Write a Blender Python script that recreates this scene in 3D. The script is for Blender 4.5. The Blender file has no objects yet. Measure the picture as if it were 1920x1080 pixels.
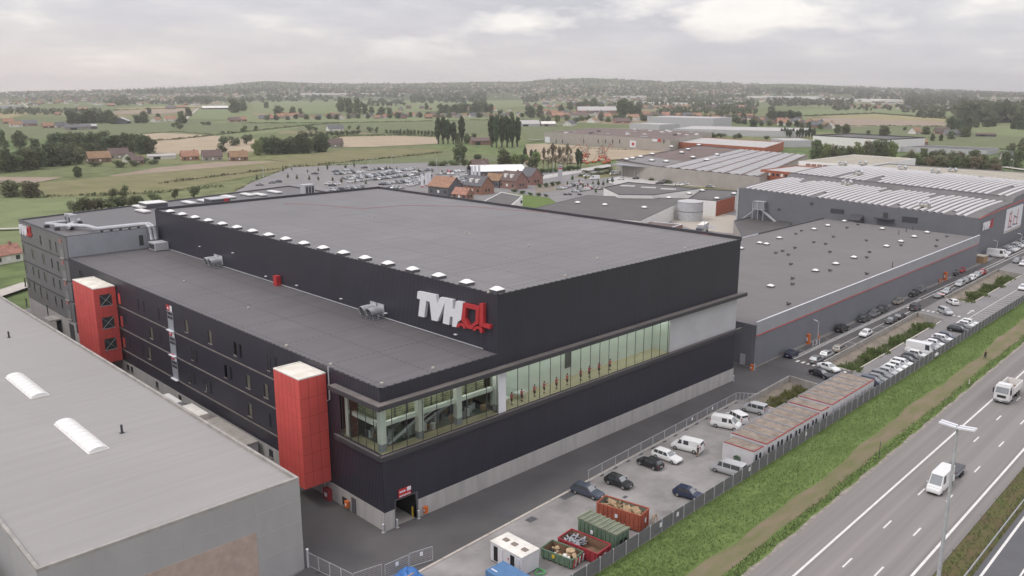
import bpy, bmesh, math, random
from math import sin, cos, pi, radians, atan2, hypot, sqrt
from mathutils import Vector, Matrix
from mathutils.geometry import tessellate_polygon
random.seed(7)
S = bpy.context.scene
COL = S.collection
# ------------------------------------------------------------------ camera
# world: x runs along the black hall's glazed front, y along its flank, camera hovers at (0,0,55)
H = 55.0
F, CX, CY = 1596.0, 960.0, 540.0            # focal length and centre in photo pixels (1920 wide)
PITCH = math.atan((CY-163)/F)
AZ = radians(45.709)
cam_d = bpy.data.cameras.new('camera'); cam = bpy.data.objects.new('camera', cam_d); COL.objects.link(cam)
cam.location = (0, 0, H); cam.rotation_euler = (pi/2-PITCH, 0, AZ-pi/2)
cam_d.sensor_width = 36; cam_d.lens = 36*F/1920; cam_d.clip_start = 1; cam_d.clip_end = 60000
S.camera = cam
# ------------------------------------------------------------------ world, sun, exposure
SUN = Vector((-0.62, 0.30, 0.95)).normalized()
wd = bpy.data.worlds.new('World'); S.world = wd; wd.use_nodes = True
nt = wd.node_tree; N = nt.nodes; L = nt.links; N.clear()
def nd(t, **k):
    n = N.new(t)
    for a, b in k.items(): setattr(n, a, b)
    return n
def mth(op, a, b=None, c=None, clamp=False):
    n = N.new('ShaderNodeMath'); n.operation = op; n.use_clamp = clamp
    for i, v in enumerate((a, b, c)):
        if v is None: continue
        if isinstance(v, (int, float)): n.inputs[i].default_value = v
        else: L.new(v, n.inputs[i])
    return n.outputs[0]
def ramp(fac, stops):
    n = N.new('ShaderNodeValToRGB'); cr = n.color_ramp
    while len(cr.elements) < len(stops): cr.elements.new(0.5)
    for e, (p, c) in zip(cr.elements, stops): e.position = p; e.color = (*c, 1)
    L.new(fac, n.inputs[0]); return n.outputs[0]
def mixc(f, a, b, mode='MIX'):
    n = N.new('ShaderNodeMix'); n.data_type = 'RGBA'; n.blend_type = mode
    for s, v in ((n.inputs[0], f), (n.inputs[6], a), (n.inputs[7], b)):
        if isinstance(v, (int, float)): s.default_value = v
        elif isinstance(v, tuple): s.default_value = (*v, 1)
        else: L.new(v, s)
    return n.outputs[2]
sky = nd('ShaderNodeTexSky'); sky.sky_type = 'NISHITA'; sky.sun_disc = False
sky.sun_elevation = math.asin(SUN.z); sky.sun_rotation = atan2(SUN.x, SUN.y)
tc = nd('ShaderNodeTexCoord'); sp = nd('ShaderNodeSeparateXYZ'); L.new(tc.outputs['Generated'], sp.inputs[0])
X, Y, Z = sp.outputs
zz = mth('ADD', mth('MAXIMUM', Z, 0.0), 0.16)
cb = nd('ShaderNodeCombineXYZ'); L.new(mth('DIVIDE', X, zz), cb.inputs[0]); L.new(mth('DIVIDE', Y, zz), cb.inputs[1]); cb.inputs[2].default_value = 3.7
n1 = nd('ShaderNodeTexNoise'); n1.inputs['Scale'].default_value = 0.62; n1.inputs['Detail'].default_value = 6; n1.inputs['Roughness'].default_value = 0.52; n1.inputs['Distortion'].default_value = 0.5
L.new(cb.outputs[0], n1.inputs['Vector'])
n2 = nd('ShaderNodeTexNoise'); n2.inputs['Scale'].default_value = 1.7; n2.inputs['Detail'].default_value = 8; n2.inputs['Roughness'].default_value = 0.55
L.new(cb.outputs[0], n2.inputs['Vector'])
cl = mth('ADD', mth('MULTIPLY', n1.outputs[0], 0.62), mth('MULTIPLY', n2.outputs[0], 0.38))
cloud = ramp(cl, [(0.0, (3.9, 3.9, 4.3)), (0.42, (4.4, 4.35, 4.75)), (0.49, (5.0, 4.9, 5.2)), (0.55, (5.7, 5.55, 5.65)), (0.61, (7.6, 7.3, 7.0)), (1.0, (9.0, 8.7, 8.3))])
# the deck thins near the horizon and lets warmer light through, and is thickest-lit overhead
hz = mth('POWER', mth('SUBTRACT', 1.0, mth('MINIMUM', mth('MULTIPLY', mth('MAXIMUM', Z, 0.0), 9.0), 1.0)), 2.0)
az = mth('ADD', mth('MULTIPLY', X, -0.70), mth('MULTIPLY', Y, 0.71))        # +1 towards the left of the view
warm = mixc(mth('MULTIPLY_ADD', az, 0.75, 0.35, True), (5.6, 5.5, 5.8), (9.3, 7.9, 7.0))
cloud = mixc(mth('MULTIPLY', hz, 0.85), cloud, warm)
def lobe(px, py, w):                                              # soft window round one direction of the real sky
    d = Vector((sin(AZ), -cos(AZ), 0))*((px-960)/1596)+Vector((cos(AZ)*cos(PITCH), sin(AZ)*cos(PITCH), -sin(PITCH)))+Vector((sin(AZ), -cos(AZ), 0)).cross(Vector((cos(AZ)*cos(PITCH), sin(AZ)*cos(PITCH), -sin(PITCH))))*((540-py)/1596)
    d.normalize(); v = nd('ShaderNodeVectorMath'); v.operation = 'SUBTRACT'; L.new(tc.outputs['Generated'], v.inputs[0]); v.inputs[1].default_value = d
    s_ = nd('ShaderNodeVectorMath'); s_.operation = 'MULTIPLY'; L.new(v.outputs[0], s_.inputs[0]); s_.inputs[1].default_value = (1, 1, 4.5)
    ln = nd('ShaderNodeVectorMath'); ln.operation = 'LENGTH'; L.new(s_.outputs[0], ln.inputs[0])
    return mth('SUBTRACT', 1.0, mth('MINIMUM', mth('DIVIDE', ln.outputs['Value'], w), 1.0))
n3 = nd('ShaderNodeTexNoise'); n3.inputs['Scale'].default_value = 9; n3.inputs['Detail'].default_value = 7; n3.inputs['Roughness'].default_value = .6
ms = nd('ShaderNodeVectorMath'); ms.operation = 'MULTIPLY'; L.new(tc.outputs['Generated'], ms.inputs[0]); ms.inputs[1].default_value = (1, 1, 3.2); L.new(ms.outputs[0], n3.inputs['Vector'])
brk = mth('MAXIMUM', mth('MAXIMUM', lobe(1400, 25, .22), mth('MULTIPLY', lobe(985, 45, .14), .8)), mth('MULTIPLY', lobe(820, 75, .16), .6))
brk = mth('MULTIPLY', mth('SMOOTH_MIN', mth('MULTIPLY', mth('MAXIMUM', mth('SUBTRACT', mth('ADD', mth('MULTIPLY', brk, .55), mth('MULTIPLY', n3.outputs[0], 1.0)), .70), 0.0), 5.0), 1.0, .1), .9, clamp=True)
cloud = mixc(brk, cloud, (8.6, 8.2, 7.7))
cloud = mixc(mth('MULTIPLY', mth('SUBTRACT', n3.outputs[0], .4, clamp=True), .9), cloud, (4.2, 4.15, 4.6))
zen = mth('MULTIPLY_ADD', mth('POWER', mth('MAXIMUM', Z, 0.0), 0.8), 1.25, 0.93)
vm = nd('ShaderNodeVectorMath'); vm.operation = 'SCALE'; L.new(cloud, vm.inputs[0]); L.new(zen, vm.inputs['Scale'])
out_sky = mixc(0.93, sky.outputs[0], vm.outputs[0])
bg = nd('ShaderNodeBackground'); bg.inputs[1].default_value = 0.1
L.new(out_sky, bg.inputs[0]); wo = nd('ShaderNodeOutputWorld'); L.new(bg.outputs[0], wo.inputs[0])
sd = bpy.data.lights.new('sun', 'SUN'); sd.energy = 0.9; sd.angle = radians(14); sd.color = (1, 0.95, 0.88)
so = bpy.data.objects.new('sun', sd); COL.objects.link(so); so.rotation_euler = SUN.to_track_quat('Z', 'Y').to_euler(); so.location = (0, 0, 200)
vs = S.view_settings; vs.view_transform = 'Standard'; vs.look = 'None'; vs.exposure = 0.34; vs.gamma = 1; vs.use_curve_mapping = False
cy = S.cycles; cy.max_bounces = 6; cy.diffuse_bounces = 3; cy.glossy_bounces = 3; cy.transparent_max_bounces = 12; cy.volume_bounces = 0
try: cy.use_denoising = True
except Exception: pass
# ------------------------------------------------------------------ surveying: where the photo's rays meet the real planes
_fw = Vector((cos(AZ)*cos(PITCH), sin(AZ)*cos(PITCH), -sin(PITCH))); _rt = Vector((sin(AZ), -cos(AZ), 0)); _up = _rt.cross(_fw)
def ray(px, py): return _rt*((px-CX)/F) + _up*((CY-py)/F) + _fw
def G(px, py, z=0.0):
    d = ray(px, py); t = (z-H)/d.z; return (d.x*t, d.y*t)
def XF(px, py, x):
    d = ray(px, py); t = x/d.x; return (d.y*t, H+d.z*t)
def YF(px, py, y):
    d = ray(px, py); t = y/d.y; return (d.x*t, H+d.z*t)
def mpp(x, y, z=0): return (Vector((x, y, z-H)).dot(_fw))/F       # metres per photo pixel there
GZ = -1.6                                                        # level of the fields; the paved site is a slab up to 0
def GF(px, py): return G(px, py, GZ)
# ------------------------------------------------------------------ mesh building
class MB:
    def __init__(s): s.v = []; s.f = []; s.m = []
    def add(s, vs, fs, m=0):
        o = len(s.v); s.v += [tuple(v) for v in vs]
        for f in fs: s.f.append([o+i for i in f]); s.m.append(m)
        return s
    def quad(s, a, b, c, d, m=0): return s.add((a, b, c, d), [(0, 1, 2, 3)], m)
    def box(s, x0, x1, y0, y1, z0, z1, m=0, skip=''):
        v = [(x0,y0,z0),(x1,y0,z0),(x1,y1,z0),(x0,y1,z0),(x0,y0,z1),(x1,y0,z1),(x1,y1,z1),(x0,y1,z1)]
        f = {'b':(3,2,1,0),'t':(4,5,6,7),'s':(0,1,5,4),'e':(1,2,6,5),'n':(2,3,7,6),'w':(3,0,4,7)}
        return s.add(v, [q for k, q in f.items() if k not in skip], m)
    def beam(s, p, q, w, h, m=0, up=(0,0,1)):
        p, q = Vector(p), Vector(q); d = (q-p).normalized(); u = Vector(up)
        if abs(d.dot(u)) > .98: u = Vector((1,0,0))
        r = d.cross(u).normalized(); u = r.cross(d)
        c = [(-w/2,-h/2),(w/2,-h/2),(w/2,h/2),(-w/2,h/2)]
        v = [e+r*a+u*b for e in (p, q) for a, b in c]
        return s.add(v, [(3,2,1,0),(4,5,6,7),(0,1,5,4),(1,2,6,5),(2,3,7,6),(3,0,4,7)], m)
    def tube(s, pts, rads, n=8, m=0, caps=True):
        o = len(s.v); P = [Vector(p) for p in pts]
        for i, p in enumerate(P):
            d = (P[min(i+1, len(P)-1)]-P[max(i-1, 0)]).normalized()
            u = Vector((0,0,1)) if abs(d.z) < .9 else Vector((1,0,0))
            r = d.cross(u).normalized(); u = r.cross(d)
            R = rads[i] if isinstance(rads, (list, tuple)) else rads
            s.v += [tuple(p+r*(R*cos(2*pi*k/n))+u*(R*sin(2*pi*k/n))) for k in range(n)]
        for i in range(len(P)-1):
            for k in range(n):
                a, b = o+i*n+k, o+i*n+(k+1) % n; s.f.append([a, b, b+n, a+n]); s.m.append(m)
        if caps:
            s.f.append([o+k for k in range(n)][::-1]); s.m.append(m)
            s.f.append([o+(len(P)-1)*n+k for k in range(n)]); s.m.append(m)
        return s
    def prism(s, poly, z0, z1, m=0, mt=None, holes=(), top=True, bottom=False, sides=True):
        loops = [list(poly)]+[list(h) for h in holes]
        if top or bottom:
            tri = tessellate_polygon([[Vector((x, y, 0)) for x, y in l] for l in loops]); fl = [p for l in loops for p in l]
            for z, on in ((z1, top), (z0, bottom)):
                if not on: continue
                vs = [(x, y, z) for x, y in fl]; fs = []
                for t in tri:
                    a, b, c = (fl[i] for i in t); ar = (b[0]-a[0])*(c[1]-a[1])-(b[1]-a[1])*(c[0]-a[0])
                    fs.append(t if (ar > 0) == (z == z1) else t[::-1])
                s.add(vs, fs, m if mt is None else mt)
        if sides:
            for l in loops:
                n = len(l)
                for i in range(n):
                    a, b = l[i], l[(i+1) % n]; s.quad((*a, z0), (*b, z0), (*b, z1), (*a, z1), m)
        return s
    def xprism(s, yz, x0, x1, m=0, holes=()):                    # outline in the y-z plane, thickness along x
        t = MB(); t.prism(yz, x0, x1, m, holes=holes, bottom=True)
        return s.add([(v[2], v[0], v[1]) for v in t.v], t.f, m)
    def yprism(s, xz, y0, y1, m=0, holes=()):
        t = MB(); t.prism(xz, y0, y1, m, holes=holes, bottom=True)
        return s.add([(v[0], v[2], v[1]) for v in t.v], t.f, m)
    def merge(s, o, M=None, m=None):
        k = len(s.v); s.v += [tuple(M @ Vector(v)) if M else v for v in o.v]
        s.f += [[k+i for i in f] for f in o.f]; s.m += [(a if m is None else m) for a in o.m]; return s
    def build(s, name, mats, parent=None, smooth=False, loc=None, fix=True):
        me = bpy.data.meshes.new(name)
        off = Vector((0,0,0))
        if parent:
            r = parent
            while r.parent: r = r.parent
            off = Vector(r.location)
        elif loc: off = Vector(loc)
        me.from_pydata([(v[0]-off.x, v[1]-off.y, v[2]-off.z) for v in s.v], [], s.f)
        if not isinstance(mats, (list, tuple)): mats = [mats]
        for a in mats: me.materials.append(a)
        if len(mats) > 1: me.polygons.foreach_set('material_index', s.m)
        if fix and len(s.f) < 20000:
            b = bmesh.new(); b.from_mesh(me); bmesh.ops.recalc_face_normals(b, faces=b.faces); b.to_mesh(me); b.free()
        if smooth: me.polygons.foreach_set('use_smooth', [True]*len(me.polygons))
        o = bpy.data.objects.new(name, me); COL.objects.link(o)
        if parent: o.parent = parent
        elif loc: o.location = loc
        return o
def tag(o, label=None, cat=None, group=None, kind=None):
    for k, v in (('label', label), ('category', cat), ('group', group), ('kind', kind)):
        if v: o[k] = v
    return o
def thing(name, label, cat, loc=(0,0,0), rz=0, group=None):
    o = bpy.data.objects.new(name, None); COL.objects.link(o); o.empty_display_size = .5
    o.location = loc if len(loc) == 3 else (*loc, 0); o.rotation_euler = (0, 0, rz); return tag(o, label, cat, group)
KIDS = {}
def copy_tree(o, parent=None):
    c = o.copy(); COL.objects.link(c); c.parent = parent
    for ch in o.children: copy_tree(ch, c)
    return c
def base_name(n): return n.split('.')[0]
ORD = ['first','second','third','fourth','fifth','sixth','seventh','eighth','ninth','tenth','eleventh','twelfth']
def nth(i):
    i += 1
    if i <= 12: return ORD[i-1]
    return '%d%s' % (i, 'th' if 10 < i % 100 < 14 else {1:'st',2:'nd',3:'rd'}.get(i % 10, 'th'))
# ------------------------------------------------------------------ materials
MC = {}
def mat(name, col, rough=.7, var=.12, scale=1.0, metal=0., spec=.4, col2=None, bump=0., stretch=None, rot=0, rnd=0., rib=None, detail=5, world_pos=True):
    """noise-mottled surface; rib=(period, depth) presses vertical or lengthwise ribs into it"""
    if name in MC: return MC[name]
    m = bpy.data.materials.new(name); m.use_nodes = True; MC[name] = m
    global N, L
    N, L = m.node_tree.nodes, m.node_tree.links
    b = N['Principled BSDF']; b.inputs['Roughness'].default_value = rough; b.inputs['Metallic'].default_value = metal; b.inputs['Specular IOR Level'].default_value = spec
    if world_pos: pos = N.new('ShaderNodeNewGeometry').outputs['Position']
    else: pos = N.new('ShaderNodeTexCoord').outputs['Object']
    if rot:
        mr = N.new('ShaderNodeMapping'); mr.inputs['Rotation'].default_value = (0, 0, rot); L.new(pos, mr.inputs[0]); pos = mr.outputs[0]
    if stretch:
        mp = N.new('ShaderNodeMapping'); mp.inputs['Scale'].default_value = stretch; L.new(pos, mp.inputs[0]); p2 = mp.outputs[0]
    else: p2 = pos
    no = N.new('ShaderNodeTexNoise'); no.inputs['Scale'].default_value = scale; no.inputs['Detail'].default_value = detail; no.inputs['Roughness'].default_value = .6; L.new(p2, no.inputs['Vector'])
    c2 = col2 or tuple(c*(1-var) for c in col); c1 = col if col2 else tuple(c*(1+var) for c in col)
    c = ramp(no.outputs[0], [(.32, c2), (.68, c1)])
    if rnd:
        oi = N.new('ShaderNodeObjectInfo'); hs = N.new('ShaderNodeHueSaturation'); L.new(c, hs.inputs['Color'])
        L.new(mth('MULTIPLY_ADD', oi.outputs['Random'], rnd, 1-rnd/2), hs.inputs['Value'])
        L.new(mth('MULTIPLY_ADD', oi.outputs['Random'], -.05*rnd/.4, .5+.025*rnd/.4), hs.inputs['Hue']); c = hs.outputs[0]
    if rib or bump:
        h = no.outputs[0]
        bp = N.new('ShaderNodeBump'); bp.inputs['Strength'].default_value = 1
        if rib:
            s3 = N.new('ShaderNodeSeparateXYZ'); L.new(pos, s3.inputs[0])
            ax = mth('ADD', s3.outputs[0], s3.outputs[1]) if len(rib) < 3 else s3.outputs[rib[2]]
            h = mth('SINE', mth('MULTIPLY', ax, 2*pi/rib[0])); bp.inputs['Distance'].default_value = rib[1]
        else: bp.inputs['Distance'].default_value = bump
        L.new(h, bp.inputs['Height']); L.new(bp.outputs[0], b.inputs['Normal'])
    L.new(c, b.inputs['Base Color']); return m
def roof_mat(name, col, seam=(7.4, 12.4), dot=.95, off=(0,0), streak=(.05, .6), var=.07, seamcol=.5, lite=1.35):
    """bitumen membrane: faint sheet streaks and lines of dark fixing dots along the sheet seams"""
    m = bpy.data.materials.new(name); m.use_nodes = True; MC[name] = m
    global N, L
    N, L = m.node_tree.nodes, m.node_tree.links
    b = N['Principled BSDF']; b.inputs['Roughness'].default_value = .55; b.inputs['Specular IOR Level'].default_value = .35
    pos = N.new('ShaderNodeNewGeometry').outputs['Position']
    mp = N.new('ShaderNodeMapping'); mp.inputs['Scale'].default_value = (streak[0], streak[1], 1); L.new(pos, mp.inputs[0])
    no = N.new('ShaderNodeTexNoise'); no.inputs['Scale'].default_value = 2.; no.inputs['Detail'].default_value = 4; L.new(mp.outputs[0], no.inputs['Vector'])
    nb = N.new('ShaderNodeTexNoise'); nb.inputs['Scale'].default_value = .06; nb.inputs['Detail'].default_value = 6; L.new(pos, nb.inputs['Vector'])
    f = mth('ADD', mth('MULTIPLY', no.outputs[0], .55), mth('MULTIPLY', nb.outputs[0], .45))
    c = ramp(f, [(.3, tuple(x*(1-var*1.6) for x in col)), (.5, col), (.72, tuple(x*(1+var*2.2) for x in col))])
    s3 = N.new('ShaderNodeSeparateXYZ'); L.new(pos, s3.inputs[0])
    if seam:
        tot = None
        for i, (a, o) in enumerate(((0, 1), (1, 0))):
            u = mth('SUBTRACT', s3.outputs[a], off[i]); w = s3.outputs[o]
            ln = mth('LESS_THAN', mth('ABSOLUTE', mth('SUBTRACT', mth('FRACT', mth('DIVIDE', u, seam[i])), .5)), .19/seam[i])
            dt = mth('LESS_THAN', mth('FRACT', mth('DIVIDE', w, dot)), .48)
            q = mth('MULTIPLY', ln, dt); tot = q if tot is None else mth('MAXIMUM', tot, q)
        c = mixc(mth('MULTIPLY', tot, .75), c, tuple(x*seamcol for x in col))
    L.new(c, b.inputs['Base Color']); return m
def leaf_mat(name, col, rnd=.45, lo=.6, hi=1.6):
    m = bpy.data.materials.new(name); m.use_nodes = True; MC[name] = m
    global N, L
    N, L = m.node_tree.nodes, m.node_tree.links
    b = N['Principled BSDF']; b.inputs['Roughness'].default_value = .75; b.inputs['Specular IOR Level'].default_value = .12
    pos = N.new('ShaderNodeTexCoord').outputs['Object']
    no = N.new('ShaderNodeTexNoise'); no.inputs['Scale'].default_value = 6.; no.inputs['Detail'].default_value = 3; L.new(pos, no.inputs['Vector'])
    gi = N.new('ShaderNodeNewGeometry')
    f = mth('ADD', mth('MULTIPLY', no.outputs[0], .6), mth('MULTIPLY', gi.outputs['Random Per Island'], .4))
    c = ramp(f, [(.25, tuple(x*lo for x in col)), (.5, col), (.8, (col[0]*hi*1.05, col[1]*hi, col[2]*hi))])
    oi = N.new('ShaderNodeObjectInfo'); hs = N.new('ShaderNodeHueSaturation'); L.new(c, hs.inputs['Color'])
    L.new(mth('MULTIPLY_ADD', oi.outputs['Random'], rnd, 1-rnd/2), hs.inputs['Value'])
    L.new(mth('MULTIPLY_ADD', oi.outputs['Random'], .05, .475), hs.inputs['Hue'])
    L.new(hs.outputs[0], b.inputs['Base Color']); tl = N.new('ShaderNodeBsdfTranslucent'); L.new(hs.outputs[0], tl.inputs[0]); mx = N.new('ShaderNodeMixShader'); mx.inputs[0].default_value = .42; L.new(b.outputs[0], mx.inputs[1]); L.new(tl.outputs[0], mx.inputs[2]); L.new(mx.outputs[0], N['Material Output'].inputs[0]); return m
def emit_mat(name, col, st):
    m = bpy.data.materials.new(name); m.use_nodes = True; b = m.node_tree.nodes['Principled BSDF']
    b.inputs['Base Color'].default_value = (*col, 1); b.inputs['Emission Color'].default_value = (*col, 1); b.inputs['Emission Strength'].default_value = st; MC[name] = m; return m
def glass_mat(name, tint, gloss=.1, rough=.02):
    m = bpy.data.materials.new(name); m.use_nodes = True; MC[name] = m
    global N, L
    N, L = m.node_tree.nodes, m.node_tree.links
    N.clear(); o = N.new('ShaderNodeOutputMaterial'); mx = N.new('ShaderNodeMixShader'); t = N.new('ShaderNodeBsdfTransparent'); g = N.new('ShaderNodeBsdfGlossy')
    t.inputs[0].default_value = (*tint, 1); g.inputs['Roughness'].default_value = rough
    fr = N.new('ShaderNodeFresnel'); fr.inputs[0].default_value = 1.45
    L.new(mth('MULTIPLY_ADD', fr.outputs[0], .6, gloss, True), mx.inputs[0]); L.new(t.outputs[0], mx.inputs[1]); L.new(g.outputs[0], mx.inputs[2]); L.new(mx.outputs[0], o.inputs[0]); return m
def paint(name, col, rough=.35): return mat(name, col, rough, .05, 2., spec=.5, world_pos=False)
M = dict(
 black=mat('black ribbed cladding', (.029,.028,.041), .42, .10, .3, rib=(.33,.012), spec=.5, stretch=(1,1,.2)),
 blacktrim=mat('black trim', (.05,.048,.055), .5, .1), ledge=mat('weathered ledge', (.21,.185,.175), .8, .15, .6, col2=(.15,.135,.13)),
 concrete=mat('board marked concrete', (.40,.385,.375), .85, .13, .9, stretch=(1,1,.12)), dirtyconc=mat('weathered concrete', (.34,.32,.30), .9, .2, .7),
 greyclad=mat('mid grey cladding', (.165,.165,.165), .6, .06, .4, rib=(.4,.02)), palepanel=mat('pale panel', (.46,.46,.48), .6, .06, .3, rib=(.5,.01)),
 silverclad=mat('silver grey cladding', (.30,.31,.345), .5, .05, .4, rib=(.5,.02)), midgrey=mat('grey sandwich panel', (.185,.19,.215), .55, .05, .3, rib=(.33,.02)),
 red=mat('red panel', (.60,.092,.08), .5, .08, .4, spec=.4), signred=mat('sign red', (.46,.035,.04), .45, .05), white=mat('white paint', (.78,.77,.75), .5, .05, .5),
 dirtywhite=mat('weathered white roof', (.74,.71,.66), .8, .12, .6), signwhite=mat('sign white', (.72,.72,.76), .5, .03),
 steel=mat('galvanised steel', (.50,.51,.53), .45, .14, 1.5, metal=.25), darksteel=mat('dark steel', (.06,.06,.065), .5, .15, 2.),
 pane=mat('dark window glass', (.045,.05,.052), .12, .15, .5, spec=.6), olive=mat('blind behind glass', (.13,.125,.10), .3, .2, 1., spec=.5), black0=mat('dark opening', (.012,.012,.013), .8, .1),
 brick=mat('red brick', (.29,.155,.11), .85, .2, 1.5), orangebrick=mat('orange brick', (.36,.11,.06), .8, .12, 1.), tile_o=mat('orange roof tile', (.315,.18,.12), .85, .3, .8, rnd=.3), tile_b=mat('brown roof tile', (.13,.095,.085), .85, .2, .8, rnd=.3),
 tile_g=mat('slate grey roof', (.105,.105,.115), .7, .15, .8, rnd=.3), plaster=mat('white render', (.66,.64,.60), .85, .08, .6, rnd=.15), housebrick=mat('house brick', (.25,.155,.12), .85, .2, .9, rnd=.35), greybrick=mat('grey brick', (.30,.27,.24), .85, .15, .9, rnd=.3),
 wood=mat('raw timber', (.46,.33,.20), .8, .25, 2.), osb=mat('chipboard', (.34,.22,.12), .8, .2, 3.), orange=mat('orange plastic', (.62,.15,.03), .5, .1), yellow=mat('yellow paint', (.6,.42,.04), .5, .08),
 rubber=mat('rubber', (.022,.022,.023), .8, .15, 3.), rim=mat('alloy rim', (.33,.33,.34), .35, .1, 3., metal=.5), lampglass=mat('headlamp', (.6,.62,.64), .15, .05, spec=.8), tail=mat('tail lamp', (.35,.02,.02), .25, .05, spec=.6),
 carglass=mat('car glass', (.10,.11,.12), .12, .15, .5, metal=.5, spec=.9), screen=mat('windscreen glass', (.27,.285,.295), .12, .12, .5, metal=.55, spec=.9), plate=mat('number plate', (.7,.68,.66), .5, .03), kerb=mat('kerb stone', (.47,.43,.39), .9, .15, .8),
 asphalt=mat('dark asphalt', (.098,.094,.096), .85, .16, .12, detail=9, bump=.01), yard=mat('worn yard surface', (.27,.255,.25), .9, .30, .16, detail=9), hwy=mat('motorway asphalt', (.218,.202,.194), .85, .23, .45, detail=6, stretch=(.010,1,1), rot=-.037),
 lot=mat('car park asphalt', (.215,.205,.205), .9, .12, .12, detail=8), marking=mat('road paint', (.70,.68,.66), .7, .1, .8), soil=mat('bare soil', (.215,.185,.15), .95, .25, .5, detail=8),
 bark=mat('bark', (.10,.075,.055), .9, .25, 4., world_pos=False), skin=mat('skin', (.50,.30,.22), .6, .06, 6, world_pos=False), hair=mat('hair', (.05,.035,.025), .7, .2, 9, world_pos=False), cloth_b=mat('dark cloth', (.02,.02,.024), .9, .2, 9, world_pos=False), cloth_r=mat('red cloth', (.55,.09,.10), .85, .1, 9, world_pos=False), cloth_s=mat('grey cloth', (.12,.12,.13), .85, .1, 9, world_pos=False),
 tarp=mat('blue tarpaulin', (.05,.17,.45), .45, .25, 2.5, bump=.05), bluebox=mat('blue container', (.09,.19,.36), .55, .1, 1.), green=mat('green container paint', (.115,.175,.12), .65, .2, 1.2), greenroof=mat('mossy lid', (.18,.19,.15), .85, .2, 1.), rust=mat('rusty inside', (.20,.12,.075), .9, .3, 1.), contorange=mat('rust red container', (.34,.088,.052), .65, .15, 1.), contred=mat('dark red container', (.29,.03,.04), .6, .15, 1.),
 cabinroof=mat('stained cabin roof', (.26,.215,.18), .9, .3, .8, detail=8), cabin=mat('cabin white', (.60,.59,.61), .6, .06, .6, rib=(.3,.01)), fence=mat('fence slat', (.14,.14,.148), .7, .1, 1.), fencepost=mat('fence post', (.46,.46,.48), .5, .1), fine=mat('pale rubble', (.42,.38,.33), .9, .3, 4.),
 roofbrown=mat('brown gravel roof', (.155,.115,.105), .9, .15, .1), rooflight=mat('pale sheet roof', (.44,.42,.41), .8, .12, .3), corr=mat('pale corrugated roof', (.36,.35,.355), .6, .1, .1, rib=(4.6,.35,1)), beige=mat('sandy roof', (.36,.33,.27), .85, .15, .15), sandconc=mat('sandy concrete panel', (.37,.34,.31), .85, .08, .25),
 roofband=mat('dark sheet roof', (.15,.14,.14), .8, .15, .3), skystrip=mat('roof light strip', (.56,.545,.55), .5, .06, .4), hallgrey=mat('blue grey cladding', (.165,.17,.19), .6, .05, .3, rib=(.33,.02)), parapet=mat('aluminium parapet', (.33,.335,.355), .55, .05, .3, rib=(.5,.02)), darkgrey=mat('dark grey paint', (.09,.09,.10), .6, .08),
)
M['roof_tall'] = roof_mat('membrane roof', (.168,.161,.165), off=(3.2, 3.0), var=.10)
M['roof_low'] = roof_mat('lower membrane roof', (.128,.121,.125), off=(2.6, 0.9), var=.10)
M['roof_wing'] = roof_mat('wing membrane roof', (.128,.122,.126), seam=None)
M['roof_left'] = roof_mat('grey sheet roof', (.31,.293,.285), seam=None, streak=(.03, .9), var=.05)
M['roof_hall'] = roof_mat('hall membrane roof', (.145,.133,.131), seam=None, streak=(.4,.05))
M['roof_mid'] = roof_mat('old membrane roof', (.088,.081,.078), seam=None, streak=(.3,.04), var=.16)
M['glass'] = glass_mat('green glass', (.80,.87,.82), .05)
M['bright_dome'] = mat('roof dome plastic', (.80,.79,.77), .2, .04, spec=.6)
# ================================================================== LARGE STRUCTURE
def ccw(p):
    a = sum(p[i][0]*p[(i+1) % len(p)][1]-p[(i+1) % len(p)][0]*p[i][1] for i in range(len(p)))
    return list(p) if a > 0 else list(p)[::-1]
def inset(p, d):
    p = ccw(p); n = len(p); out = []
    for i in range(n):
        a, b, c = Vector(p[i-1]), Vector(p[i]), Vector(p[(i+1) % n])
        u, w = (b-a).normalized(), (c-b).normalized(); n1, n2 = Vector((-u.y, u.x)), Vector((-w.y, w.x))
        k = n1+n2; q = b+k*(d/max(.2, 1+n1.dot(n2))); out.append((q.x, q.y))
    return out
def lineq(y0, k): return lambda x: y0+k*x
FEN, KRB = lineq(54.7, .0275), lineq(68.4, .0535)
def hw(c): return lineq(c, .037)
SHO = lineq(40.9, .044)
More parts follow.
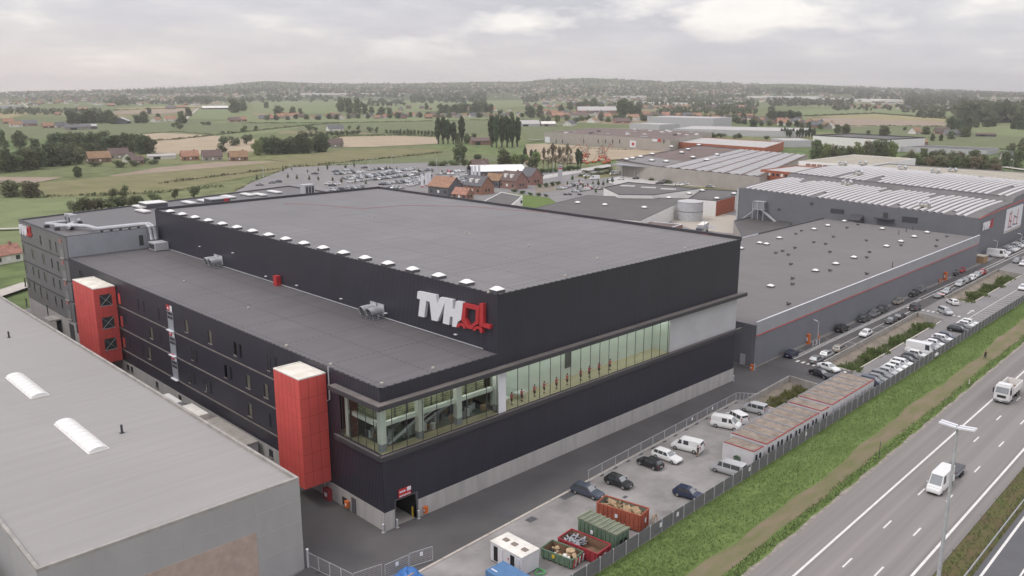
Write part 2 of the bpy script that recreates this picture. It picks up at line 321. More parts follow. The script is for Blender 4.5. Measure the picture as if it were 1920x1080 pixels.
# ---- ground and fields
g = MB(); R = 9200; n = 48
g.add([(0, 0, GZ)]+[(R*cos(2*pi*i/n), R*sin(2*pi*i/n), GZ) for i in range(n)], [(0, 1+i, 1+(i+1) % n) for i in range(n)])
def farmland():
    m = bpy.data.materials.new('patchwork farmland'); m.use_nodes = True
    global N, L
    N, L = m.node_tree.nodes, m.node_tree.links
    b = N['Principled BSDF']; b.inputs['Roughness'].default_value = .95; b.inputs['Specular IOR Level'].default_value = .05
    pos = N.new('ShaderNodeNewGeometry').outputs['Position']
    mp = N.new('ShaderNodeMapping'); mp.inputs['Rotation'].default_value = (0, 0, .5); mp.inputs['Scale'].default_value = (1/150, 1/230, 1); L.new(pos, mp.inputs[0])
    vo = N.new('ShaderNodeTexVoronoi'); vo.inputs['Scale'].default_value = 1; vo.distance = 'CHEBYCHEV'; L.new(mp.outputs[0], vo.inputs['Vector'])
    sx = N.new('ShaderNodeSeparateColor'); L.new(vo.outputs['Color'], sx.inputs[0])
    c = ramp(sx.outputs[0], [(0, (.14,.165,.08)), (.4, (.175,.19,.10)), (.55, (.19,.20,.10)), (.7, (.27,.225,.15)), (.8, (.11,.15,.065)), (1, (.16,.20,.09))])
    for e in N[-1].color_ramp.elements: pass
    no = N.new('ShaderNodeTexNoise'); no.inputs['Scale'].default_value = .12; no.inputs['Detail'].default_value = 8; L.new(pos, no.inputs['Vector'])
    c = mixc(1, c, ramp(no.outputs[0], [(.3, (.72,.72,.72)), (.7, (1.2,1.2,1.15))]), 'MULTIPLY')
    L.new(c, b.inputs['Base Color']); return m
tag(g.build('ground', farmland()), 'wide flat patchwork of green farmland', 'ground', kind='structure')
FM = dict(
 pasture=mat('pasture', (.172,.192,.105), .95, .2, .05, spec=.05, col2=(.13,.15,.082), detail=9), pasture2=mat('bright pasture', (.182,.212,.108), .95, .15, .06, spec=.05, detail=9),
 stubble=mat('rough meadow', (.225,.205,.115), .95, .2, .09, spec=.05, col2=(.165,.165,.085), detail=9, stretch=(1,.5,1)), plough=mat('ploughed field', (.30,.24,.19), .95, .12, .05, spec=.05, detail=9), tan=mat('harvested field', (.38,.31,.225), .95, .12, .05, spec=.05, detail=9), wheat=mat('straw field', (.29,.255,.14), .95, .12, .05, spec=.05, detail=9),
 grass=mat('verge grass', (.16,.215,.075), .95, .2, .5, spec=.05, col2=(.105,.15,.048), detail=9, stretch=(.35,1,1)), dirt=mat('dry earth track', (.235,.185,.135), .95, .2, .55, spec=.05, col2=(.15,.16,.075), detail=9, stretch=(.3,1,1)))
fi = 0
def field(kind, name, pts):
    global fi; fi += 1
    p = ccw([GF(*q) for q in pts]); m = MB(); m.prism(p, 0, GZ+.03+.03*fi, sides=False); o = m.build(name, FM[kind], fix=False); tag(o, None, None, kind='structure'); return o
field('pasture', 'meadow', [(-60,255),(90,262),(330,258),(520,232),(330,222),(-60,225)])
field('pasture2', 'meadow', [(190,268),(560,238),(560,243),(210,285)])
field('tan', 'harvested_field', [(262,253),(300,249),(395,254),(480,262),(500,282),(380,290),(290,288)])
field('plough', 'ploughed_field', [(205,330),(300,314),(425,303),(560,303),(420,318),(250,336)])
field('stubble', 'rough_meadow', [(60,345),(210,331),(430,312),(560,300),(640,288),(830,283),(700,300),(520,322),(300,362),(85,372)])
field('pasture2', 'meadow', [(-60,372),(85,372),(160,368),(60,470),(-60,520)])
field('plough', 'ploughed_field', [(-60,332),(120,333),(60,345),(-60,345)])
field('pasture', 'meadow', [(520,322),(700,298),(980,290),(1010,300),(800,314),(560,335)])
field('stubble', 'rough_meadow', [(505,300),(620,283),(800,278),(830,283),(560,308)])
field('tan', 'harvested_field', [(598,262),(640,257),(740,255),(818,258),(825,270),(700,276),(640,277),(600,268)])
field('pasture', 'meadow', [(540,243),(600,234),(820,226),(1010,226),(1020,246),(820,252),(600,247)])
field('pasture2', 'meadow', [(380,232),(470,220),(620,216),(960,210),(1000,224),(640,230)])
field('pasture2', 'meadow', [(470,195),(560,186),(700,184),(900,186),(1040,185),(1080,190),(960,202),(680,214),(480,212)])
field('wheat', 'straw_field', [(215,204),(330,198),(380,199),(370,206),(225,208)])
field('plough', 'ploughed_field', [(213,209),(340,205),(372,207),(300,215),(215,214)])
field('pasture2', 'meadow', [(348,224),(372,205),(470,206),(480,226)])
field('wheat', 'straw_field', [(-40,216),(62,212),(20,222),(-40,224)])
field('pasture', 'meadow', [(975,238),(1010,236),(1070,242),(1020,264),(990,268)])
field('tan', 'harvested_field', [(985,272),(1020,270),(1140,278),(1260,284),(1160,300),(1060,308),(990,296)])
field('plough', 'ploughed_field', [(1500,226),(1560,221),(1770,229),(1775,237),(1560,239)])
field('wheat', 'straw_field', [(1520,219),(1640,214),(1775,224),(1770,229),(1560,221)])
field('pasture2', 'meadow', [(1480,206),(1600,203),(1780,208),(1790,219),(1640,213),(1510,218)])
field('pasture', 'meadow', [(1560,240),(1680,236),(1780,240),(1990,246),(1990,300),(1880,280),(1720,272),(1600,258)])
field('pasture2', 'meadow', [(1820,240),(1990,232),(1990,262),(1830,252)])
def lane(pts, w=3.2):
    P = [GF(*q) for q in pts]; m = MB()
    for a, b in zip(P, P[1:]):
        a, b = Vector(a), Vector(b); d = (b-a).normalized(); n_ = Vector((-d.y, d.x))*w/2
        m.quad((*(a-n_), GZ+1), (*(b-n_), GZ+1), (*(b+n_), GZ+1), (*(a+n_), GZ+1))
    tag(m.build('lane', M['kerb']), None, None, kind='structure')
lane([(345,227),(372,203)], 5); lane([(40,192),(55,204)], 5); lane([(1020,236),(1120,228),(1150,222)], 4); lane([(990,262),(1250,282)], 4); lane([(1880,315),(1990,330)], 6)
lane([(-20,563),(60,536)], 6); lane([(-20,434),(40,432)], 3)
TP = [(-300,182),(-60,177),(100,172),(200,170),(300,166),(420,160),(470,154),(500,151.5),(560,155),(650,157),(760,156.5),(900,153.5),(980,153),(1030,149.5),(1060,148),(1110,146.5),(1160,149),(1200,152.5),(1250,154),(1275,151),(1330,153.5),(1400,158),(1480,157),(1540,159),(1620,164),(1720,168),(1820,172),(1990,179),(2250,186)]
D0, D1 = 3500.0, 6800.0
def t_top(px):
    for (a, b), (c, d) in zip(TP, TP[1:]):
        if a <= px <= c: return b+(d-b)*(px-a)/(c-a)
    return TP[0][1] if px < TP[0][0] else TP[-1][1]
def t_z(px, D):                                                   # height of the rising plain at distance D in that direction
    r = ray(px, t_top(px)); zt = H+r.z*D1/hypot(r.x, r.y)
    if D <= D0: return GZ
    q = min(1, (D-D0)/(D1-D0)); return GZ+(zt-GZ)*(q*q*(3-2*q)*.55+q*.45)
def GT(px, py):
    x, y = GF(px, py) if py > 166 else (1e6, 1e6)
    if hypot(x, y) <= D0: return (x, y, GZ)
    r = ray(px, py); h = hypot(r.x, r.y); D = D0
    while D < D1:
        if H+r.z*D/h <= t_z(px, D): break
        D += 25
    return (r.x*D/h, r.y*D/h, t_z(px, D))
m = MB(); PXS = [-300+2550*i/170 for i in range(171)]; DS = [D0-60, D0+300, D0+700, D0+1150, D0+1600, D0+2100, D0+2600, D0+3000, D1, D1+1500]
for px in PXS:
    r = ray(px, t_top(px)); h = hypot(r.x, r.y)
    for k, D in enumerate(DS): m.v.append((r.x*D/h, r.y*D/h, GZ-30 if k in (0, 9) else t_z(px, D)+random.uniform(0, .8)*(k > 1)))
for i in range(170):
    for k in range(9): a = i*10+k; m.f.append([a, a+10, a+11, a+1]); m.m.append(0)
tag(m.build('hills', mat('far slopes', (.075,.095,.06), .95, .3, .006, spec=0, col2=(.15,.165,.09), detail=9), smooth=True), None, None, kind='structure')
# ---- the paved site: one slab with three sunken basins left open
B1 = [(131.0, 66.8), (146.6, 66.8), (147.4, 74.3), (131.2, 73.4)]
B2 = [(160.6, 67.5), (212.4, 69.4), (214.6, 75.9), (160.9, 73.9)]
B3 = [(236.6, 70.4), (283.4, 71.7), (285.8, 79.0), (236.9, 77.3)]
outer = [(-90, FEN(-90)), (640, FEN(640)), (640, 140), (520, 215), (452, 262), (446, 372), (372, 455), (360, 512), (338, 522), (297, 528), (215, 426), (232, 350), (150, 258), (56, 236), (20, 215), (-90, 200)]
m = MB(); m.prism(outer, GZ-.5, 0, holes=[B1, B2, B3]); tag(m.build('site_pavement', M['lot'], fix=False), None, None, kind='structure')
ly = [0]
def sheet(name, poly, mt, z=None):
    ly[0] += 1; m = MB(); m.prism(ccw(poly), 0, z or (.004+.004*(ly[0] % 3)), sides=False); return tag(m.build(name, M[mt] if isinstance(mt, str) else mt, fix=False), None, None, kind='structure')
sheet('site_road', [(-40, KRB(-40)), (130.8, KRB(130.8)), (131.0, 74.6), (147.6, 75.3), (147.6, 67), (160.2, 67.2), (160.4, 82.4), (140, 150), (139, 200), (50, 200), (45, 81)], 'asphalt', .006)
sheet('yard', [(20, FEN(20)+.3), (131, FEN(131)+.3), (131, KRB(131)-.3), (20, KRB(20)-.3)], 'yard', .006)
sheet('parking_road', [(160.6, 74.4), (236, 77.7), (286, 79.4), (600, 92), (600, 94.5), (300, 86), (160.4, 82.3)], 'asphalt', .0115)
sheet('car_park', [GF(*q) for q in ((430,372),(470,348),(545,318),(690,312),(800,309),(905,318),(1010,340),(900,380),(560,372))], 'lot', .008)
sheet('forecourt', [GF(*q) for q in ((1135,345),(1170,330),(1270,335),(1440,352),(1440,362),(1180,362))], 'rooflight', .012)
sheet('yard', [(290,140),(322,150),(330,205),(300,215),(285,190)], 'fine', .014)
sheet('garden', [G(*q) for q in ((952,361),(1030,371),(1050,384),(988,393),(948,386))], FM['grass'], .018)
sheet('bare_yard', [G(*q) for q in ((1000,347),(1054,343),(1060,356),(1006,362))], 'soil', .018)
sheet('planting_bed', [G(*q) for q in ((1078,331),(1180,317),(1206,321),(1112,337))], FM['stubble'], .02)
sheet('planting_bed', [G(*q) for q in ((1215,345),(1300,349),(1425,358),(1420,362),(1290,353),(1210,348))], FM['stubble'], .02)
sheet('street', [G(*q) for q in ((1000,332),(1080,318),(1140,308),(1150,311),(1095,322),(1010,337))], 'rooflight', .022)
for i, (B, dz) in enumerate(((B1, -1.35), (B2, -1.3), (B3, -1.3))):
    fl = MB(); q = inset(B, -.3); fl.prism(q, 0, dz, sides=False); tag(fl.build('basin_floor', M['soil'], fix=False), None, None, kind='structure')
    t = thing('retaining_wall', ['low concrete wall round the nearest grassy basin, beside the silver van', 'long low concrete wall round the middle planted basin by the parked cars', 'low concrete wall round the farthest planted basin'][i], 'wall', (*B[3], 0))
    a, b, c, d = ccw(B)
    w = MB()
    hgt = .75 if i < 2 else .5
    for (p, q2) in ((c, d), (b, c)):
        p, q2 = Vector(p), Vector(q2); e = (q2-p).normalized(); w.beam((*(p-e*.15), (hgt+dz)/2), (*(q2+e*.13), (hgt+dz)/2), .25, hgt-dz, 0)
    w.build('panel', M['dirtyconc'], t)
    w = MB()
    for (p, q2) in ((a, b), (d, a)):
        p, q2 = Vector(p), Vector(q2); e = (q2-p).normalized(); w.beam((*(p+e*.16), .02), (*(q2-e*.16), .02), .3, .24, 0)
    w.build('kerb', M['kerb'], t)
    lo = MB()                                                    # sloping soil bank under the long wall
    d_, c_ = Vector(d), Vector(c); a_, b_ = Vector(a), Vector(b)
    lo.quad((*d_, -.25), (*c_, -.25), (*(c_*.45+b_*.55), dz+.02), (*(d_*.45+a_*.55), dz+.02)); tag(lo.build('soil_bank', M['soil']), None, None, kind='structure')
def strip(name, f0, f1, x0, x1, mt, z, st=12):
    m = MB(); xs = [x0+(x1-x0)*i/st for i in range(st+1)]
    for a, b in zip(xs, xs[1:]): m.quad((a, f0(a), z), (b, f0(b), z), (b, f1(b), z), (a, f1(a), z))
    return m
k = strip('kerb', lambda x: KRB(x)-.32, lambda x: KRB(x), -30, 130.5, None, .0, 30)
kb = MB()
for x in range(-30, 128, 4):
    if x in (46,): continue
    kb.beam((x, KRB(x)-.15, .05), (x+3.92, KRB(x+3.92)-.15, .05), .34, .14)
tag(kb.build('kerb', M['kerb']), None, None, kind='structure')
# ---- verge and motorway
XA, XB = -60, 900
m = MB(); xs = [XA+(XB-XA)*i/60 for i in range(61)]
prof = [(lambda x: FEN(x)-.05, -.03), (lambda x: FEN(x)*.65+SHO(x)*.35, -.25), (lambda x: FEN(x)*.4+SHO(x)*.6, -.45), (lambda x: SHO(x)+2.2, -.22), (lambda x: SHO(x)-.2, -.02)]
for x in xs: m.v += [(x, f(x), z) for f, z in prof]
for i in range(60):
    for j in range(4): a = i*5+j; m.f.append([a, a+1, a+6, a+5]); m.m.append(0)
tag(m.build('grass_verge', FM['grass'], smooth=True), None, None, kind='structure')
def wav(x, a, f, ph): return a*(sin(x*f+ph)+.6*sin(x*f*2.7+ph*2)+.35*sin(x*f*6.1+ph))
def vz(x, y):
    P = [(f(x), z) for f, z in prof]
    for (y0, z0), (y1, z1) in zip(P, P[1:]):
        if y1 <= y <= y0: return z0+(z1-z0)*(y-y0)/(y1-y0)
    return -.02
m = MB(); n_ = 300; cols = 4
for i in range(n_+1):
    x = XA+(420-XA)*i/n_; w0 = SHO(x)+4.7+wav(x, .35, .09, 1)+max(0, (x-110)*.004); w1 = SHO(x)+1.7+wav(x, .25, .13, 3)
    for j in range(cols+1): y = w0+(w1-w0)*j/cols; m.v.append((x, y, vz(x, y)+.02))
for i in range(n_):
    for j in range(cols): a = i*(cols+1)+j; m.f.append([a, a+1, a+cols+2, a+cols+1]); m.m.append(0)
tag(m.build('dirt_track', FM['dirt']), None, None, kind='structure')
tag(strip('', SHO, hw(25.6), XA, XB, None, 0).merge(strip('', lambda x: SHO(x)-.0, lambda x: SHO(x), XA, XB, None, 0)).build('motorway', M['hwy']), None, None, kind='structure')
tag(strip('', hw(25.6), hw(22.2), XA, XB, None, -.06).build('median_strip', mat('median weeds', (.105,.125,.045), .95, .2, .6, spec=.05, col2=(.14,.10,.065), detail=9, stretch=(.4,1,1))), None, None, kind='structure')
tag(strip('', hw(22.2), hw(2), XA, XB, None, .0).build('motorway', mat('dark motorway asphalt', (.115,.115,.122), .85, .08, .3, detail=9)), None, None, kind='structure')
tag(strip('', lambda x: SHO(x)+.12+wav(x, .12, .7, 1), lambda x: SHO(x)-.25-abs(wav(x, .1, 1.3, 2)), XA, 420, None, .006, 400).build('road_edge', mat('crumbled road edge', (.27,.24,.21), .95, .3, 1.2)), None, None, kind='structure')
tag(strip('', hw(2), lambda x: -160+.037*x, XA, XB, None, -.05).build('grass_verge', FM['grass']), None, None, kind='structure')
lm = MB()
for c, w in ((37.2, .3), (27.3, .32), (21.5, .3)):
    lm.merge(strip('', hw(c+w/2), hw(c-w/2), XA, 700, None, .004, 40))
def dashes(c, x0, ln, gap, w, xe=420):
    x = x0
    while x < xe: lm.merge(strip('', hw(c+w/2), hw(c-w/2), x, x+ln, None, .004, 1)); x += ln+gap
dashes(33.85, 91.4-12.5*10-1.25, 2.7, 9.85, .22); dashes(30.4, 92.3-12.5*10-1.35, 2.7, 9.85, .22); dashes(18.2, 3, 2.7, 9.85, .22)
tag(lm.build('road_marking', M['marking']), None, None, kind='structure')
# parking markings on the site
pm = MB(); zt = .018
def pline(p, q, w=.14): 
    p, q = Vector(p), Vector(q); d = (q-p).normalized(); s = Vector((-d.y, d.x))*w/2
    pm.quad((*(p-s), zt), (*(q-s), zt), (*(q+s), zt), (*(p+s), zt))
x = 160.3
while x < 232: y = 79.6+(x-160)*.018; pline((x, y), (x+.0, y+1.15), .38); x += .92
pm.merge(strip('', lambda x: 80.95+(x-160)*.018, lambda x: 80.75+(x-160)*.018, 232, 420, None, zt, 8)); pm.merge(strip('', lambda x: 79.8+(x-160)*.018, lambda x: 79.6+(x-160)*.018, 232, 420, None, zt, 8))
for y0 in (78.6, 77.4, 76.2, 75.0, 72.4, 71.2, 70.0, 68.7): pline((158.3, y0), (159.6, y0), .55)
for i in range(11): pline((219.4+i*.02, 80.2-i*1.22), (220.7, 80.2-i*1.22), .55)
for x in (166.5, 172.5, 178.5, 184.5, 190.5, 196.5, 202.5): pline((x, 80.9+(x-160)*.018), (x, 82.1), .12); pline((x+1, 74.6+(x-160)*.037), (x+1, 76.9+(x-160)*.03), .12)
pline((162, 77.0), (212, 78.7), .12); pline((238, 79.6), (284, 81), .12)
x = 216
while x < 330: pline((x, FEN(x)+.4), (x, FEN(x)+4.9), .12); x += 2.55
pline((214, FEN(214)+5), (330, FEN(330)+5), .14); pline((224, 67.4), (229, 67.6), .25); pline((227.6, 67.0), (229.2, 67.6), .2); pline((227.6, 68.1), (229.2, 67.6), .2)
pline((213, 78.2), (217, 78.4), .2); pline((216.8, 77.4), (216.9, 78.5), .16)
tag(pm.build('road_marking', M['marking'], fix=False), None, None, kind='structure')
pt_ = MB()
for px, py, s in ((952,966,.8), (996,974,.75), (1062,927,1.4), (1172,932,.4)):
    x, y = G(px, py); pt_.quad((x-s, y-s*.7, .03), (x+s, y-s*.7, .03), (x+s*.9, y+s*.7, .03), (x-s, y+s*.6, .03))
tag(pt_.build('drain_cover', M['darkgrey']), 'dark drain covers and patches set in the yard and road', 'drain covers', kind='structure')
# ================================================================== BUILDINGS
def flat_building(name, label, poly, z, wall, roof, par=.4, cap=None, z0=0, cat='building', t=.35, group=None, extra=None):
    poly = ccw(poly); th = thing(name, label, cat, (*poly[0], z0), 0, group)
    MB().prism(poly, z0, z-par, top=False).build('wall', M[wall], th)
    MB().prism(poly, z-par, z, holes=[inset(poly, t)[::-1]]).build('parapet', M[cap or wall], th, fix=True)
    MB().prism(inset(poly, t*.98), 0, z-par+.02, sides=False).build('roof', M[roof], th, fix=False)
    return th
X0, Y0 = 57.0, 81.5
# ---------------- the black hall with its glass band
hall = thing('black_warehouse', 'huge black ribbed warehouse with a stepped roof, glass band and white letters', 'warehouse', (X0, Y0, 0))
XT, XE, YB = 76.8, 138.6, 195.0
DX0, DX1 = 58.7, 62.0                                             # the loading door in the front
b = MB()
b.box(X0, DX0, Y0-.06, Y0+.3, 0, 2.55, skip='bn'); b.box(DX1, XE+.2, Y0-.06, Y0+.3, 0, 2.55, skip='bn'); b.box(X0-.06, X0+.3, Y0-.06, 195, 0, 2.55, skip='bsn'); b.box(XE+.2, XE-.3, Y0, YB, 0, 2.55)
b.build('plinth', M['concrete'], hall)
b = MB()
LZ, UZ = 10.5, 17.1
def wall_x(x0, x1, z0, z1): b.quad((x0, Y0, z0), (x1, Y0, z0), (x1, Y0, z1), (x0, Y0, z1))
wall_x(X0, DX0, 2.55, LZ); wall_x(DX0, DX1, 3.65, LZ); wall_x(DX1, XE, 2.55, LZ); wall_x(X0, XT, UZ, 19.2); wall_x(XT, XE, UZ, 27.6)
def wall_y(x, y0, y1, z0, z1): b.quad((x, y0, z0), (x, y1, z0), (x, y1, z1), (x, y0, z1))
GY = 90.6                                                         # glass returns this far along the flank
wall_y(X0, Y0, YB, 2.55, LZ); wall_y(X0, GY, YB, LZ, UZ); wall_y(X0, Y0, YB, UZ, 19.2)
wall_y(XT, Y0, 196, 18.8, 27.6); wall_y(XE, Y0, YB, 0, 27.6); b.quad((XT, YB, 2.5), (XE, YB, 2.5), (XE, YB, 27.6), (XT, YB, 27.6))
b.build('wall', M['black'], hall, fix=False)
def ribbed_edge(mb, p, q, z, step=1.15):                          # clamps along the roof edge
    p, q = Vector(p), Vector(q); n_ = int((q-p).length/step)
    for i in range(n_+1): c = p+(q-p)*(i/n_); mb.box(c.x-.1, c.x+.1, c.y-.1, c.y+.1, z, z+.09)
e = MB(); ribbed_edge(e, (XT, Y0), (XT, YB), 27.62); ribbed_edge(e, (XT, Y0), (XE, Y0), 27.62); ribbed_edge(e, (X0, Y0), (X0, YB), 19.22); ribbed_edge(e, (X0, Y0), (XT, Y0), 19.22)
e.box(XT-.06, XT+.18, Y0, YB, 27.5, 27.62); e.box(XT+.18, XE-.19, Y0-.06, Y0+.18, 27.5, 27.62); e.box(X0-.06, X0+.18, Y0, YB, 19.1, 19.22); e.box(X0+.18, XT-.07, Y0-.06, Y0+.18, 19.1, 19.22)
e.build('roof_edge_trim', M['blacktrim'], hall)
e = MB(); e.box(XE-.18, XE+.2, Y0-.07, YB+.3, 27.3, 28.1); e.box(XT, XE-.19, YB-.1, YB+.3, 27.3, 28.1); e.build('parapet', M['blacktrim'], hall)
MB().quad((XT+.18, Y0+.18, 27.56), (XE-.18, Y0+.18, 27.56), (XE-.18, YB-.1, 27.56), (XT+.18, YB-.1, 27.56)).build('tall_roof', M['roof_tall'], hall)
MB().quad((X0+.18, Y0+.18, 19.15), (XT, Y0+.18, 19.15), (XT, YB, 19.15), (X0+.18, YB, 19.15)).build('low_roof', M['roof_low'], hall)
r = MB(); pts = [(532,381),(580,383),(630,387),(680,391),(760,385),(830,386),(900,388),(960,394),(1060,400),(1110,407),(1180,417),(1240,424),(1290,434),(1330,441)]
P3 = []
for q in pts:
    w = G(*q, 27.62); P3.append((*w, 27.62))
r.tube(P3, .035, 5); r.build('red_roof_cable', mat('faded red cable', (.45,.12,.11), .6, .1), hall)
for px, py in ((499,518),(557,535),(640,560),(724,587),(855,627),(437,474),(375,462)):
    y, z = XF(px, py, XT-.1); MB().box(XT-.35, XT-.01, y-.25, y+.25, z-.06, z+.06).build('wall_lamp', M['signwhite'], hall)
for px, py, z in ((693,404,27.6),(701,407,27.6),(777,419,27.6),(874,437,27.6),(880,440,27.6),(992,461,27.6),(1120,485,27.6),(1060,518,27.6),(1284,466,27.6),(916,549,27.6),(537,649,19.2),(620,684,19.2),(812,691,19.2),(716,720,19.2),(816,491,19.2),(466,578,19.2),(345,528,19.2)):
    x, y = G(px, py, z); MB().box(x-.16, x+.16, y-.16, y+.16, z-.03, z+.22).build('roof_outlet', M['kerb'], hall)
fl = MB(); fl.tube([(XT-.06, Y0+3, 19.3), (XT-.06, YB, 19.3)], .08, 5); fl.build('flashing', M['steel'], hall)
e = MB()
for z in (13.75, 9.25, 4.9): e.box(X0-.14, X0, GY+4, YB, z-.09, z+.09)
e.build('ledge_line', M['ledge'], hall)
# projecting ledges above and below the glass band
def ledge(nm, z0, z1, out, topm):
    a = MB(); a.box(X0-out, XE+1.6, Y0-out, Y0-.01, z0, z1); a.box(X0-out, X0-.01, Y0, GY+.9, z0, z1); a.box(X0-out, X0-out+.12, Y0-.01, GY+.9, z1, z1+.12, 1); a.box(X0-out, XE+1.6, Y0-out, Y0-out+.12, z1, z1+.12, 1)
    o = a.build(nm, [M['blacktrim'], M['ledge']], hall)
    t2 = MB(); t2.quad((X0-out+.13, Y0-out+.13, z1+.03), (XE+1.55, Y0-out+.13, z1+.03), (XE+1.55, Y0-.02, z1+.03), (X0-out+.13, Y0-.02, z1+.03)); t2.quad((X0-out+.13, Y0-.02, z1+.03), (X0-.02, Y0-.02, z1+.03), (X0-.02, GY+.85, z1+.03), (X0-out+.13, GY+.85, z1+.03)); t2.build('ledge_capping', M[topm], o)
ledge('upper_ledge', 16.75, 17.35, 1.15, 'ledge'); ledge('lower_ledge', 9.75, 10.4, .55, 'blacktrim')
# rooms behind the glass
GW = 117.4
rm = MB()
rm.box(X0+.1, 76.9, Y0+.05, 92, 10.35, 10.5, 0); rm.box(78.4, GW, Y0+.05, 90, 10.35, 10.5, 0)
rm.build('room_floor', M['osb'] if False else mat('tan floor', (.50,.43,.29), .7, .06, 1.), hall)
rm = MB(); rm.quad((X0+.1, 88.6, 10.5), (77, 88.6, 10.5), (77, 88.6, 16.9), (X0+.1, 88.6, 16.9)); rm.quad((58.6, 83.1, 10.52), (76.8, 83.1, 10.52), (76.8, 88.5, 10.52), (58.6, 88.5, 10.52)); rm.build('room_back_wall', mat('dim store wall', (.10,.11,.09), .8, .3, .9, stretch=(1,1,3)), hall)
rm = MB(); rm.quad((78.4, 84.9, 10.5), (GW, 84.9, 10.5), (GW, 84.9, 16.9), (78.4, 84.9, 16.9)); rm.quad((78.4, Y0+.2, 10.5), (78.4, 84.9, 10.5), (78.4, 84.9, 16.9), (78.4, Y0+.2, 16.9)); rm.quad((GW, Y0+.2, 10.5), (GW, 84.9, 10.5), (GW, 84.9, 16.9), (GW, Y0+.2, 16.9)); rm.build('canteen_wall', mat('pale interior wall', (.66,.70,.66), .8, .04, .5), hall)
rm = MB(); rm.box(X0+.1, GW, Y0+.2, 92, 16.7, 16.74); rm.build('room_ceiling', M['white'], hall)
LITM = emit_mat('lit ceiling panel', (.97, 1, .97), 5.0)
for x in range(80, 117, 3): rm = MB(); rm.box(x, x+1.2, 82.6, 84.0, 16.62, 16.66); rm.build('ceiling_light', LITM, hall)
for x in range(59, 76, 4): rm = MB(); rm.box(x, x+1.0, 82.4, 84, 16.62, 16.66); rm.build('ceiling_light', LITM, hall)
for px, py in ((716,790),(787,775),(859,755),(932,730)):
    x = YF(px, py, 82.4)[0]; MB().box(x-.42, x+.42, 82.1, 82.9, 11.5, 16.7, 0).box(x-.42, x+.42, 82.1, 82.9, 10.5, 11.5, 1).build('column', [M['white'], M['silverclad']], hall)
MB().box(X0+.4, X0+1.1, 89.4, 90.1, 10.5, 16.7).build('column', M['white'], hall)
bm_ = MB(); bm_.box(58.2, 76.8, 82.5, 83.0, 13.6, 14.15); bm_.box(X0+.45, X0+.95, 83.3, 89.3, 13.6, 14.15); bm_.build('mezzanine_beam', M['white'], hall)
rk = MB()
for i in range(11): rk.box(58.4, 76.6, 84.2, 84.4, 13.0+i*.34, 13.22+i*.34, 0); rk.box(X0+1.42, X0+1.55, 84.6, 89.0, 13.0+i*.34, 13.22+i*.34, 0)
for x in range(59, 77, 2): rk.box(x, x+.09, 84.05, 84.18, 12.8, 16.7, 1)
rk.box(58.2, 76.7, 84.6, 84.7, 12.75, 16.7, 0); rk.box(X0+1.6, X0+1.7, 84.8, 89.2, 12.75, 16.7, 0); rk.build('storage_rack', [mat('olive shelving', (.42,.42,.28), .7, .3, 1.5), M['darkgrey']], hall)
cv = MB()
for i, (x0, x1) in enumerate(((59, 66), (60.5, 69), (64, 73), (66, 76.3), (68.5, 76.4), (62, 70))):
    y = 82.9+i*.6; z0 = 10.9+.12*i
    cv.beam((x0, y, z0), (x1, y+1.2, z0+2.1), .5, .12, 0); cv.beam((x0, y-.25, z0+.12), (x1, y+.95, z0+2.22), .06, .18, 1)
    for q in (.2, .5, .8): xx = x0+(x1-x0)*q; cv.box(xx-.05, xx+.05, y+.4, y+.5, 10.5, z0+2.0*q, 0)
for i in range(80): x = random.uniform(58.6, 76.2); y = random.uniform(83.2, 88); cv.box(x, x+random.uniform(.3, .9), y, y+.5, 10.5, 10.5+random.uniform(.3, 1.3), random.choice((0, 1, 2, 3, 3)))
cv.build('conveyor', [M['silverclad'], M['steel'], M['osb'], M['greyclad']], hall)
MB().box(76.95, 78.3, Y0-.02, Y0+.25, 10.42, 16.74).build('white_pier', M['signwhite'], hall)
gl = MB(); gl.quad((X0+.3, Y0+.1, 10.42), (76.9, Y0+.1, 10.42), (76.9, Y0+.1, 16.76), (X0+.3, Y0+.1, 16.76)); gl.quad((78.3, Y0+.1, 10.42), (GW, Y0+.1, 10.42), (GW, Y0+.1, 16.76), (78.3, Y0+.1, 16.76)); gl.quad((X0+.1, GY, 10.42), (X0+.1, Y0+.3, 10.42), (X0+.1, Y0+.3, 16.76), (X0+.1, GY, 16.76)); gl.quad((X0+.1, Y0+.3, 10.42), (X0+.3, Y0+.1, 10.42), (X0+.3, Y0+.1, 16.76), (X0+.1, Y0+.3, 16.76))
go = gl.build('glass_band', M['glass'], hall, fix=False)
for px in (735,763,793,820,847,876,913): x = YF(px, 790, Y0)[0]; MB().box(x-.035, x+.035, Y0+.02, Y0+.09, 10.42, 16.74).build('glazing_bar', M['darksteel'], go)
for i in range(17): x = 80.7+i*2.26; MB().box(x-.035, x+.035, Y0+.02, Y0+.09, 10.42, 16.74).build('glazing_bar', M['darksteel'], go)
for i in range(5): y = 83.2+i*1.75; MB().box(X0+.02, X0+.09, y-.035, y+.035, 10.42, 16.74).build('glazing_bar', M['darksteel'], go)
MB().box(GW+.02, XE, Y0-.012, Y0+.3, 10.42, 16.74).build('white_panel', M['palepanel'], hall)
tv = MB(); tv.box(94.3, 95.6, 84.70, 84.84, 12.2, 14.6); tv.build('wall_screen', M['darkgrey'], hall)
tv = MB(); tv.box(79.3, 81, 83.2, 84.4, 11.2, 11.3); tv2 = MB(); tv2.box(82.5, 84.4, 83.2, 84.4, 11.3, 11.4); tv.box(80.1, 80.2, 83.8, 84.0, 10.5, 11.2); tv2.box(83.5, 83.6, 83.8, 84.0, 10.5, 11.3); tv.build('white_table', M['white'], hall); tv2.build('white_table', M['white'], hall)
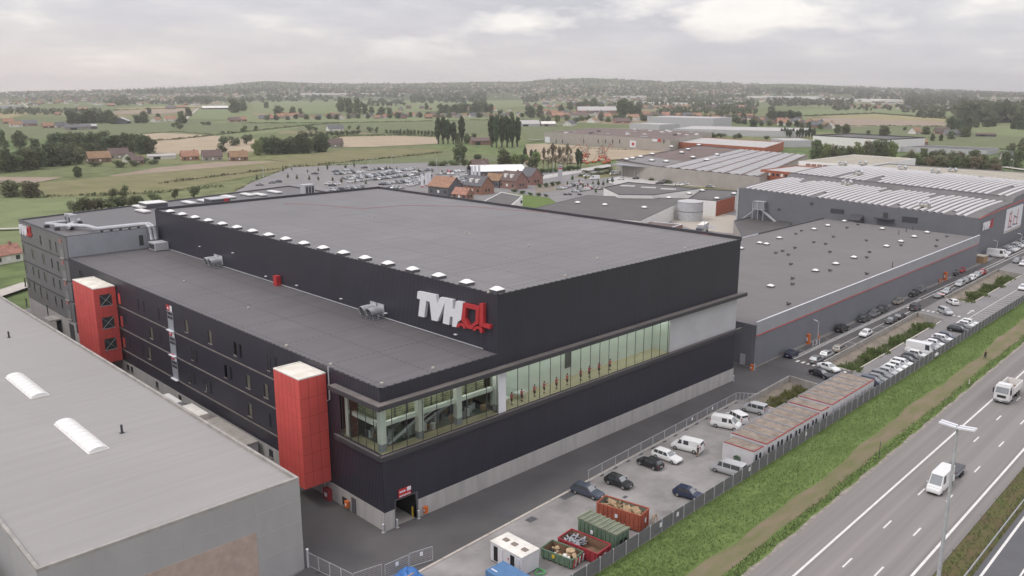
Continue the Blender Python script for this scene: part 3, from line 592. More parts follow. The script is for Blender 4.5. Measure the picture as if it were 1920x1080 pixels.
# loading door
dr = MB(); dr.box(DX0-.12, DX0, Y0-.1, Y0+.2, 0, 3.77); dr.box(DX1, DX1+.3, Y0-.1, Y0+.2, 0, 3.77); dr.box(DX0, DX1, Y0-.1, Y0+.2, 3.65, 3.77); fr = dr.build('door_frame', M['darkgrey'], hall)
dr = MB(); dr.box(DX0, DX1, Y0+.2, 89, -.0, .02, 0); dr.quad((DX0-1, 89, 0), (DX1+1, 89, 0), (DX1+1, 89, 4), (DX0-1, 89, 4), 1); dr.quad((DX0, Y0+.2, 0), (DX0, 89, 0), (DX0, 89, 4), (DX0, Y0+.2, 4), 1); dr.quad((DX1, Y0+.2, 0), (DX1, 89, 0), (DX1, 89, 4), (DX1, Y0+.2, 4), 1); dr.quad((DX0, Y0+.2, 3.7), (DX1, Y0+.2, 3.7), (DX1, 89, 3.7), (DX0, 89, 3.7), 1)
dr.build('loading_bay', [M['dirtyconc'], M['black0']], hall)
MB().box(DX1-.25, DX1-.1, Y0+.5, Y0+.65, 0.02, 1.5).build('yellow_post', M['yellow'], hall)
sg = MB(); sg.box(59.2, 61.2, Y0-.09, Y0-.03, 3.85, 5.0, 0); s0 = sg.build('door_sign', M['signred'], hall)
MB().box(60.55, 61.17, Y0-.12, Y0-.085, 4.45, 4.97).build('number_field', M['signwhite'], s0)
for i in range(6): MB().box(59.35+i*.3, 59.55+i*.3, Y0-.12, Y0-.085, 3.95, 4.12).build('letter', M['signwhite'], s0)
for i in range(3): MB().box(59.35+i*.33, 59.6+i*.33, Y0-.12, Y0-.085, 4.5, 4.72).build('letter', M['signwhite'], s0)
# flank windows, louvers and door stacks
def fpx(o, s, pts): return [(o[0]+x/s, o[1]+y/s) for x, y in pts]
def win(kind, px, py, x=X0, host=None, wd_=.95, ht=2.0):
    y, z = XF(px, py, x); host = host or hall
    if kind == 'louver':
        a = MB()
        for i in range(7): a.box(x-.05, x-.01, y-.32, y+.32, z-1.0+i*.3, z-.83+i*.3)
        return a.build('louver', M['black0'], host)
    if kind == 'narrow': wd_, ht = .75, 2.1
    if kind == 'wide': wd_, ht = 1.25, 2.1
    a = MB(); a.box(x-.05, x-.01, y-wd_/2, y+wd_/2, z-ht/2, z+ht/2, 0); a.box(x-.07, x-.05, y+wd_*.15, y+wd_/2, z-ht/2+.05, z+ht/2-.02, 1); f = a.build('window', [M['olive'] if kind == 'wide' else M['pane'], M['black0']], host)
    MB().box(x-.2, x-.01, y-wd_/2-.08, y+wd_/2+.08, z-ht/2-.12, z-ht/2, 0).build('sill', M['ledge'], f)
c3, c4, c5, c6 = ((220,560),8), ((220,640),8), ((400,640),8), ((400,740),8)
for q in fpx(*c3, [(315,80),(400,115),(625,225),(1850,785),(120,300),(655,590),(1195,860),(185,650),(390,770)])+fpx(*c4, [(1705,475),(1160,560),(1405,690)])+fpx(*c5, [(410,145),(940,345),(270,480)])+fpx(*c6, [(855,385)]): win('louver', *q)
for q in fpx(*c3, [(1775,760),(1130,830),(115,620)])+fpx(*c4, [(1630,445),(1085,530),(1330,660)])+fpx(*c5, [(330,105),(835,335),(190,450)])+[(151,516),(155,517)]: win('narrow', *q)
for q in fpx(*c3, [(1040,415),(1395,580),(515,515),(485,825)])+fpx(*c5, [(525,605),(795,745)])+fpx(*c6, [(555,230)]): win('wide', *q)
for q in fpx(*c4, [(165,390),(222,420),(600,650),(945,855)])+fpx(*c6, [(870,880)])+[(647,940)]: win('low', *q, x=X0-.06, wd_=1.1, ht=1.15)
for zc in (16.3, 11.75, 7.4):                                     # goods doors stacked in one column, each with a red number board
    y = 143.0; a = MB(); a.box(X0-.10, X0-.01, y-1.15, y+1.15, zc-2.35, zc+1.1, 0); d0 = a.build('goods_door', M['silverclad'], hall)
    a = MB()
    for i in range(3):
        for j in range(2): a.box(X0-.13, X0-.10, y-1.0+i*.68, y-.42+i*.68, zc-.35+j*.7, zc+.15+j*.7)
    a.build('pane', M['pane'], d0)
    a = MB(); a.box(X0-.16, X0-.10, y-.35, y+1.15, zc+1.12, zc+2.1, 0); a.box(X0-.16, X0-.10, y-1.15, y-.36, zc+1.12, zc+2.1, 1); a.box(X0-.19, X0-.16, y+.2, y+.7, zc+1.35, zc+1.7, 1); a.build('number_board', [M['signred'], M['signwhite']], d0)
    MB().box(X0-.55, X0-.01, y-1.2, y+1.2, zc-2.5, zc-2.36).build('sill', M['signwhite'], d0)
MB().box(X0-.12, X0-.05, *sorted((XF(665,955,X0)[0]-.5, XF(665,955,X0)[0]+.5)), 0, 2.2).build('side_door', M['darkgrey'], hall)
# red stair boxes hung on the flank
def red_box(lab, y0, y1, z0, z1, win_):
    t = thing('stair_box', lab, 'stair tower', (X0-4.2, y0, z0)); x0 = X0-4.2
    a = MB(); a.box(x0, X0-.16, y0, y1, z0, z1-.15, 0); a.build('wall', M['red'], t)
    a = MB(); a.prism([(x0, y0), (X0-.16, y0), (X0-.16, y1), (x0, y1)], z1-.15, z1+.02, holes=[[(x0+.18, y0+.18), (x0+.18, y1-.18), (X0-.34, y1-.18), (X0-.34, y0+.18)]]); a.build('roof_rim', M['dirtywhite'], t)
    MB().quad((x0+.18, y0+.18, z1-.1), (X0-.34, y0+.18, z1-.1), (X0-.34, y1-.18, z1-.1), (x0+.18, y1-.18, z1-.1)).build('roof', mat('stained white roof', (.80,.77,.70), .85, .1, .5, col2=(.62,.57,.48)), t)
    j = MB(); z = z0+2.2
    while z < z1-.6: j.box(x0-.008, x0, y0, y1, z-.012, z+.012); j.box(x0, X0-.2, y0-.008, y0, z-.03, z+.03); z += 2.6
    for i in range(1, 6): yy = y0+(y1-y0)*i/6; j.box(x0-.008, x0, yy-.03, yy+.03, z0, z1-.2)
    for i in range(1, 3): xx = x0+4*i/3; j.box(xx-.03, xx+.03, y0-.008, y0, z0, z1-.2)
    j.build('panel_joint', mat('dark red joint', (.36,.05,.048), .7, .1), t)
    if win_:
        for zc in (15.2, 10.7, 6.4):
            w = MB(); w.box(x0+1.0, x0+3.2, y0-.03, y0+.02, zc-1.1, zc+1.1, 0); w_ = w.build('window', M['pane'], t)
            w = MB(); w.beam((x0+1.05, y0-.06, zc-1.05), (x0+3.15, y0-.06, zc+1.0), .12, .06); w.beam((x0+1.05, y0-.07, zc+1.0), (x0+3.15, y0-.07, zc-1.05), .12, .04); w.box(x0+.95, x0+3.25, y0-.06, y0-.02, zc-1.2, zc-1.1); w.build('brace', M['steel'], w_)
            MB().box(X0-.12, X0-.02, y0-1.9, y0-.9, zc-.9, zc+1.1).build('red_shutter', M['red'], t)
red_box('nearer red panelled stair box on the black flank, with a dirty white roof', 93.4, 99.9, 3.0, 18.4, False)
red_box('farther red stair box on the black flank, with crossed braces in its windows', 168, 179.6, 2.7, 17.7, True)
# ---------------- the letters: one outline, used at every size
LOGO = [[(160,195),(575,280),(600,480),(665,330),(955,385),(945,585),(1000,590),(1020,415),(1180,445),(1140,830),(1060,880),(1030,1000),(935,985),(950,770),(890,760),(865,950),(725,910),(775,440),(610,870),(475,840),(430,430),(355,405),(310,780),(175,750),(215,375),(145,350)]]
TRUCK = [[(1190,462),(1542,545),(1530,925),(1440,965),(1385,1050),(1270,1020),(1235,960),(1190,900),(1140,850)]]
TRHOLE = [(1245,560),(1470,612),(1462,868),(1395,925),(1350,965),(1310,960),(1245,830),(1228,800)]
MAST = [(1552,465),(1640,470),(1636,920),(1785,962),(1782,1040),(1600,995),(1552,965)]
def arc(cx, cy, r0, r1, a0, a1, n=9):
    A = [a0+(a1-a0)*i/n for i in range(n+1)]
    return [(cx+r1*cos(t), cy-r1*sin(t)) for t in A]+[(cx+r0*cos(t), cy-r0*sin(t)) for t in A[::-1]]
WHEELS = [arc(1135,1010,45,105,pi*.98,-.25), arc(1510,1085,50,110,pi*.98,-.5)]
def uv(p):                                                        # zoomed tracing -> metres on the hall's flank plane
    y, z = XF(770+p[0]/12, 530+p[1]/12, 76.3); return (y, z)
YL, ZL = uv((145, 350))[0], uv((1510, 1190))[1]
def place_logo(host_name, label, put, s=1.0, depth=.5, slots=True):
    t = None
    conv = lambda pl: [((YL-uv(p)[0])*s, (uv(p)[1]-ZL)*s) for p in pl]
    return conv(LOGO[0]), conv(TRUCK[0]), conv(TRHOLE), conv(MAST), [conv(w) for w in WHEELS]
def logo(label, axis, origin, s, depth, loc):
    let, tr, ho, ma, wh = place_logo('', '', None, s)
    t = thing('company_sign', label, 'sign', loc)
    a, r = MB(), MB()
    def ext(mb, poly, holes=()):
        if axis == 'x': mb.xprism([(origin[1]-u, origin[2]+v) for u, v in poly], origin[0]-depth, origin[0]-.02, holes=[[(origin[1]-u, origin[2]+v) for u, v in h] for h in holes])
        else: mb.yprism([(origin[0]+u, origin[2]+v) for u, v in poly], origin[1]-depth, origin[1]-.02, holes=[[(origin[0]+u, origin[2]+v) for u, v in h] for h in holes])
    ext(a, let); ext(r, tr, [ho]); ext(r, ma)
    for w in wh: ext(r, w)
    a.build('lettering', M['signwhite'], t); r.build('forklift_emblem', M['signred'], t)
logo('large white TVH letters with red forklift outline high on the black wall', 'x', (XT, YL, ZL), 1.0, .55, (XT, YL, ZL))
# ---------------- grey wing at the far left
WP = [(X0, 195.02), (141, 195.02), (141, 248), (X0, 229)]
wing = thing('grey_office_wing', 'mid grey five storey wing joined to the far end of the black hall', 'building', (X0, 195.02, 0))
WZ = 23.85
MB().prism(WP, 4.6, WZ-.3, top=False).build('wall', M['greyclad'], wing); MB().prism(WP, 0, 4.6, top=False).build('plinth', M['concrete'], wing)
MB().prism(WP, WZ-.3, WZ+.1, holes=[inset(WP, .3)[::-1]]).build('parapet', M['darkgrey'], wing); MB().prism(inset(WP, .29), 0, WZ-.25, sides=False).build('roof', M['roof_wing'], wing, fix=False)
MB().quad((X0+.2, 195.0, 19.3), (XT-.05, 195.0, 19.3), (XT-.05, 195.0, WZ-.02), (X0+.2, 195.0, WZ-.02)).build('pale_end_wall', M['silverclad'], wing)
e = MB()
for z in (18.7, 13.9, 9.4): e.box(X0-.06, X0-.0, 195.1, 229, z-.12, z+.12)
e.build('storey_joint', M['blacktrim'], wing)
c1, c2 = ((20,400),8), ((20,500),8)
for q in fpx(*c1, [(450,400),(595,465),(685,500),(495,680),(622,745),(715,790),(200,535),(335,605),(230,800),(345,865),(425,905),(520,950)])+fpx(*c2, [(650,230),(745,270),(220,230),(290,265),(360,300),(455,370),(550,425),(680,505),(775,555),(240,535),(555,645)]):
    win('wide' if q[0] < 62 or 80 < q[0] < 88 else 'narrow', *q, host=wing)
for zc in (21.0, 16.2, 11.6, 7.2):
    y = 198.4; a = MB(); a.box(X0-.08, X0-.01, y-1.2, y+1.2, zc-2.2, zc+1.1); d0 = a.build('goods_door', mat('wing door', (.22,.22,.22), .6, .08), wing)
    a = MB(); a.box(X0-.11, X0-.08, y-.9, y+.9, zc-.2, zc+.9); a.build('pane', M['greyclad'], d0)
    MB().box(X0-.14, X0-.09, y-.4, y+1.0, zc+1.12, zc+1.9).build('number_board', mat('faded red', (.40,.17,.15), .6, .1), d0); MB().box(X0-.3, X0-.01, y-1.25, y+1.25, zc-2.35, zc-2.21).build('sill', M['dirtyconc'], d0)
MB().box(X0-.06, X0-.01, 196.6, 199.6, .1, 3.9).build('roller_door', M['darksteel'], wing)
MB().box(X0-2.6, X0-.01, 205, 209.5, 3.5, 3.75).box(X0-.05, X0-.01, 205.2, 208.8, 0, 3.4, 1).build('loading_canopy', [M['dirtyconc'], M['black0']], wing)
MB().box(X0+15.3, X0+16.2, 194.9, 194.99, 20.0, 22.3).build('window', M['pane'], wing)
logo('small white TVH letters with red forklift on the grey wing, far left', 'x', (X0, 228.4, 20.4), .60, .3, (X0, 228.4, 20.4))
# ---------------- pale grey workshop in the near left corner
sh = [(17.8, 81.2), (45.2, 81.2), (45.2, 262), (17.8, 262)]
shed = flat_building('grey_workshop', 'pale grey flat roofed workshop with brown lower panel, nearest on the left', sh, 11.6, 'silverclad', 'roof_left', .35, 'dirtyconc')
[c for c in shed.children if c.name.startswith('wall')][0].data.materials[0] = mat('aged grey panel', (.36,.355,.352), .8, .08, .25, stretch=(1,1,.3))
e = MB(); z = 2.9
for z in (3.4, 6.2, 8.9): e.box(17.8, 45.25, 81.18, 81.2, z-.03, z+.03); e.box(45.2, 45.22, 81.2, 200, z-.03, z+.03)
for x in (24, 31.5, 39.5): e.box(x-.03, x+.03, 81.18, 81.2, 0, 11)
e.build('panel_joint', mat('pale joint', (.40,.395,.39), .8, .05), shed)
MB().box(23.8, 39.5, 81.12, 81.2, 0, 6.9).build('brown_panel', mat('exposed brown block', (.42,.33,.285), .9, .12, .8), shed)
low = flat_building('low_annexe', 'low grey roofed annexe beside the pale workshop at the left edge', [(-40, 76), (15.2, 76), (15.2, 240), (-40, 240)], 7.0, 'silverclad', 'roof_left', .3, 'dirtyconc')
def sky_barrel(lab, x, y, ln, w=2.3, z=11.25):
    t = thing('roof_light', lab, 'roof light', (x, y, z)); a = MB(); n = 8
    for i in range(n+1):
        an = pi*(i/n); a.v += [(x-w/2*cos(an), y, z+.12+.5*sin(an)), (x-w/2*cos(an), y+ln, z+.12+.5*sin(an))]
    for i in range(n): a.f.append([2*i, 2*i+1, 2*i+3, 2*i+2]); a.m.append(0)
    a.f.append([2*i for i in range(n+1)]); a.m.append(0); a.f.append([2*i+1 for i in range(n+1)][::-1]); a.m.append(0)
    a.build('dome', M['bright_dome'], t)
    for k in range(1, 8):
        a = MB()
        yy = y+ln*k/8
        a.tube([(x-w/2*cos(pi*i/n)*1.012, yy, z+.12+.515*sin(pi*i/n)) for i in range(n+1)], .02, 4); a.build('rib', M['dirtywhite'], t)
    MB().box(x-w/2-.1, x+w/2+.1, y-.1, y+ln+.1, z, z+.13).build('kerb_frame', M['white'], t)
sky_barrel('white barrel roof light on the pale workshop, the nearer of two', 31.6, 105.3, 13); sky_barrel('white barrel roof light on the pale workshop, the farther of two', 32.3, 131, 12.8)
for (px, py, lab) in ((229,812,'thin black vent pipe on the pale workshop roof beside a roof light'), (17,633,'thin black vent pipe at the far left of the workshop roof')):
    x, y = G(px, py, 11.25); MB().tube([(x, y, 11.25), (x, y, 12.4)], .16, 8).box(x-.3, x+.3, y-.3, y+.3, 11.25, 11.3).build('vent_pipe', M['darksteel'], None, loc=(x, y, 11.25)); o = bpy.data.objects[-1] if False else [q for q in COL.objects if q.name.startswith('vent_pipe')][-1]; tag(o, lab, 'vent pipe')
# ---------------- long grey hall with the red line
H2 = [(148.2, 82.5), (290, 86.6), (292, 139), (150, 137)]
h2 = thing('long_grey_hall', 'long dark grey hall with pale parapet and red line, right of the black hall', 'building', (148.2, 82.5, 0))
MB().prism(H2, .3, 6.6, top=False).build('wall', M['midgrey'], h2); MB().prism(inset(H2, -.02), 0, .3, top=False).build('plinth', M['dirtyconc'], h2)
out_ = inset(H2, -.18)
a = MB(); a.quad((*out_[0], 6.95), (*out_[1], 6.95), (*out_[1], 9.65), (*out_[0], 9.65)); MB().prism(H2, 6.6, 8.9, top=False).build('upper_wall', M['midgrey'], h2)
a.build('parapet', M['parapet'], h2, fix=False)
a = MB(); a.beam((H2[0][0], H2[0][1]-.02, 9.66), (H2[1][0], H2[1][1]-.02, 9.66), .3, .07); a.build('coping', M['signwhite'], h2)
a = MB(); a.beam((H2[0][0], H2[0][1]-.12, 6.83), (H2[1][0], H2[1][1]-.12, 6.83), .12, .2); a.build('red_line', M['red'], h2)
MB().prism(inset(H2, .02), 0, 8.92, sides=False).build('roof', M['roof_hall'], h2, fix=False)
a = MB(); a.beam((H2[2][0], H2[2][1]-.1, 9.1), (H2[3][0]+80, H2[3][1]+.9, 9.1), .3, .5); a.build('back_parapet', M['darkgrey'], h2)
a = MB(); a.beam((H2[3][0], H2[3][1]-.1, 9.1), (H2[3][0]+95, H2[3][1]+1.1, 9.1), .3, .5); a.build('white_back_parapet', M['signwhite'], h2)
MB().box(148.05, 148.2, 84.5, 85.6, .3, 2.5).build('door', M['palepanel'], h2)
# ---------------- the big hall with wavy striped roofs
WX0, WX1, WX2, WY0, WY1 = 299.0, 340.0, 400.0, 90.0, 178.5
wh = thing('wavy_roof_hall', 'big blue grey hall with wavy striped roofs at the right edge', 'building', (WX0, WY0, 0))
def wz(x): return 13.5+1.9*sin((x-WX0)/45*pi*1.0)**2*.8
def zed(x, y): return (13.45+ (y-WY0)*.030) + (1.5*sin(min(1,(x-WX0)/38)*pi*.55) if x < WX1 else 3.0+1.0*sin((x-WX1)/44*pi*.7))
HF = [(WX0, WY0), (500, WY0+7.5), (500, WY1+20), (WX2, WY1+8), (WX0, WY1)]
a = MB()
xs = [WX0+(WX1-WX0)*i/14 for i in range(15)]; xs2 = [WX1+(WX2-WX1)*i/14 for i in range(15)]
def ya(x): return WY0+(x-WX0)*.037
for X_ in (xs, xs2):
    for p, q in zip(X_, X_[1:]):
        a.quad((p, ya(p), 0), (q, ya(q), 0), (q, ya(q), zed(q, ya(q))+.1), (p, ya(p), zed(p, ya(p))+.1)); a.quad((p, WY1, 0), (q, WY1, 0), (q, WY1, zed(q, WY1)), (p, WY1, zed(p, WY1)))
a.quad((WX0, ya(WX0), 0), (WX0, WY1, 0), (WX0, WY1, zed(WX0, WY1)+.1), (WX0, ya(WX0), zed(WX0, WY0)+.1))
a.quad((WX2, ya(WX2), 0), (WX2, WY1, 0), (WX2, WY1, 17.6), (WX2, ya(WX2), 16.4)); a.build('wall', M['hallgrey'], wh)
rf, stp = MB(), MB()
for X_ in (xs, xs2):
    for p, q in zip(X_, X_[1:]): rf.quad((p, ya(p), zed(p, ya(p))), (q, ya(q), zed(q, ya(q))), (q, WY1, zed(q, WY1)), (p, WY1, zed(p, WY1)))
rf.build('roof', M['roofband'], wh, fix=False)
random.seed(3)
for X_, gap in ((xs, 1.5), (xs2, 3.2)):
    yy = WY0+4.5; k = 0
    while yy < WY1-2:
        i0, i1 = 0, 14
        if random.random() < .16: i1 = random.choice((9, 11, 12))
        if random.random() < .08: i0 = random.choice((2, 4, 6))
        for i in range(i0, i1):
            p, q = X_[i]+(.8 if i == 0 else 0), X_[i+1]-(1.2 if i == 13 else 0)
            for (u0, u1, h0, h1) in ((0, .25, .05, .34), (.25, .95, .34, .34), (.95, 1.2, .34, .05)):
                stp.quad((p, yy+u0, zed(p, yy)+h0), (q, yy+u0, zed(q, yy)+h0), (q, yy+u1, zed(q, yy)+h1), (p, yy+u1, zed(p, yy)+h1))
        yy += 2.3; k += 1
stp.build('roof_light_strip', M['skystrip'], wh, fix=False)
a = MB()
for p, q in zip(range(0, 14), range(1, 15)):
    y0_, y1_ = ya(WX1)+(WY1-ya(WX1))*p/14, ya(WX1)+(WY1-ya(WX1))*q/14
    a.quad((WX1-.1, y0_, zed(WX1-.1, y0_)-.3), (WX1-.1, y1_, zed(WX1-.1, y1_)-.3), (WX1-.1, y1_, zed(WX1+.1, y1_)+.35), (WX1-.1, y0_, zed(WX1+.1, y0_)+(.35 if p else -1.0)))
a.build('roof_step', M['hallgrey'], wh)
a = MB(); a.beam((WX0, ya(WX0)-.05, zed(WX0, WY0)+.1), (WX2, ya(WX2)-.05, 15.6), .2, .25); a.build('red_line', M['red'], wh)
for y_, z_, w_, h_ in ((XF(1570,396,WX0)[0], XF(1570,396,WX0)[1], 5, 1.6), (XF(1706,412,WX0)[0], XF(1706,412,WX0)[1], 5.2, 1.9), (XF(1461,393,WX0)[0], XF(1461,393,WX0)[1], 1.2, .8), (XF(1522,382,WX0)[0], XF(1522,382,WX0)[1], 1.2, 1)):
    MB().box(WX0-.1, WX0-.01, y_-w_/2, y_+w_/2, z_-h_/2, z_+h_/2).build('vent', M['darksteel'], wh)
MB().box(WX0-.3, WX0+.05, WY1-.6, WY1+.1, 0, 16).build('downpipe', M['steel'], wh)
a = MB(); yA = XF(1428,395,WX0-1)[0]
for i in range(5): a.beam((WX0-1.5, yA-1.5+i*.1, 9+i*.02), (WX0-1.5, yA+1.5, 9+i*.02), .12, .12)
a.beam((WX0-1.6, yA, 9), (WX0-1.6, yA-8.5, 3.5), 1.4, .3); a.beam((WX0-1.6, yA+2, 9), (WX0-1.6, yA+9, 3.5), .3, .3); a.box(WX0-2.6, WX0-.1, yA-1.6, yA+3, 8.8, 9.0); a.box(WX0-2.6, WX0-.1, yA-1.6, yA+3, 11.8, 12.0)
for dy in (-1.6, .7, 3): a.box(WX0-2.7, WX0-2.5, yA+dy-.1, yA+dy+.1, 0, 12)
a.box(WX0-2.4, WX0-.2, yA-1.2, yA+2.6, 9, 11.7, 1); a.build('stair_platform', [M['steel'], M['silverclad']], wh)
a = MB(); yC = XF(1605,407,WX0-2)[0]; a.beam((WX0-.4, yC, 10.6), (WX0-4, yC, 9), 4.2, .3); a.box(WX0-4, WX0-.1, yC-2.1, yC-1.9, 8.6, 9.4); a.build('canopy', M['darksteel'], wh)
a = MB(); yC = XF(1657,417,WX0-1)[0]; a.box(WX0-2.2, WX0-.05, yC-3.2, yC+3.2, 10.2, 10.4); a.box(WX0-.15, WX0-.05, yC-.8, yC+.8, 10.4, 12.4); a.build('canopy', M['darksteel'], wh)
logo('white TVH letters with red forklift on the grey hall at the right edge', 'y', (303.2, ya(308)-.3, 8.9), .66, .25, (303, ya(303), 8.9))
po = thing('wall_poster', 'big white framed poster of red lifting masts on the right hall wall', 'poster', (331, ya(331), 6))
MB().beam((330.5, ya(330.5)-.15, 8.9), (352, ya(352)-.15, 8.9), .2, 8.6).build('panel', M['signwhite'], po)
a = MB()
for i, (x, z0, z1) in enumerate(((335, 6.8, 11.6), (337.2, 6.6, 12.2), (341, 6.8, 10.2), (345.5, 6.4, 12.0))): a.beam((x, ya(x)-.29, z0), (x+.2, ya(x)-.29, z1), .4, .06, 0, up=(0,1,0))
for i, (x0, z0, x1, z1) in enumerate(((334, 6.6, 339, 6.3), (335, 9, 338.5, 8.2), (340, 7, 347, 6.4), (341, 10, 345.8, 8.8), (334.6, 11.2, 337.4, 11.8))): a.beam((x0, ya(x0)-.31, z0), (x1, ya(x1)-.31, z1), .06, .35, 1)
a.beam((331, ya(331)-.3, 5.1), (351.5, ya(351.5)-.3, 5.1), .06, .8, 2)
a.build('picture', [M['red'], M['darkgrey'], M['kerb']], po)
for i, (px, py) in enumerate(((1588,353),(1608,344),(1690,333),(1616,325),(1785,332),(1752,338),(1734,383),(1578,329))):
    x, y = G(px, py, 15.6); t = thing('roof_fan', ['silver smoke fan on the striped roof, nearest the upper step','silver fan just above the first roof step','pair of silver fans mid way on the second striped roof','small silver fan near the left end of the second striped roof','silver fan cluster high on the second striped roof','small silver fan below the fan cluster','silver fan on the first striped roof near its lower edge','small fan at the left corner of the second striped roof'][i], 'roof fan', (x, y, 15))
    a = MB(); z = zed(x, y); a.box(x-1.2, x+1.2, y-1.6, y+1.6, z+.3, z+.8, 0); a.build('base', M['beige'], t)
    a = MB()
    for s in (-1, 1): a.tube([(x, y+s*.7, z+.8), (x, y+s*1.2, z+1.9), (x-.2, y+s*2.0, z+1.3)], [.6, .6, .5], 8)
    a.build('duct', M['steel'], t)
random.seed(7)
# ---------------- older white hall with dark roofs, the tank and neighbours
def PX(z, *pts): return [G(*p, z) for p in pts]
A_ = flat_building('old_white_hall', 'low white walled hall with worn dark roof behind the tank', PX(6.3, (985,394),(1100,366),(1215,370),(1291,372),(1200,414),(1080,404)), 6.3, 'white', 'roof_mid', .12, 'roof_mid')
for px, py in ((1224,406),(1232,402),(1241,398),(1251,393)):
    x, y = G(px, py, 3.6); MB().box(x-.6, x+.1, y-.5, y+.3, 3.1, 4.3).build('window', M['pane'], A_)
B_ = flat_building('white_hall_extension', 'higher white walled block with dark roof and roof lights', PX(8.0, (1132,351),(1178,341),(1250,347),(1312,353),(1224,365),(1160,364)), 8.0, 'white', 'roof_mid', .35, 'darkgrey')
C_ = flat_building('white_and_brick_block', 'dark roofed block with white front and red brick side wall by the tank', PX(7.0, (1290,372),(1318,354),(1390,358),(1378,366),(1343,376)), 7.0, 'white', 'roof_mid', .3, 'darkgrey')
p, q = PX(7.0, (1343,376),(1378,366)); nx, ny = (q[1]-p[1])/hypot(q[0]-p[0], q[1]-p[1])*.15, -(q[0]-p[0])/hypot(q[0]-p[0], q[1]-p[1])*.15; MB().quad((p[0]+nx, p[1]+ny, 0), (q[0]+nx, q[1]+ny, 0), (q[0]+nx, q[1]+ny, 6.6), (p[0]+nx, p[1]+ny, 6.6)).build('brick_wall', M['orangebrick'], C_)
flat_building('low_brick_store', 'low brown brick store between the black hall and the tank', PX(4.2, (1060,400),(1110,405),(1280,420),(1245,430),(1180,428)), 4.2, 'brick', 'roofbrown', .25, 'signwhite')
flat_building('sandy_annexe', 'sandy walled annexe with dark roof in front of the striped hall', PX(5.2, (1376,413),(1408,406),(1482,416),(1462,440),(1400,460)), 5.2, 'sandconc', 'roof_mid', .3, 'darkgrey')
tk = thing('storage_tank', 'round galvanised steel storage tank beside the white hall', 'tank', (304.5, 204, 0))
a = MB()
def lathe(mb, cx, cy, prof_, n=28, m=0):
    o = len(mb.v)
    for r_, z in prof_: mb.v += [(cx+r_*cos(2*pi*k/n), cy+r_*sin(2*pi*k/n), z) for k in range(n)]
    for i in range(len(prof_)-1):
        for k in range(n): c0, c1 = o+i*n+k, o+i*n+(k+1) % n; mb.f.append([c0, c1, c1+n, c0+n]); mb.m.append(m)
pr = [(5.3, 0)]
for i in range(27): pr += [(5.3+.05*(i % 2), .3*i+.05)]
lathe(a, 304.5, 204, pr); a.build('shell', M['steel'], tk); a = MB(); lathe(a, 304.5, 204, [(5.4, 7.85), (5.4, 8.0), (3, 8.5), (.1, 8.7)]); a.build('roof', mat('tank lid', (.5,.5,.5), .5, .06, metal=.3), tk)
a = MB(); lathe(a, 304.5, 204, [(5.39, 3.9), (5.42, 4.0), (5.39, 4.1)]); a.build('band', M['darkgrey'], tk)
def box_bld(name, lab, p0, p1, hgt, dep, wall, roof, par=.4, cap=None, cat='building'):
    g0 = GT(*p0)[2]; a, b_ = Vector(GT(*p0)[:2]), Vector(GT(*p1)[:2]); d = (b_-a).normalized(); nrm = Vector((-d.y, d.x))
    if nrm.dot((a+b_)/2) < 0: nrm = -nrm
    return flat_building(name, lab, [tuple(a), tuple(b_), tuple(b_+nrm*dep), tuple(a+nrm*dep)], g0+hgt, wall, roof, par, cap, g0-3*(g0 > GZ), cat)
fh = flat_building('concrete_depot', 'long sandy concrete depot with white sign boards beyond the lifting machines', [(651, 619), (634, 449), (778, 499), (765, 644)], 9.4, 'sandconc', 'roofbrown', .5, 'sandconc', z0=GZ)
def onwall(px, py, w_, h_, mt, host, name, off=.3):
    d = ray(px, py); A, Bp = Vector((651, 619)), Vector((634, 449)); e = (Bp-A); k = (A.x*e.y-A.y*e.x)/(d.x*e.y-d.y*e.x); P = Vector((d.x*k, d.y*k)); u = e.normalized(); nn = Vector((-abs(u.y), u.x*abs(u.y)/u.y if u.y else 0)); z = H+d.z*k
    MB().beam((*(P-u*w_/2+nn*off), z), (*(P+u*w_/2+nn*off), z), .2, h_).build(name, M[mt], host)
onwall(1027, 262, 7.5, 6, 'signwhite', fh, 'sign_board'); onwall(1187, 270, 7.5, 6.2, 'signwhite', fh, 'sign_board'); onwall(1187.5, 270, 3, 2.5, 'signred', fh, 'sign_emblem', .45); onwall(1228, 263, 5.5, 2.2, 'signwhite', fh, 'lettering'); onwall(1237, 263, 3.4, 2.4, 'signred', fh, 'forklift_emblem')
for px in (1043, 1055, 1095, 1122, 1136, 1149, 1162, 1245): onwall(px, 265, 1, 3.5, 'darksteel', fh, 'door')
random.seed(11)
for i in range(26):
    x, y = random.uniform(655, 765), random.uniform(480, 610); MB().box(x, x+random.uniform(1.5, 4), y, y+3, 9.0, 9+random.uniform(.6, 1.6)).build('roof_unit', M[random.choice(['white', 'darkgrey', 'steel'])], fh)
flat_building('brick_factory_block', 'orange brick block with pale roofs beside the sandy depot', PX(6.0, (1256,265),(1300,256),(1395,262),(1470,266),(1434,277)), 6.0, 'orangebrick', 'rooflight', .5, z0=GZ)
bf = flat_building('brown_roof_factory', 'sandy concrete factory with brown and grey flat roof and open loading bay', [(436, 350), (419, 303), (583, 349), (597, 395)], 9.0, 'sandconc', 'roofbrown', .5, 'darkgrey', z0=GZ)
p = PX(9, (1165,299),(1215,292),(1290,303),(1238,312)); MB().prism(ccw(inset(p, 1)), 0, 8.75, sides=False).build('grey_roof_patch', M['lot'], bf, fix=False)
lb = MB(); lb.box(424, 437, 317, 345, 7.0, 7.5, 0); lb.box(436.8, 437, 317, 345, 0, 7, 1); lb.box(424.5, 437, 316.6, 317, 0, 7, 2)
for y in (325, 335, 344.5): lb.box(424.3, 424.8, y, y+.4, 0, 7, 2)
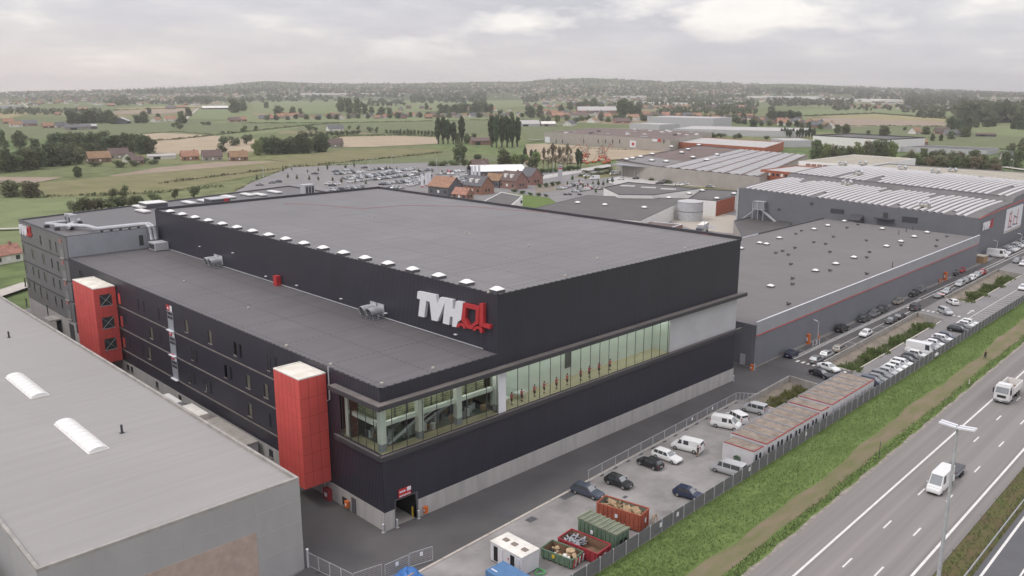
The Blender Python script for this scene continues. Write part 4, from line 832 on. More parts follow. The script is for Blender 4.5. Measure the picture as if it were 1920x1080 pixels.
lb.build('loading_canopy', [M['silverclad'], M['darksteel'], M['greyclad']], bf)
cf = thing('corrugated_roof_factory', 'wide sandy concrete factory under pale corrugated roofing', 'factory', (419, 303, 0))
CF = [(418.9, 302.9), (411, 233), (566, 285), (583, 348.9)]
MB().prism(CF, GZ, 8.6, top=False).build('wall', M['sandconc'], cf)
a = MB()
u, v_ = Vector(CF[1])-Vector(CF[0]), Vector(CF[3])-Vector(CF[0])
for i in range(12):
    for s0, s1, z0, z1 in ((0, .5, 8.6, 9.1), (.5, 1, 9.1, 8.6)):
        q0, q1 = (i+s0)/12, (i+s1)/12; P0, P1 = Vector(CF[0])+u*q0, Vector(CF[0])+u*q1; w0, w1 = (Vector(CF[2])-Vector(CF[1]))*q0+v_*(1-q0), (Vector(CF[2])-Vector(CF[1]))*q1+v_*(1-q1)
        a.quad((*P0, z0), (*P1, z1), (*(P1+w1), z1), (*(P0+w0), z0))
a.build('roof', M['corr'], cf)
a = MB()
for i in range(7):
    q0 = min(i/6+.008, .99); P0 = Vector(CF[0])+u*q0; w0 = (Vector(CF[2])-Vector(CF[1]))*q0+v_*(1-q0); a.beam((*P0, 8.75), (*(P0+w0), 8.75), 1.6, .4)
a.build('valley_gutter', M['roofbrown'], cf)
of = flat_building('brick_office', 'two storey orange brick office with ribbon windows behind the striped roofs', [(433, 245), (428, 200), (470, 200), (472, 244)], 10.1, 'orangebrick', 'rooflight', .5, 'orangebrick')
for z in (3.2, 7.2):
    a = MB()
    for i in range(14): y = 240-i*2.7; x = 433-(245-y)/45*5-.12; a.box(x-.05, x, y-2.2, y, z, z+1.5, i % 3 == 0)
    a.build('window', [M['pane'], M['white']], of)
o2 = flat_building('white_factory_block', 'white block with red paned windows and sandy roof behind the brick office', [(472.2, 243), (470.3, 202), (540, 202), (545, 243)], 12.6, 'white', 'beige', .3)
a = MB()
for i in range(9):
    for j in range(2): y = 238-i*3.6; x = 472-(243-y)/41*2-.15; a.box(x-.05, x, y-2.8, y, 9.0+j*1.4, 10.1+j*1.4)
a.build('window', M['brick'], o2)
flat_building('sandy_roof_block', 'long block with sandy flat roof beyond the striped hall', [(402, 94.5), (402, 184), (425, 190), (470, 190), (470, 97)], 14.6, 'hallgrey', 'beige', .4)
flat_building('low_corrugated_shed', 'dark corrugated shed in front of the tall green trees', PX(9.5, (1565,312),(1598,296),(1682,301),(1668,316)), 9.5, 'midgrey', 'corr', .3)
random.seed(5)
wb = box_bld('white_block_warehouse', 'tall pale windowless warehouse far beyond the depot', (1213,239), (1337,243), 15.2, 60, 'palepanel', 'rooflight')
box_bld('pale_annexe', 'low pale annexe left of the tall pale warehouse', (1180,243), (1236,246), 8.5, 40, 'palepanel', 'rooflight')
box_bld('long_white_warehouse', 'long low white warehouse right of the tall pale warehouse', (1262,252), (1500,258), 7, 90, 'palepanel', 'rooflight')
rw = box_bld('white_warehouse_by_trees', 'white warehouse with black roof edge behind the green trees', (1523,276), (1662,286), 11.8, 55, 'white', 'roof_mid', .9, 'darksteel')
box_bld('pale_shed', 'low pale shed left of the white warehouse', (1468,276), (1523,276), 6.5, 40, 'palepanel', 'rooflight')
box_bld('grey_farm_store', 'low grey roofed store right of the white warehouse', (1680,284), (1850,292), 4.5, 40, 'palepanel', 'roof_mid')
box_bld('long_white_factory', 'very long white roofed factory far off at the centre left', (570,179), (760,177), 9, 120, 'white', 'dirtywhite')
box_bld('white_factory', 'white factory among far village roofs, above the tall pale warehouse', (1190,196), (1262,198), 8, 60, 'white', 'dirtywhite')
box_bld('white_factory', 'white works in the far village left of the first white factory', (1160,184), (1212,184), 9, 70, 'white', 'dirtywhite')
box_bld('white_factory', 'white works far right of the village, half hidden by trees', (1292,196), (1340,198), 8, 60, 'white', 'rooflight')
box_bld('long_white_store', 'long pale store in front of the far right woods', (1540,188), (1655,193), 8, 80, 'white', 'dirtywhite')
box_bld('long_white_store', 'long pale store left of the far right woods', (1400,184), (1530,186), 8, 80, 'white', 'dirtywhite')
box_bld('greenhouse', 'pale greenhouse block at the far left edge', (-20,204), (44,203), 7, 60, 'palepanel', 'rooflight')
# ---------------- houses
def gable(mb, L_, W_, h, rh, m=0):                                # walls with gable ends along x
    mb.quad((-L_/2,-W_/2,0),(L_/2,-W_/2,0),(L_/2,-W_/2,h),(-L_/2,-W_/2,h),m); mb.quad((-L_/2,W_/2,0),(L_/2,W_/2,0),(L_/2,W_/2,h),(-L_/2,W_/2,h),m)
    for s in (-1, 1): mb.add([(s*L_/2,-W_/2,0),(s*L_/2,W_/2,0),(s*L_/2,W_/2,h),(s*L_/2,0,h+rh),(s*L_/2,-W_/2,h)], [(0,1,2,3,4)], m)
def gable_roof(mb, L_, W_, h, rh, m=0, o=.4, t=.22):
    k = rh/(W_/2)
    for s in (-1, 1):
        a_, b_ = (0, h+rh+.05), (s*(W_/2+o), h-o*k+.05)
        for x0, x1 in ((-L_/2-o, L_/2+o),):
            v = [(x0, a_[0], a_[1]), (x1, a_[0], a_[1]), (x1, b_[0], b_[1]), (x0, b_[0], b_[1])]
            mb.add(v+[(p[0], p[1], p[2]+t) for p in v], [(0,1,2,3),(4,5,6,7),(0,1,5,4),(1,2,6,5),(2,3,7,6),(3,0,4,7)], m)
PROTO = {}
def house_proto(key):
    if key in PROTO: return PROTO[key]
    L_, W_, h, rh, wall, roof, style = key
    t = thing('house', 'house', 'house')
    a = MB(); gable(a, L_, W_, h, rh); a.build('wall', M[wall], t, fix=False)
    a = MB(); gable_roof(a, L_, W_, h, rh); r_ = a.build('roof', M[roof], t)
    if style != 'barn':
        a = MB(); a.box(L_*.28-.4, L_*.28+.4, -.4, .4, h+rh*.6, h+rh+1.1); a.build('chimney', M['housebrick'], r_)
        for s in (-1, 1):
            for i in range(3):
                x = -L_/2+L_*(i+.5)/3; a = MB(); a.box(x-.7, x+.7, s*(W_/2+.03)-.03, s*(W_/2+.03)+.03, h*.28, h*.28+1.4); a.build('window', M['pane'] if i != 1 else M['white'], t)
        for s in (-1, 1):
            a = MB(); a.box(s*(L_/2+.03)-.03, s*(L_/2+.03)+.03, -1.7, -.5, h*.3, h*.3+1.4); a.box(s*(L_/2+.03)-.03, s*(L_/2+.03)+.03, .5, 1.7, h*.3, h*.3+1.4); a.build('window', M['pane'] if s > 0 else M['white'], t)
        if style == 'dormer':
            for x in (-L_*.2, L_*.15): a = MB(); a.box(x-.9, x+.9, -W_/2*.75, -W_/2*.2, h+rh*.25, h+rh*.72); a.build('dormer', M['white'], r_)
    else:
        a = MB(); a.box(-L_*.3, -L_*.05, -W_/2-.05, -W_/2, 0, h*.8); a.build('barn_door', M['black0'], t)
    PROTO[key] = [t, 0]; return PROTO[key]
def place(pr, x, y, z, rz, label, group=None, scale=None):
    if pr[1] == 0: o = pr[0]
    else: o = copy_tree(pr[0])
    pr[1] += 1
    o.location = (x, y, z); o.rotation_euler = (0, 0, rz); tag(o, label, None, group)
    if scale: o.scale = scale
    return o
def view_az(x, y): return atan2(y, x)
def hous(px, py, wpx, label, roof='tile_o', wall='housebrick', turn=.3, ratio=1.5, style='', h=None, z=GZ, group='farmhouses and cottages around the fields'):
    x, y = G(px, py, z); w = wpx*mpp(x, y); L_ = max(5, round(w/(abs(cos(turn))+abs(sin(turn))/ratio)*2)/2); W_ = round(L_/ratio*2)/2; hh = h or (3.2 if L_ < 14 else 3.6)
    rh = min(W_*.48, 4.6) if style != 'barn' else W_*.22
    if style == 'barn': hh = h or 4
    return place(house_proto((L_, W_, hh, rh, wall, roof, style)), x, y, z, view_az(x, y)-pi/2+turn, label, group)
for a_ in (
 (185,304,44,'orange roofed brick farmhouse at the left, in front of the dark tree clump','tile_o','housebrick',.25), (222,297,38,'brown roofed house behind the orange roofed farmhouse','tile_b','greybrick',.2), (244,303,26,'small gabled brown house right of the orange roofed farmhouse','tile_b','plaster',1.2), (258,308,22,'low brown outbuilding at the right end of the farm','tile_b','housebrick',.1),
 (356,300,33,'orange roofed brick house with white gable trim, by the ploughed field','tile_o','brick',.15), (398,301,38,'brown roofed house between two orange roofed houses','tile_b','greybrick',.15), (447,301,35,'orange roofed house at the right end of the three by the ploughed field','tile_o','housebrick',.2), (303,298,50,'long pale flat bungalow left of the orange roofed houses','rooflight','plaster',.1,3.5,'barn',2.6),
 (627,276,34,'dark roofed house beside the dark green tree clump','tile_b','greybrick',.2), (628,246,34,'white house with grey roof behind the clipped hedge','tile_g','plaster',.3), (900,271,40,'old brick barn between the two rows of poplars','tile_b','housebrick',.2,1.4,'barn'), (899,318,38,'brown roofed brick house by the tall tree behind the car park','tile_b','housebrick',.4),
 (992,319,30,'pale house with orange roof behind the bright green tree','tile_o','plaster',1.0), (90,240,20,'orange roofed cottage left of the grey farm sheds','tile_o','housebrick',.2), (146,243,46,'grey roofed farm sheds in the left meadow','tile_g','greybrick',.1,2.2,'barn',3.5), (166,242,30,'pale open shed right of the grey farm sheds','rooflight','darkgrey',.2,1.6,'barn',4), (114,240,22,'small grey roofed farm building between cottage and sheds','tile_g','greybrick',.5), (228,232,33,'wide gabled open barn among trees','rooflight','darkgrey',1.4,1.0,'barn',4.5),
 (293,229,20,'small white and orange house left of the country lane','tile_o','plaster',.9), (319,227,22,'orange roofed white house by the country lane','tile_o','plaster',.2), (403,205,48,'long white roofed barn beside the big round tree','dirtywhite','darkgrey',.12,3.0,'barn',4), (50,236,36,'grey roofed farmhouse at the left edge','tile_g','housebrick',.1), (15,232,20,'orange roofed farm cottage at the far left edge','tile_o','housebrick',.2), (30,238,22,'low orange roofed outbuilding at the left edge','tile_o','plaster',.1),
 (440,229,24,'brown roofed house beside the meadow, right of the white barn','tile_b','housebrick',.3), (452,228,22,'orange roofed house beside the meadow, right of the white barn','tile_o','housebrick',.2), (320,205,18,'small grey farmhouse near the straw field','tile_g','housebrick',.2), (340,203,22,'orange roofed farm near the lane end','tile_o','housebrick',.2), (155,207,18,'orange roofed house between far hedges on the left','tile_o','housebrick',.2), (208,199,14,'tiny orange roofed house at the top of the straw field','tile_o','housebrick',.2), (108,216,10,'tiny brick house in front of the left hedge','tile_o','housebrick',.2),
 (8,492,62,'white cottage with orange tiled roof left of the grey wing','tile_o','plaster',.55,1.7,'',3),
 (1715,252,24,'pale house with orange roof beside the right meadow','tile_o','plaster',1.1), (1765,252,28,'brown roofed brick house in the right meadow','tile_b','housebrick',.2), (1786,257,36,'grey roofed house in the right meadow, right of the brick house','tile_g','greybrick',.3), (1722,273,32,'orange roofed barn in front of the right meadow','tile_o','housebrick',.5,1.5,'barn'), (1893,301,36,'grey hip roofed house among trees at the right edge','tile_g','greybrick',.4), (1848,257,34,'low dark shed in the right meadow','tile_b','darkgrey',.1,3,'barn',3),
 (990,237,44,'grey arched greenhouse sheds left of the white roofed shed','rooflight','palepanel',.2,1.4,'barn',4), (1027,237,30,'white roofed shed beyond the poplars','dirtywhite','greybrick',.2,1.4,'barn',4), (1122,213,84,'long brick shed with pale sawtooth roof in the village','rooflight','brick',.15,2.6,'barn',7), (1068,236,26,'white gabled house in front of the village, left','tile_g','plaster',1.2), (1112,230,24,'white gabled house with orange roof in the village front','tile_o','plaster',1.2), (1132,222,32,'orange roofed white house by the village lane','tile_o','plaster',.3), (1085,220,36,'double gabled house with brown roof in the village front','tile_b','plaster',.2), (1050,220,36,'orange roofed brick house in the village front','tile_o','housebrick',.2), (1165,231,34,'brown hip roofed house right of the village lane','tile_b','housebrick',.3), (1186,226,26,'tall white house with orange roof right of the village lane','tile_o','plaster',.3,1.3,'',6)): hous(*a_)
# nearer cluster just behind the black hall
for a_ in (
 (836,364,66,'orange roofed house with slate clad gable just behind the black hall','tile_o','tile_g',-.75,1.25,'',4.5), (898,362,58,'brick house with grey roof and white windows just behind the black hall','tile_g','brick',-.8,1.3,'dormer',4.5), (930,350,40,'orange roofed house behind the brick house with white windows','tile_o','tile_g',-.7,1.4,'',4), (962,352,54,'brown brick house with steep roof and white side wall','tile_b','housebrick',-.75,1.3,'dormer',4.5), (996,345,44,'brick house with white bargeboards and dark grey roof, beside the hedge','tile_g','housebrick',-.9,1.2,'',5), (868,372,40,'low orange roofed outhouse in front of the brick house','tile_o','brick',-.7,1.5,'',2.5)): hous(*a_, z=0, group='houses just behind the black hall')
wo_ = flat_building('white_workshop', 'white flat roofed workshop with dark windows just behind the black hall', PX(5.6, (905,378),(940,360),(980,367),(955,388)), 5.6, 'white', 'roof_mid', .3)
p, q = PX(3.8, (949,386),(979,376))
for i in range(4): k = (i+.5)/4; x, y = p[0]+(q[0]-p[0])*k-.2, p[1]+(q[1]-p[1])*k-.2; MB().beam((x, y+1.3, 3.6), (x+.1, y-1.3, 3.6), .12, 1.3).build('window', M['pane'], wo_)
tn = thing('white_tent_hall', 'white vaulted tent roofed hall behind the orange roofed houses', 'hall', (*G(935,330), 0))
a = MB(); p, q = Vector(G(886, 333)), Vector(G(986, 331)); d = (q-p).normalized(); nn = Vector((-d.y, d.x)); nn = nn if nn.dot(p) > 0 else -nn
n = 8
for i in range(n+1): k = i/n; off = p+nn*(26*k); z = 3.6+3*sin(pi*k); a.v += [(*off, z), (*(off+(q-p)), z)]
for i in range(n): a.f.append([2*i, 2*i+1, 2*i+3, 2*i+2]); a.m.append(0)
a.build('roof', M['bright_dome'], tn); MB().prism(ccw([tuple(p), tuple(q), tuple(q+nn*26), tuple(p+nn*26)]), 0, 3.6, top=False).build('wall', M['darkgrey'], tn)
# village bands, far and small: walls, roof and chimney each
random.seed(21)
FHK = [(11, 8, 3.4, 3.6, w_, r_, 'far') for r_ in ('tile_o', 'tile_o', 'tile_b', 'tile_g') for w_ in ('plaster', 'housebrick', 'greybrick')]
def far_proto(key):
    if key in PROTO: return PROTO[key]
    L_, W_, h, rh, wall, roof, _ = key; t = thing('house', 'house', 'house')
    a = MB(); gable(a, L_, W_, h, rh); a.build('wall', M[wall], t, fix=False); a = MB(); gable_roof(a, L_, W_, h, rh); a.box(L_*.2-.5, L_*.2+.5, -.5, .5, h+rh*.7, h+rh+1); a.build('roof', M[roof], t); PROTO[key] = [t, 0]; return PROTO[key]
RN = {'tile_o': 'orange roofed', 'tile_b': 'brown roofed', 'tile_g': 'grey roofed'}; WN = {'plaster': 'white', 'housebrick': 'brick', 'greybrick': 'pale brick'}
def village(where, x0, x1, y0, y1, cnt, sc=1.0):
    P = []
    for i in range(cnt):
        px = x0+(x1-x0)*(i+random.uniform(.1, .9))/cnt; fr_ = (px-x0)/(x1-x0); P.append((px, y0+(y1-y0)*fr_+random.uniform(-3, 3)))
    P.sort()
    for i, (px, py) in enumerate(P):
        key = random.choice(FHK); x, y, g0 = GT(px, py); s = sc*random.uniform(.8, 1.35)
        place(far_proto(key), x, y, g0, view_az(x, y)+random.choice((0, pi/2))+random.uniform(-.3, .3), '%s %s house, %s from the left in %s' % (RN[key[5]], WN[key[4]], nth(i), where), 'village houses across the plain', (s, s, s))
village('the village row beyond the long meadow', 490, 985, 223, 218, 50, 1.0)
village('the back row of that village', 720, 960, 207, 206, 12, 1.0)
village('the village behind the depot', 1010, 1400, 215, 226, 50, 1.15)
village('the village street right of the tall pale warehouse', 1345, 1560, 222, 240, 36, 1.1)
village('the hamlet below the left horizon', 40, 400, 190, 186, 26, 1.3)
village('the far village above the depot', 980, 1420, 200, 205, 50, 1.3)
village('the far right hamlet by the fields', 1560, 1900, 199, 210, 18, 1.2)
# ================================================================== TREES AND PLANTS
LEAF = dict(dark=leaf_mat('dark foliage', (0.115,0.142,0.078)), mid=leaf_mat('mid green foliage', (0.155,0.182,0.095)), light=leaf_mat('light green foliage', (0.216,0.263,0.101)), olive=leaf_mat('olive foliage', (0.189,0.196,0.115)), poplar=leaf_mat('poplar foliage', (0.101,0.135,0.074)), hedge=leaf_mat('hedge foliage', (0.115,0.169,0.074)), weed=leaf_mat('weed foliage', (.135,.175,.07)), autumn=leaf_mat('thin brownish foliage', (0.243,0.209,0.142)))
def leaves(mb, lobes, cnt, size, rng):
    tot = sum(l[3]*l[4]*l[5] for l in lobes)
    for (cx, cy, cz, rx, ry, rz) in lobes:
        k = int(cnt*rx*ry*rz/tot)
        for _ in range(k):
            while 1:
                x, y, z = rng.uniform(-1, 1), rng.uniform(-1, 1), rng.uniform(-1, 1); d = x*x+y*y+z*z
                if .25 < d < 1 or (d <= .25 and rng.random() < .3): break
            p = Vector((cx+x*rx, cy+y*ry, cz+z*rz)); nrm = Vector((x/rx, y/ry, z/rz)).normalized()
            nrm = (nrm*.9+Vector((rng.uniform(-1, 1), rng.uniform(-1, 1), rng.uniform(-.6, 1)))*.75).normalized()
            t = nrm.orthogonal().normalized(); b_ = nrm.cross(t); an = rng.uniform(0, 6.3); t, b_ = t*cos(an)+b_*sin(an), b_*cos(an)-t*sin(an); s = size*rng.uniform(.6, 1.4)
            mb.add([p-t*s*.5, p+b_*s*.38+nrm*s*.12, p+t*s*.55, p-b_*s*.36], [(0, 1, 2, 3)])
def tree_proto(kind, seed):
    key = (kind, seed)
    if key in PROTO: return PROTO[key]
    rng = random.Random(seed*31+hash(kind) % 1 + len(kind)*7)
    shape, leaf = kind.split('/')
    nm = {'round': 'broadleaf_tree', 'poplar': 'poplar_tree', 'bush': 'shrub', 'young': 'young_tree', 'thin': 'thin_tree'}[shape]
    t = thing(nm, 'tree', 'shrub' if shape == 'bush' else 'tree')
    tr = MB(); cr = MB(); lobes = []
    if shape == 'round':
        tr.tube([(0,0,-.02),(.01,.0,.2),(.02,.01,.45),(.0,.02,.75)], [.045,.034,.024,.008], 6)
        lobes = [(0, 0, .52, .28, .28, .40), (.12, .1, .24, .26, .26, .16), (-.13, -.06, .24, .26, .26, .16), (0, 0, .14, .34, .34, .13)]
        for i in range(9):
            a = i*2.4+rng.uniform(-.4, .4); r_ = rng.uniform(.18, .30); z = rng.uniform(.24, .84); q = rng.uniform(.15, .24); r_ *= 1-.5*max(0, z-.6)/.3
            lobes.append((cos(a)*r_, sin(a)*r_, z, q, q, q*.8)); 
            if i < 5: tr.tube([(.01, .0, .22+.04*i), (cos(a)*r_*.6, sin(a)*r_*.6, z*.85), (cos(a)*r_, sin(a)*r_, z)], [.016, .01, .004], 4)
        cnt, sz = 1250, .09
    elif shape == 'poplar':
        tr.tube([(0,0,-.02),(0,0,.4),(0,0,.9)], [.10,.06,.01], 6)
        for i in range(12):
            z = .14+.8*i/12; w = .36*(sin(pi*min(1, .22+.78*(1-(i/12.))))**.6)*(1 if i < 10 else .7); lobes.append((rng.uniform(-.1, .1), rng.uniform(-.1, .1), z, w, w, .085))
        cnt, sz = 1000, .13
        for i in range(3): tr.tube([(0,0,.2+.2*i),(rng.uniform(-.2,.2),rng.uniform(-.2,.2),.45+.2*i)], [.03,.008], 4)
    elif shape == 'thin':
        tr.tube([(0,0,-.02),(.02,0,.5),(0,0,.95)], [.03,.02,.006], 5)
        for i in range(10): a = rng.uniform(0, 6.3); z = rng.uniform(.3, .95); q = rng.uniform(.12, .2); r_ = rng.uniform(.05, .28)*(1.2-z); lobes.append((cos(a)*r_, sin(a)*r_, z, q, q, q*.6)); tr.tube([(.01,0,z*.7),(cos(a)*r_,sin(a)*r_,z)], [.012,.004], 4)
        cnt, sz = 380, .075
    elif shape == 'bush':
        tr.tube([(0,0,-.02),(.02,0,.5)], [.03,.01], 5)
        for i in range(9): a = i*2.4; r_ = rng.uniform(.08, .34); q = rng.uniform(.16, .26); z = rng.uniform(.22, .72); lobes.append((cos(a)*r_, sin(a)*r_, z, q, q, min(q*1.1, z))); tr.tube([(0,0,.05),(cos(a)*r_,sin(a)*r_,z)], [.02,.006], 4)
        cnt, sz = 620, .10
    else:
        tr.tube([(0,0,-.02),(0,0,.6)], [.03,.012], 5)
        for i in range(6): z = .34+.1*i; w = .36*(1-.11*i); lobes.append((rng.uniform(-.08,.08), rng.uniform(-.08,.08), z, w, w, .12)); tr.tube([(0,0,z-.1),(w*.6*cos(i*2.4),w*.6*sin(i*2.4),z)], [.012,.004], 4)
        cnt, sz = 260, .13
    leaves(cr, lobes, cnt, sz, rng)
    tr.build('trunk', M['bark'], t); cr.build('crown', LEAF[leaf], t, fix=False)
    PROTO[key] = [t, 0]; return PROTO[key]
KN = {'dark': 'dark green', 'mid': 'mid green', 'light': 'light green', 'olive': 'olive green', 'poplar': 'dark', 'autumn': 'thin brownish', 'hedge': 'green', 'weed': 'weedy'}
SN = {'round': 'broad tree', 'poplar': 'tall poplar', 'bush': 'rounded bush', 'young': 'young staked tree', 'thin': 'thin tree'}
tn_ = [0]
def clump(where, kind, items, z=None, group='trees across the fields'):
    """items: (px, base py, height px, width px) as surveyed on the photo; each becomes a tree of that real size"""
    zz_ = GZ if z is None else z; items = sorted(items)
    for i, (px, py, h, w) in enumerate(items):
        x, y = G(px, py, zz_); k = mpp(x, y); tn_[0] += 1
        kd = kind if isinstance(kind, str) else kind[i % len(kind)]; s, l = kd.split('/')
        lab = '%s %s, %s%s' % (KN[l], SN[s], (nth(i)+' from the left in ') if len(items) > 1 else '', where)
        o = place(tree_proto(kd, tn_[0] % (5 if s == 'round' else 2)), x, y, zz_, random.uniform(0, 6.3), lab, group, (w*k*1.08, w*k*1.08, h*k*1.03))
def row(x0, x1, y0, y1, n, h, w, j=2): return [(x0+(x1-x0)*(i+.5)/n+random.uniform(-j, j), y0+(y1-y0)*(i+.5)/n+random.uniform(-j*.4, j*.4), h*random.uniform(.82, 1.15), w*random.uniform(.85, 1.2)) for i in range(n)]
random.seed(99)
clump('the pair of big bushes in the left meadow', 'round/olive', [(22,369,34,44), (58,371,34,44)]); clump('standing alone on the left grass in front of the farm', 'round/dark', [(147,332,22,21)])
clump('the wooded edge at the far left', ('round/mid','round/olive','round/dark'), row(-8, 150, 325, 306, 11, 42, 34, 4)+row(0, 175, 318, 298, 7, 36, 32, 4)); clump('the dark clump behind the orange roofed farmhouse', ('round/dark','round/dark','round/mid'), row(98, 285, 279, 290, 13, 35, 32, 4)+row(130, 270, 272, 282, 5, 30, 28, 3))
clump('the bushes round the orange roofed farmhouse', 'bush/mid', [(160,300,18,20),(245,308,18,20),(225,314,14,30),(252,312,12,24),(272,306,12,20),(290,308,10,22),(178,312,10,26)]); clump('the group in the far left meadow', 'round/mid', [(38,277,34,30),(65,279,20,24),(4,274,34,20),(12,276,12,16)])
clump('the scrub behind the grey wing', ('bush/olive','bush/mid','bush/olive','bush/dark'), row(135, 265, 399, 388, 10, 26, 28, 3)+[(212,372,22,22),(233,371,24,22),(290,383,24,26),(328,373,22,18),(364,372,24,20),(262,384,18,20)], z=GZ)
clump('the clump round the wide open barn', ('round/dark','round/mid'), [(270,231,24,24),(258,231,16,20),(345,232,18,16),(335,233,12,12),(280,214,12,12),(297,222,10,12),(340,226,18,14),(354,219,20,16)]+row(130, 215, 232, 232, 8, 24, 22, 3)); clump('the pair by the left lane', 'bush/mid', [(326,240,12,10),(336,242,14,16)])
clump('the pollard row by the tan field', 'bush/dark', [(419,274,20,24),(442,273,20,22),(462,271,20,22),(417,286,20,20)]); clump('the light tree left of the dark clump', 'round/light', [(484,291,32,26)]); clump('the dark clump behind the rough meadow', ('round/dark','round/mid','round/dark'), row(493, 610, 290, 286, 10, 36, 30, 3)+[(611,282,26,12)])
clump('the two bushes along the field drain', 'bush/mid', [(382,235,8,14),(392,235,8,12),(418,251,6,8),(428,251,6,8),(436,251,6,8),(458,249,14,14),(480,246,12,8)])
clump('the big round pair beside the white barn', 'round/mid', [(440,212,28,28),(455,209,24,20)]); clump('the garden trees behind the meadow houses', 'round/mid', [(500,203,12,12),(523,217,20,24),(549,216,18,16),(563,214,12,12)]); clump('the tall group amid the village row', ('round/mid','round/dark'), [(640,211,30,22),(655,214,32,24),(671,216,34,22),(684,214,20,16),(697,213,14,14),(716,220,22,18),(730,221,20,16),(800,206,14,10),(722,243,0.1,0.1)][:8])
clump('the wood right of the village row', ('round/mid','round/dark'), row(822, 925, 214, 210, 11, 20, 18, 2)); clump('the left row of poplars', 'poplar/poplar', [(822,270,50,16),(831,270,52,16),(840,270,46,15),(850,270,42,15),(866,268,50,16)]); clump('the low trees beside the left poplars', 'round/mid', [(876,269,20,16),(889,268,18,16),(858,270,22,14)])
clump('the right row of poplars', 'poplar/poplar', [(922,276,60,18),(931,277,62,18),(941,277,60,18),(951,276,60,18),(961,276,58,18),(970,275,56,17)]); clump('the clipped tree row by the harvested field', 'round/mid', row(722, 820, 250, 253, 15, 9, 7, .5)); clump('the hedge row before the white house', 'bush/mid', row(570, 675, 258, 252, 11, 10, 13, 1)+[(655,243,9,9),(672,244,9,9),(693,248,12,14),(706,249,12,10),(580,246,15,18),(592,246,9,12)])
clump('the tall tree behind the car park', 'round/mid', [(862,306,44,30)]); clump('the shrubs behind the car park', 'bush/mid', [(812,315,14,22),(830,315,16,24),(850,314,14,22),(884,318,16,22),(896,304,18,20),(870,313,18,20)]); clump('the green trees before the right poplars', ('round/mid','round/light'), [(945,319,42,36),(965,316,30,26),(998,325,32,30),(978,310,22,20),(1005,306,24,20),(985,306,18,16)])
clump('the thin bare stand beside the lifting machines', 'thin/autumn', row(1016, 1074, 318, 316, 8, 44, 18, 2)); clump('the dark upright trees by the lifting machines', 'poplar/poplar', [(1083,314,36,12),(1089,313,30,9),(984,300,24,9),(996,300,20,8),(1004,300,20,8)]); clump('the long clipped hedge along the road', 'bush/hedge', row(935, 1088, 331, 319, 18, 10, 14, .5), z=0)
clump('the big trees before the white warehouse', ('round/mid','round/light','round/olive','round/mid'), [(1530,303,44,30),(1546,304,38,28),(1560,302,34,26),(1578,304,32,24),(1590,303,32,26),(1607,303,38,30),(1624,301,40,30),(1642,299,38,28),(1655,300,40,34),(1672,297,34,22)]); clump('the mixed trees right of the white warehouse', ('round/olive','round/mid','round/autumn','round/mid'), row(1688, 1872, 316, 330, 15, 30, 26, 4)+row(1700, 1850, 304, 308, 8, 26, 24, 3)); clump('the trees at the right edge above the road', ('round/mid','round/olive'), [(1862,326,34,24),(1842,318,30,22),(1885,312,30,26),(1905,314,34,28),(1916,300,36,26),(1896,290,24,22),(1918,286,30,22)])
clump('the trees in the right meadow', 'round/mid', [(1585,251,20,20),(1570,250,18,16),(1657,254,20,26),(1735,253,16,20),(1696,245,8,8),(1783,262,18,18),(1748,265,16,10),(1764,265,14,10),(1810,258,22,26),(1628,252,8,10)]); clump('the round trees on the right horizon fields', 'round/dark', [(1782,244,28,24),(1798,243,24,22),(1814,242,26,22),(1830,240,18,14),(1850,239,18,22),(1862,238,16,14),(1900,243,18,14),(1913,244,20,18)]); clump('the trees left of the right fields', 'round/dark', row(1440, 1500, 224, 226, 7, 18, 18, 2)+[(1446,213,14,14)])
clump('the tree group amid the village behind the depot', ('round/dark','round/mid'), [(1168,223,38,26),(1182,224,36,24),(1195,215,24,20),(1162,214,26,18),(1098,204,20,18),(1112,203,20,18),(1085,207,18,18),(1070,206,18,16),(995,221,26,24),(1012,221,24,18),(1052,212,16,16),(1380,230,16,18),(1350,226,14,14),(1412,240,20,22),(1386,259,10,14)]); clump('the shrubs before the long white warehouse', 'bush/mid', [(1335,258,10,24),(1352,258,10,20),(1377,260,8,12),(1437,262,9,14)])
clump('the dark conifer row behind the pale shed', 'poplar/dark', row(1462, 1530, 257, 259, 12, 18, 7, 1))
clump('the young trees across the car park', 'young/mid', [(540,336,12,6),(557,338,12,7),(580,340,12,7),(597,340,11,6),(624,341,10,6),(640,344,10,8),(648,317,10,7),(664,315,12,5),(614,321,14,5),(597,323,10,5),(577,325,8,4),(547,322,12,5),(531,324,14,6),(482,340,14,6),(666,344,8,6),(686,347,9,7),(725,318,8,5),(731,319,8,5),(744,320,8,4),(785,323,8,5),(811,324,8,5),(829,326,8,5)], z=0, group='young trees in the car parks')
clump('the conifers round the second car park', 'young/hedge', [(1073,340,12,8),(1098,338,10,6),(1122,350,13,8),(1131,350,12,7),(1139,346,12,7),(1148,344,13,8),(1064,349,10,6),(1086,345,9,6),(1083,357,9,6),(1093,353,10,6),(1117,363,9,7),(1112,347,8,6),(1102,352,9,6)], z=0, group='young trees in the car parks')
clump('the planting along the sandy factory wall', ('bush/olive','bush/weed','young/mid'), [(1223,338,6,16),(1253,344,7,22),(1272,343,8,14),(1283,344,14,8),(1308,346,7,24),(1324,348,9,12),(1338,346,13,10),(1342,345,14,9),(1366,353,7,24),(1385,352,10,12),(1395,354,7,20),(1145,322,6,20),(1170,327,6,26),(1120,320,6,20),(1100,324,6,20)], z=0, group='shrubs around the estate')
clump('the verge bushes beside the street', ('bush/olive','bush/weed'), row(1085, 1195, 331, 321, 14, 6, 13, 1), z=0, group='shrubs around the estate')
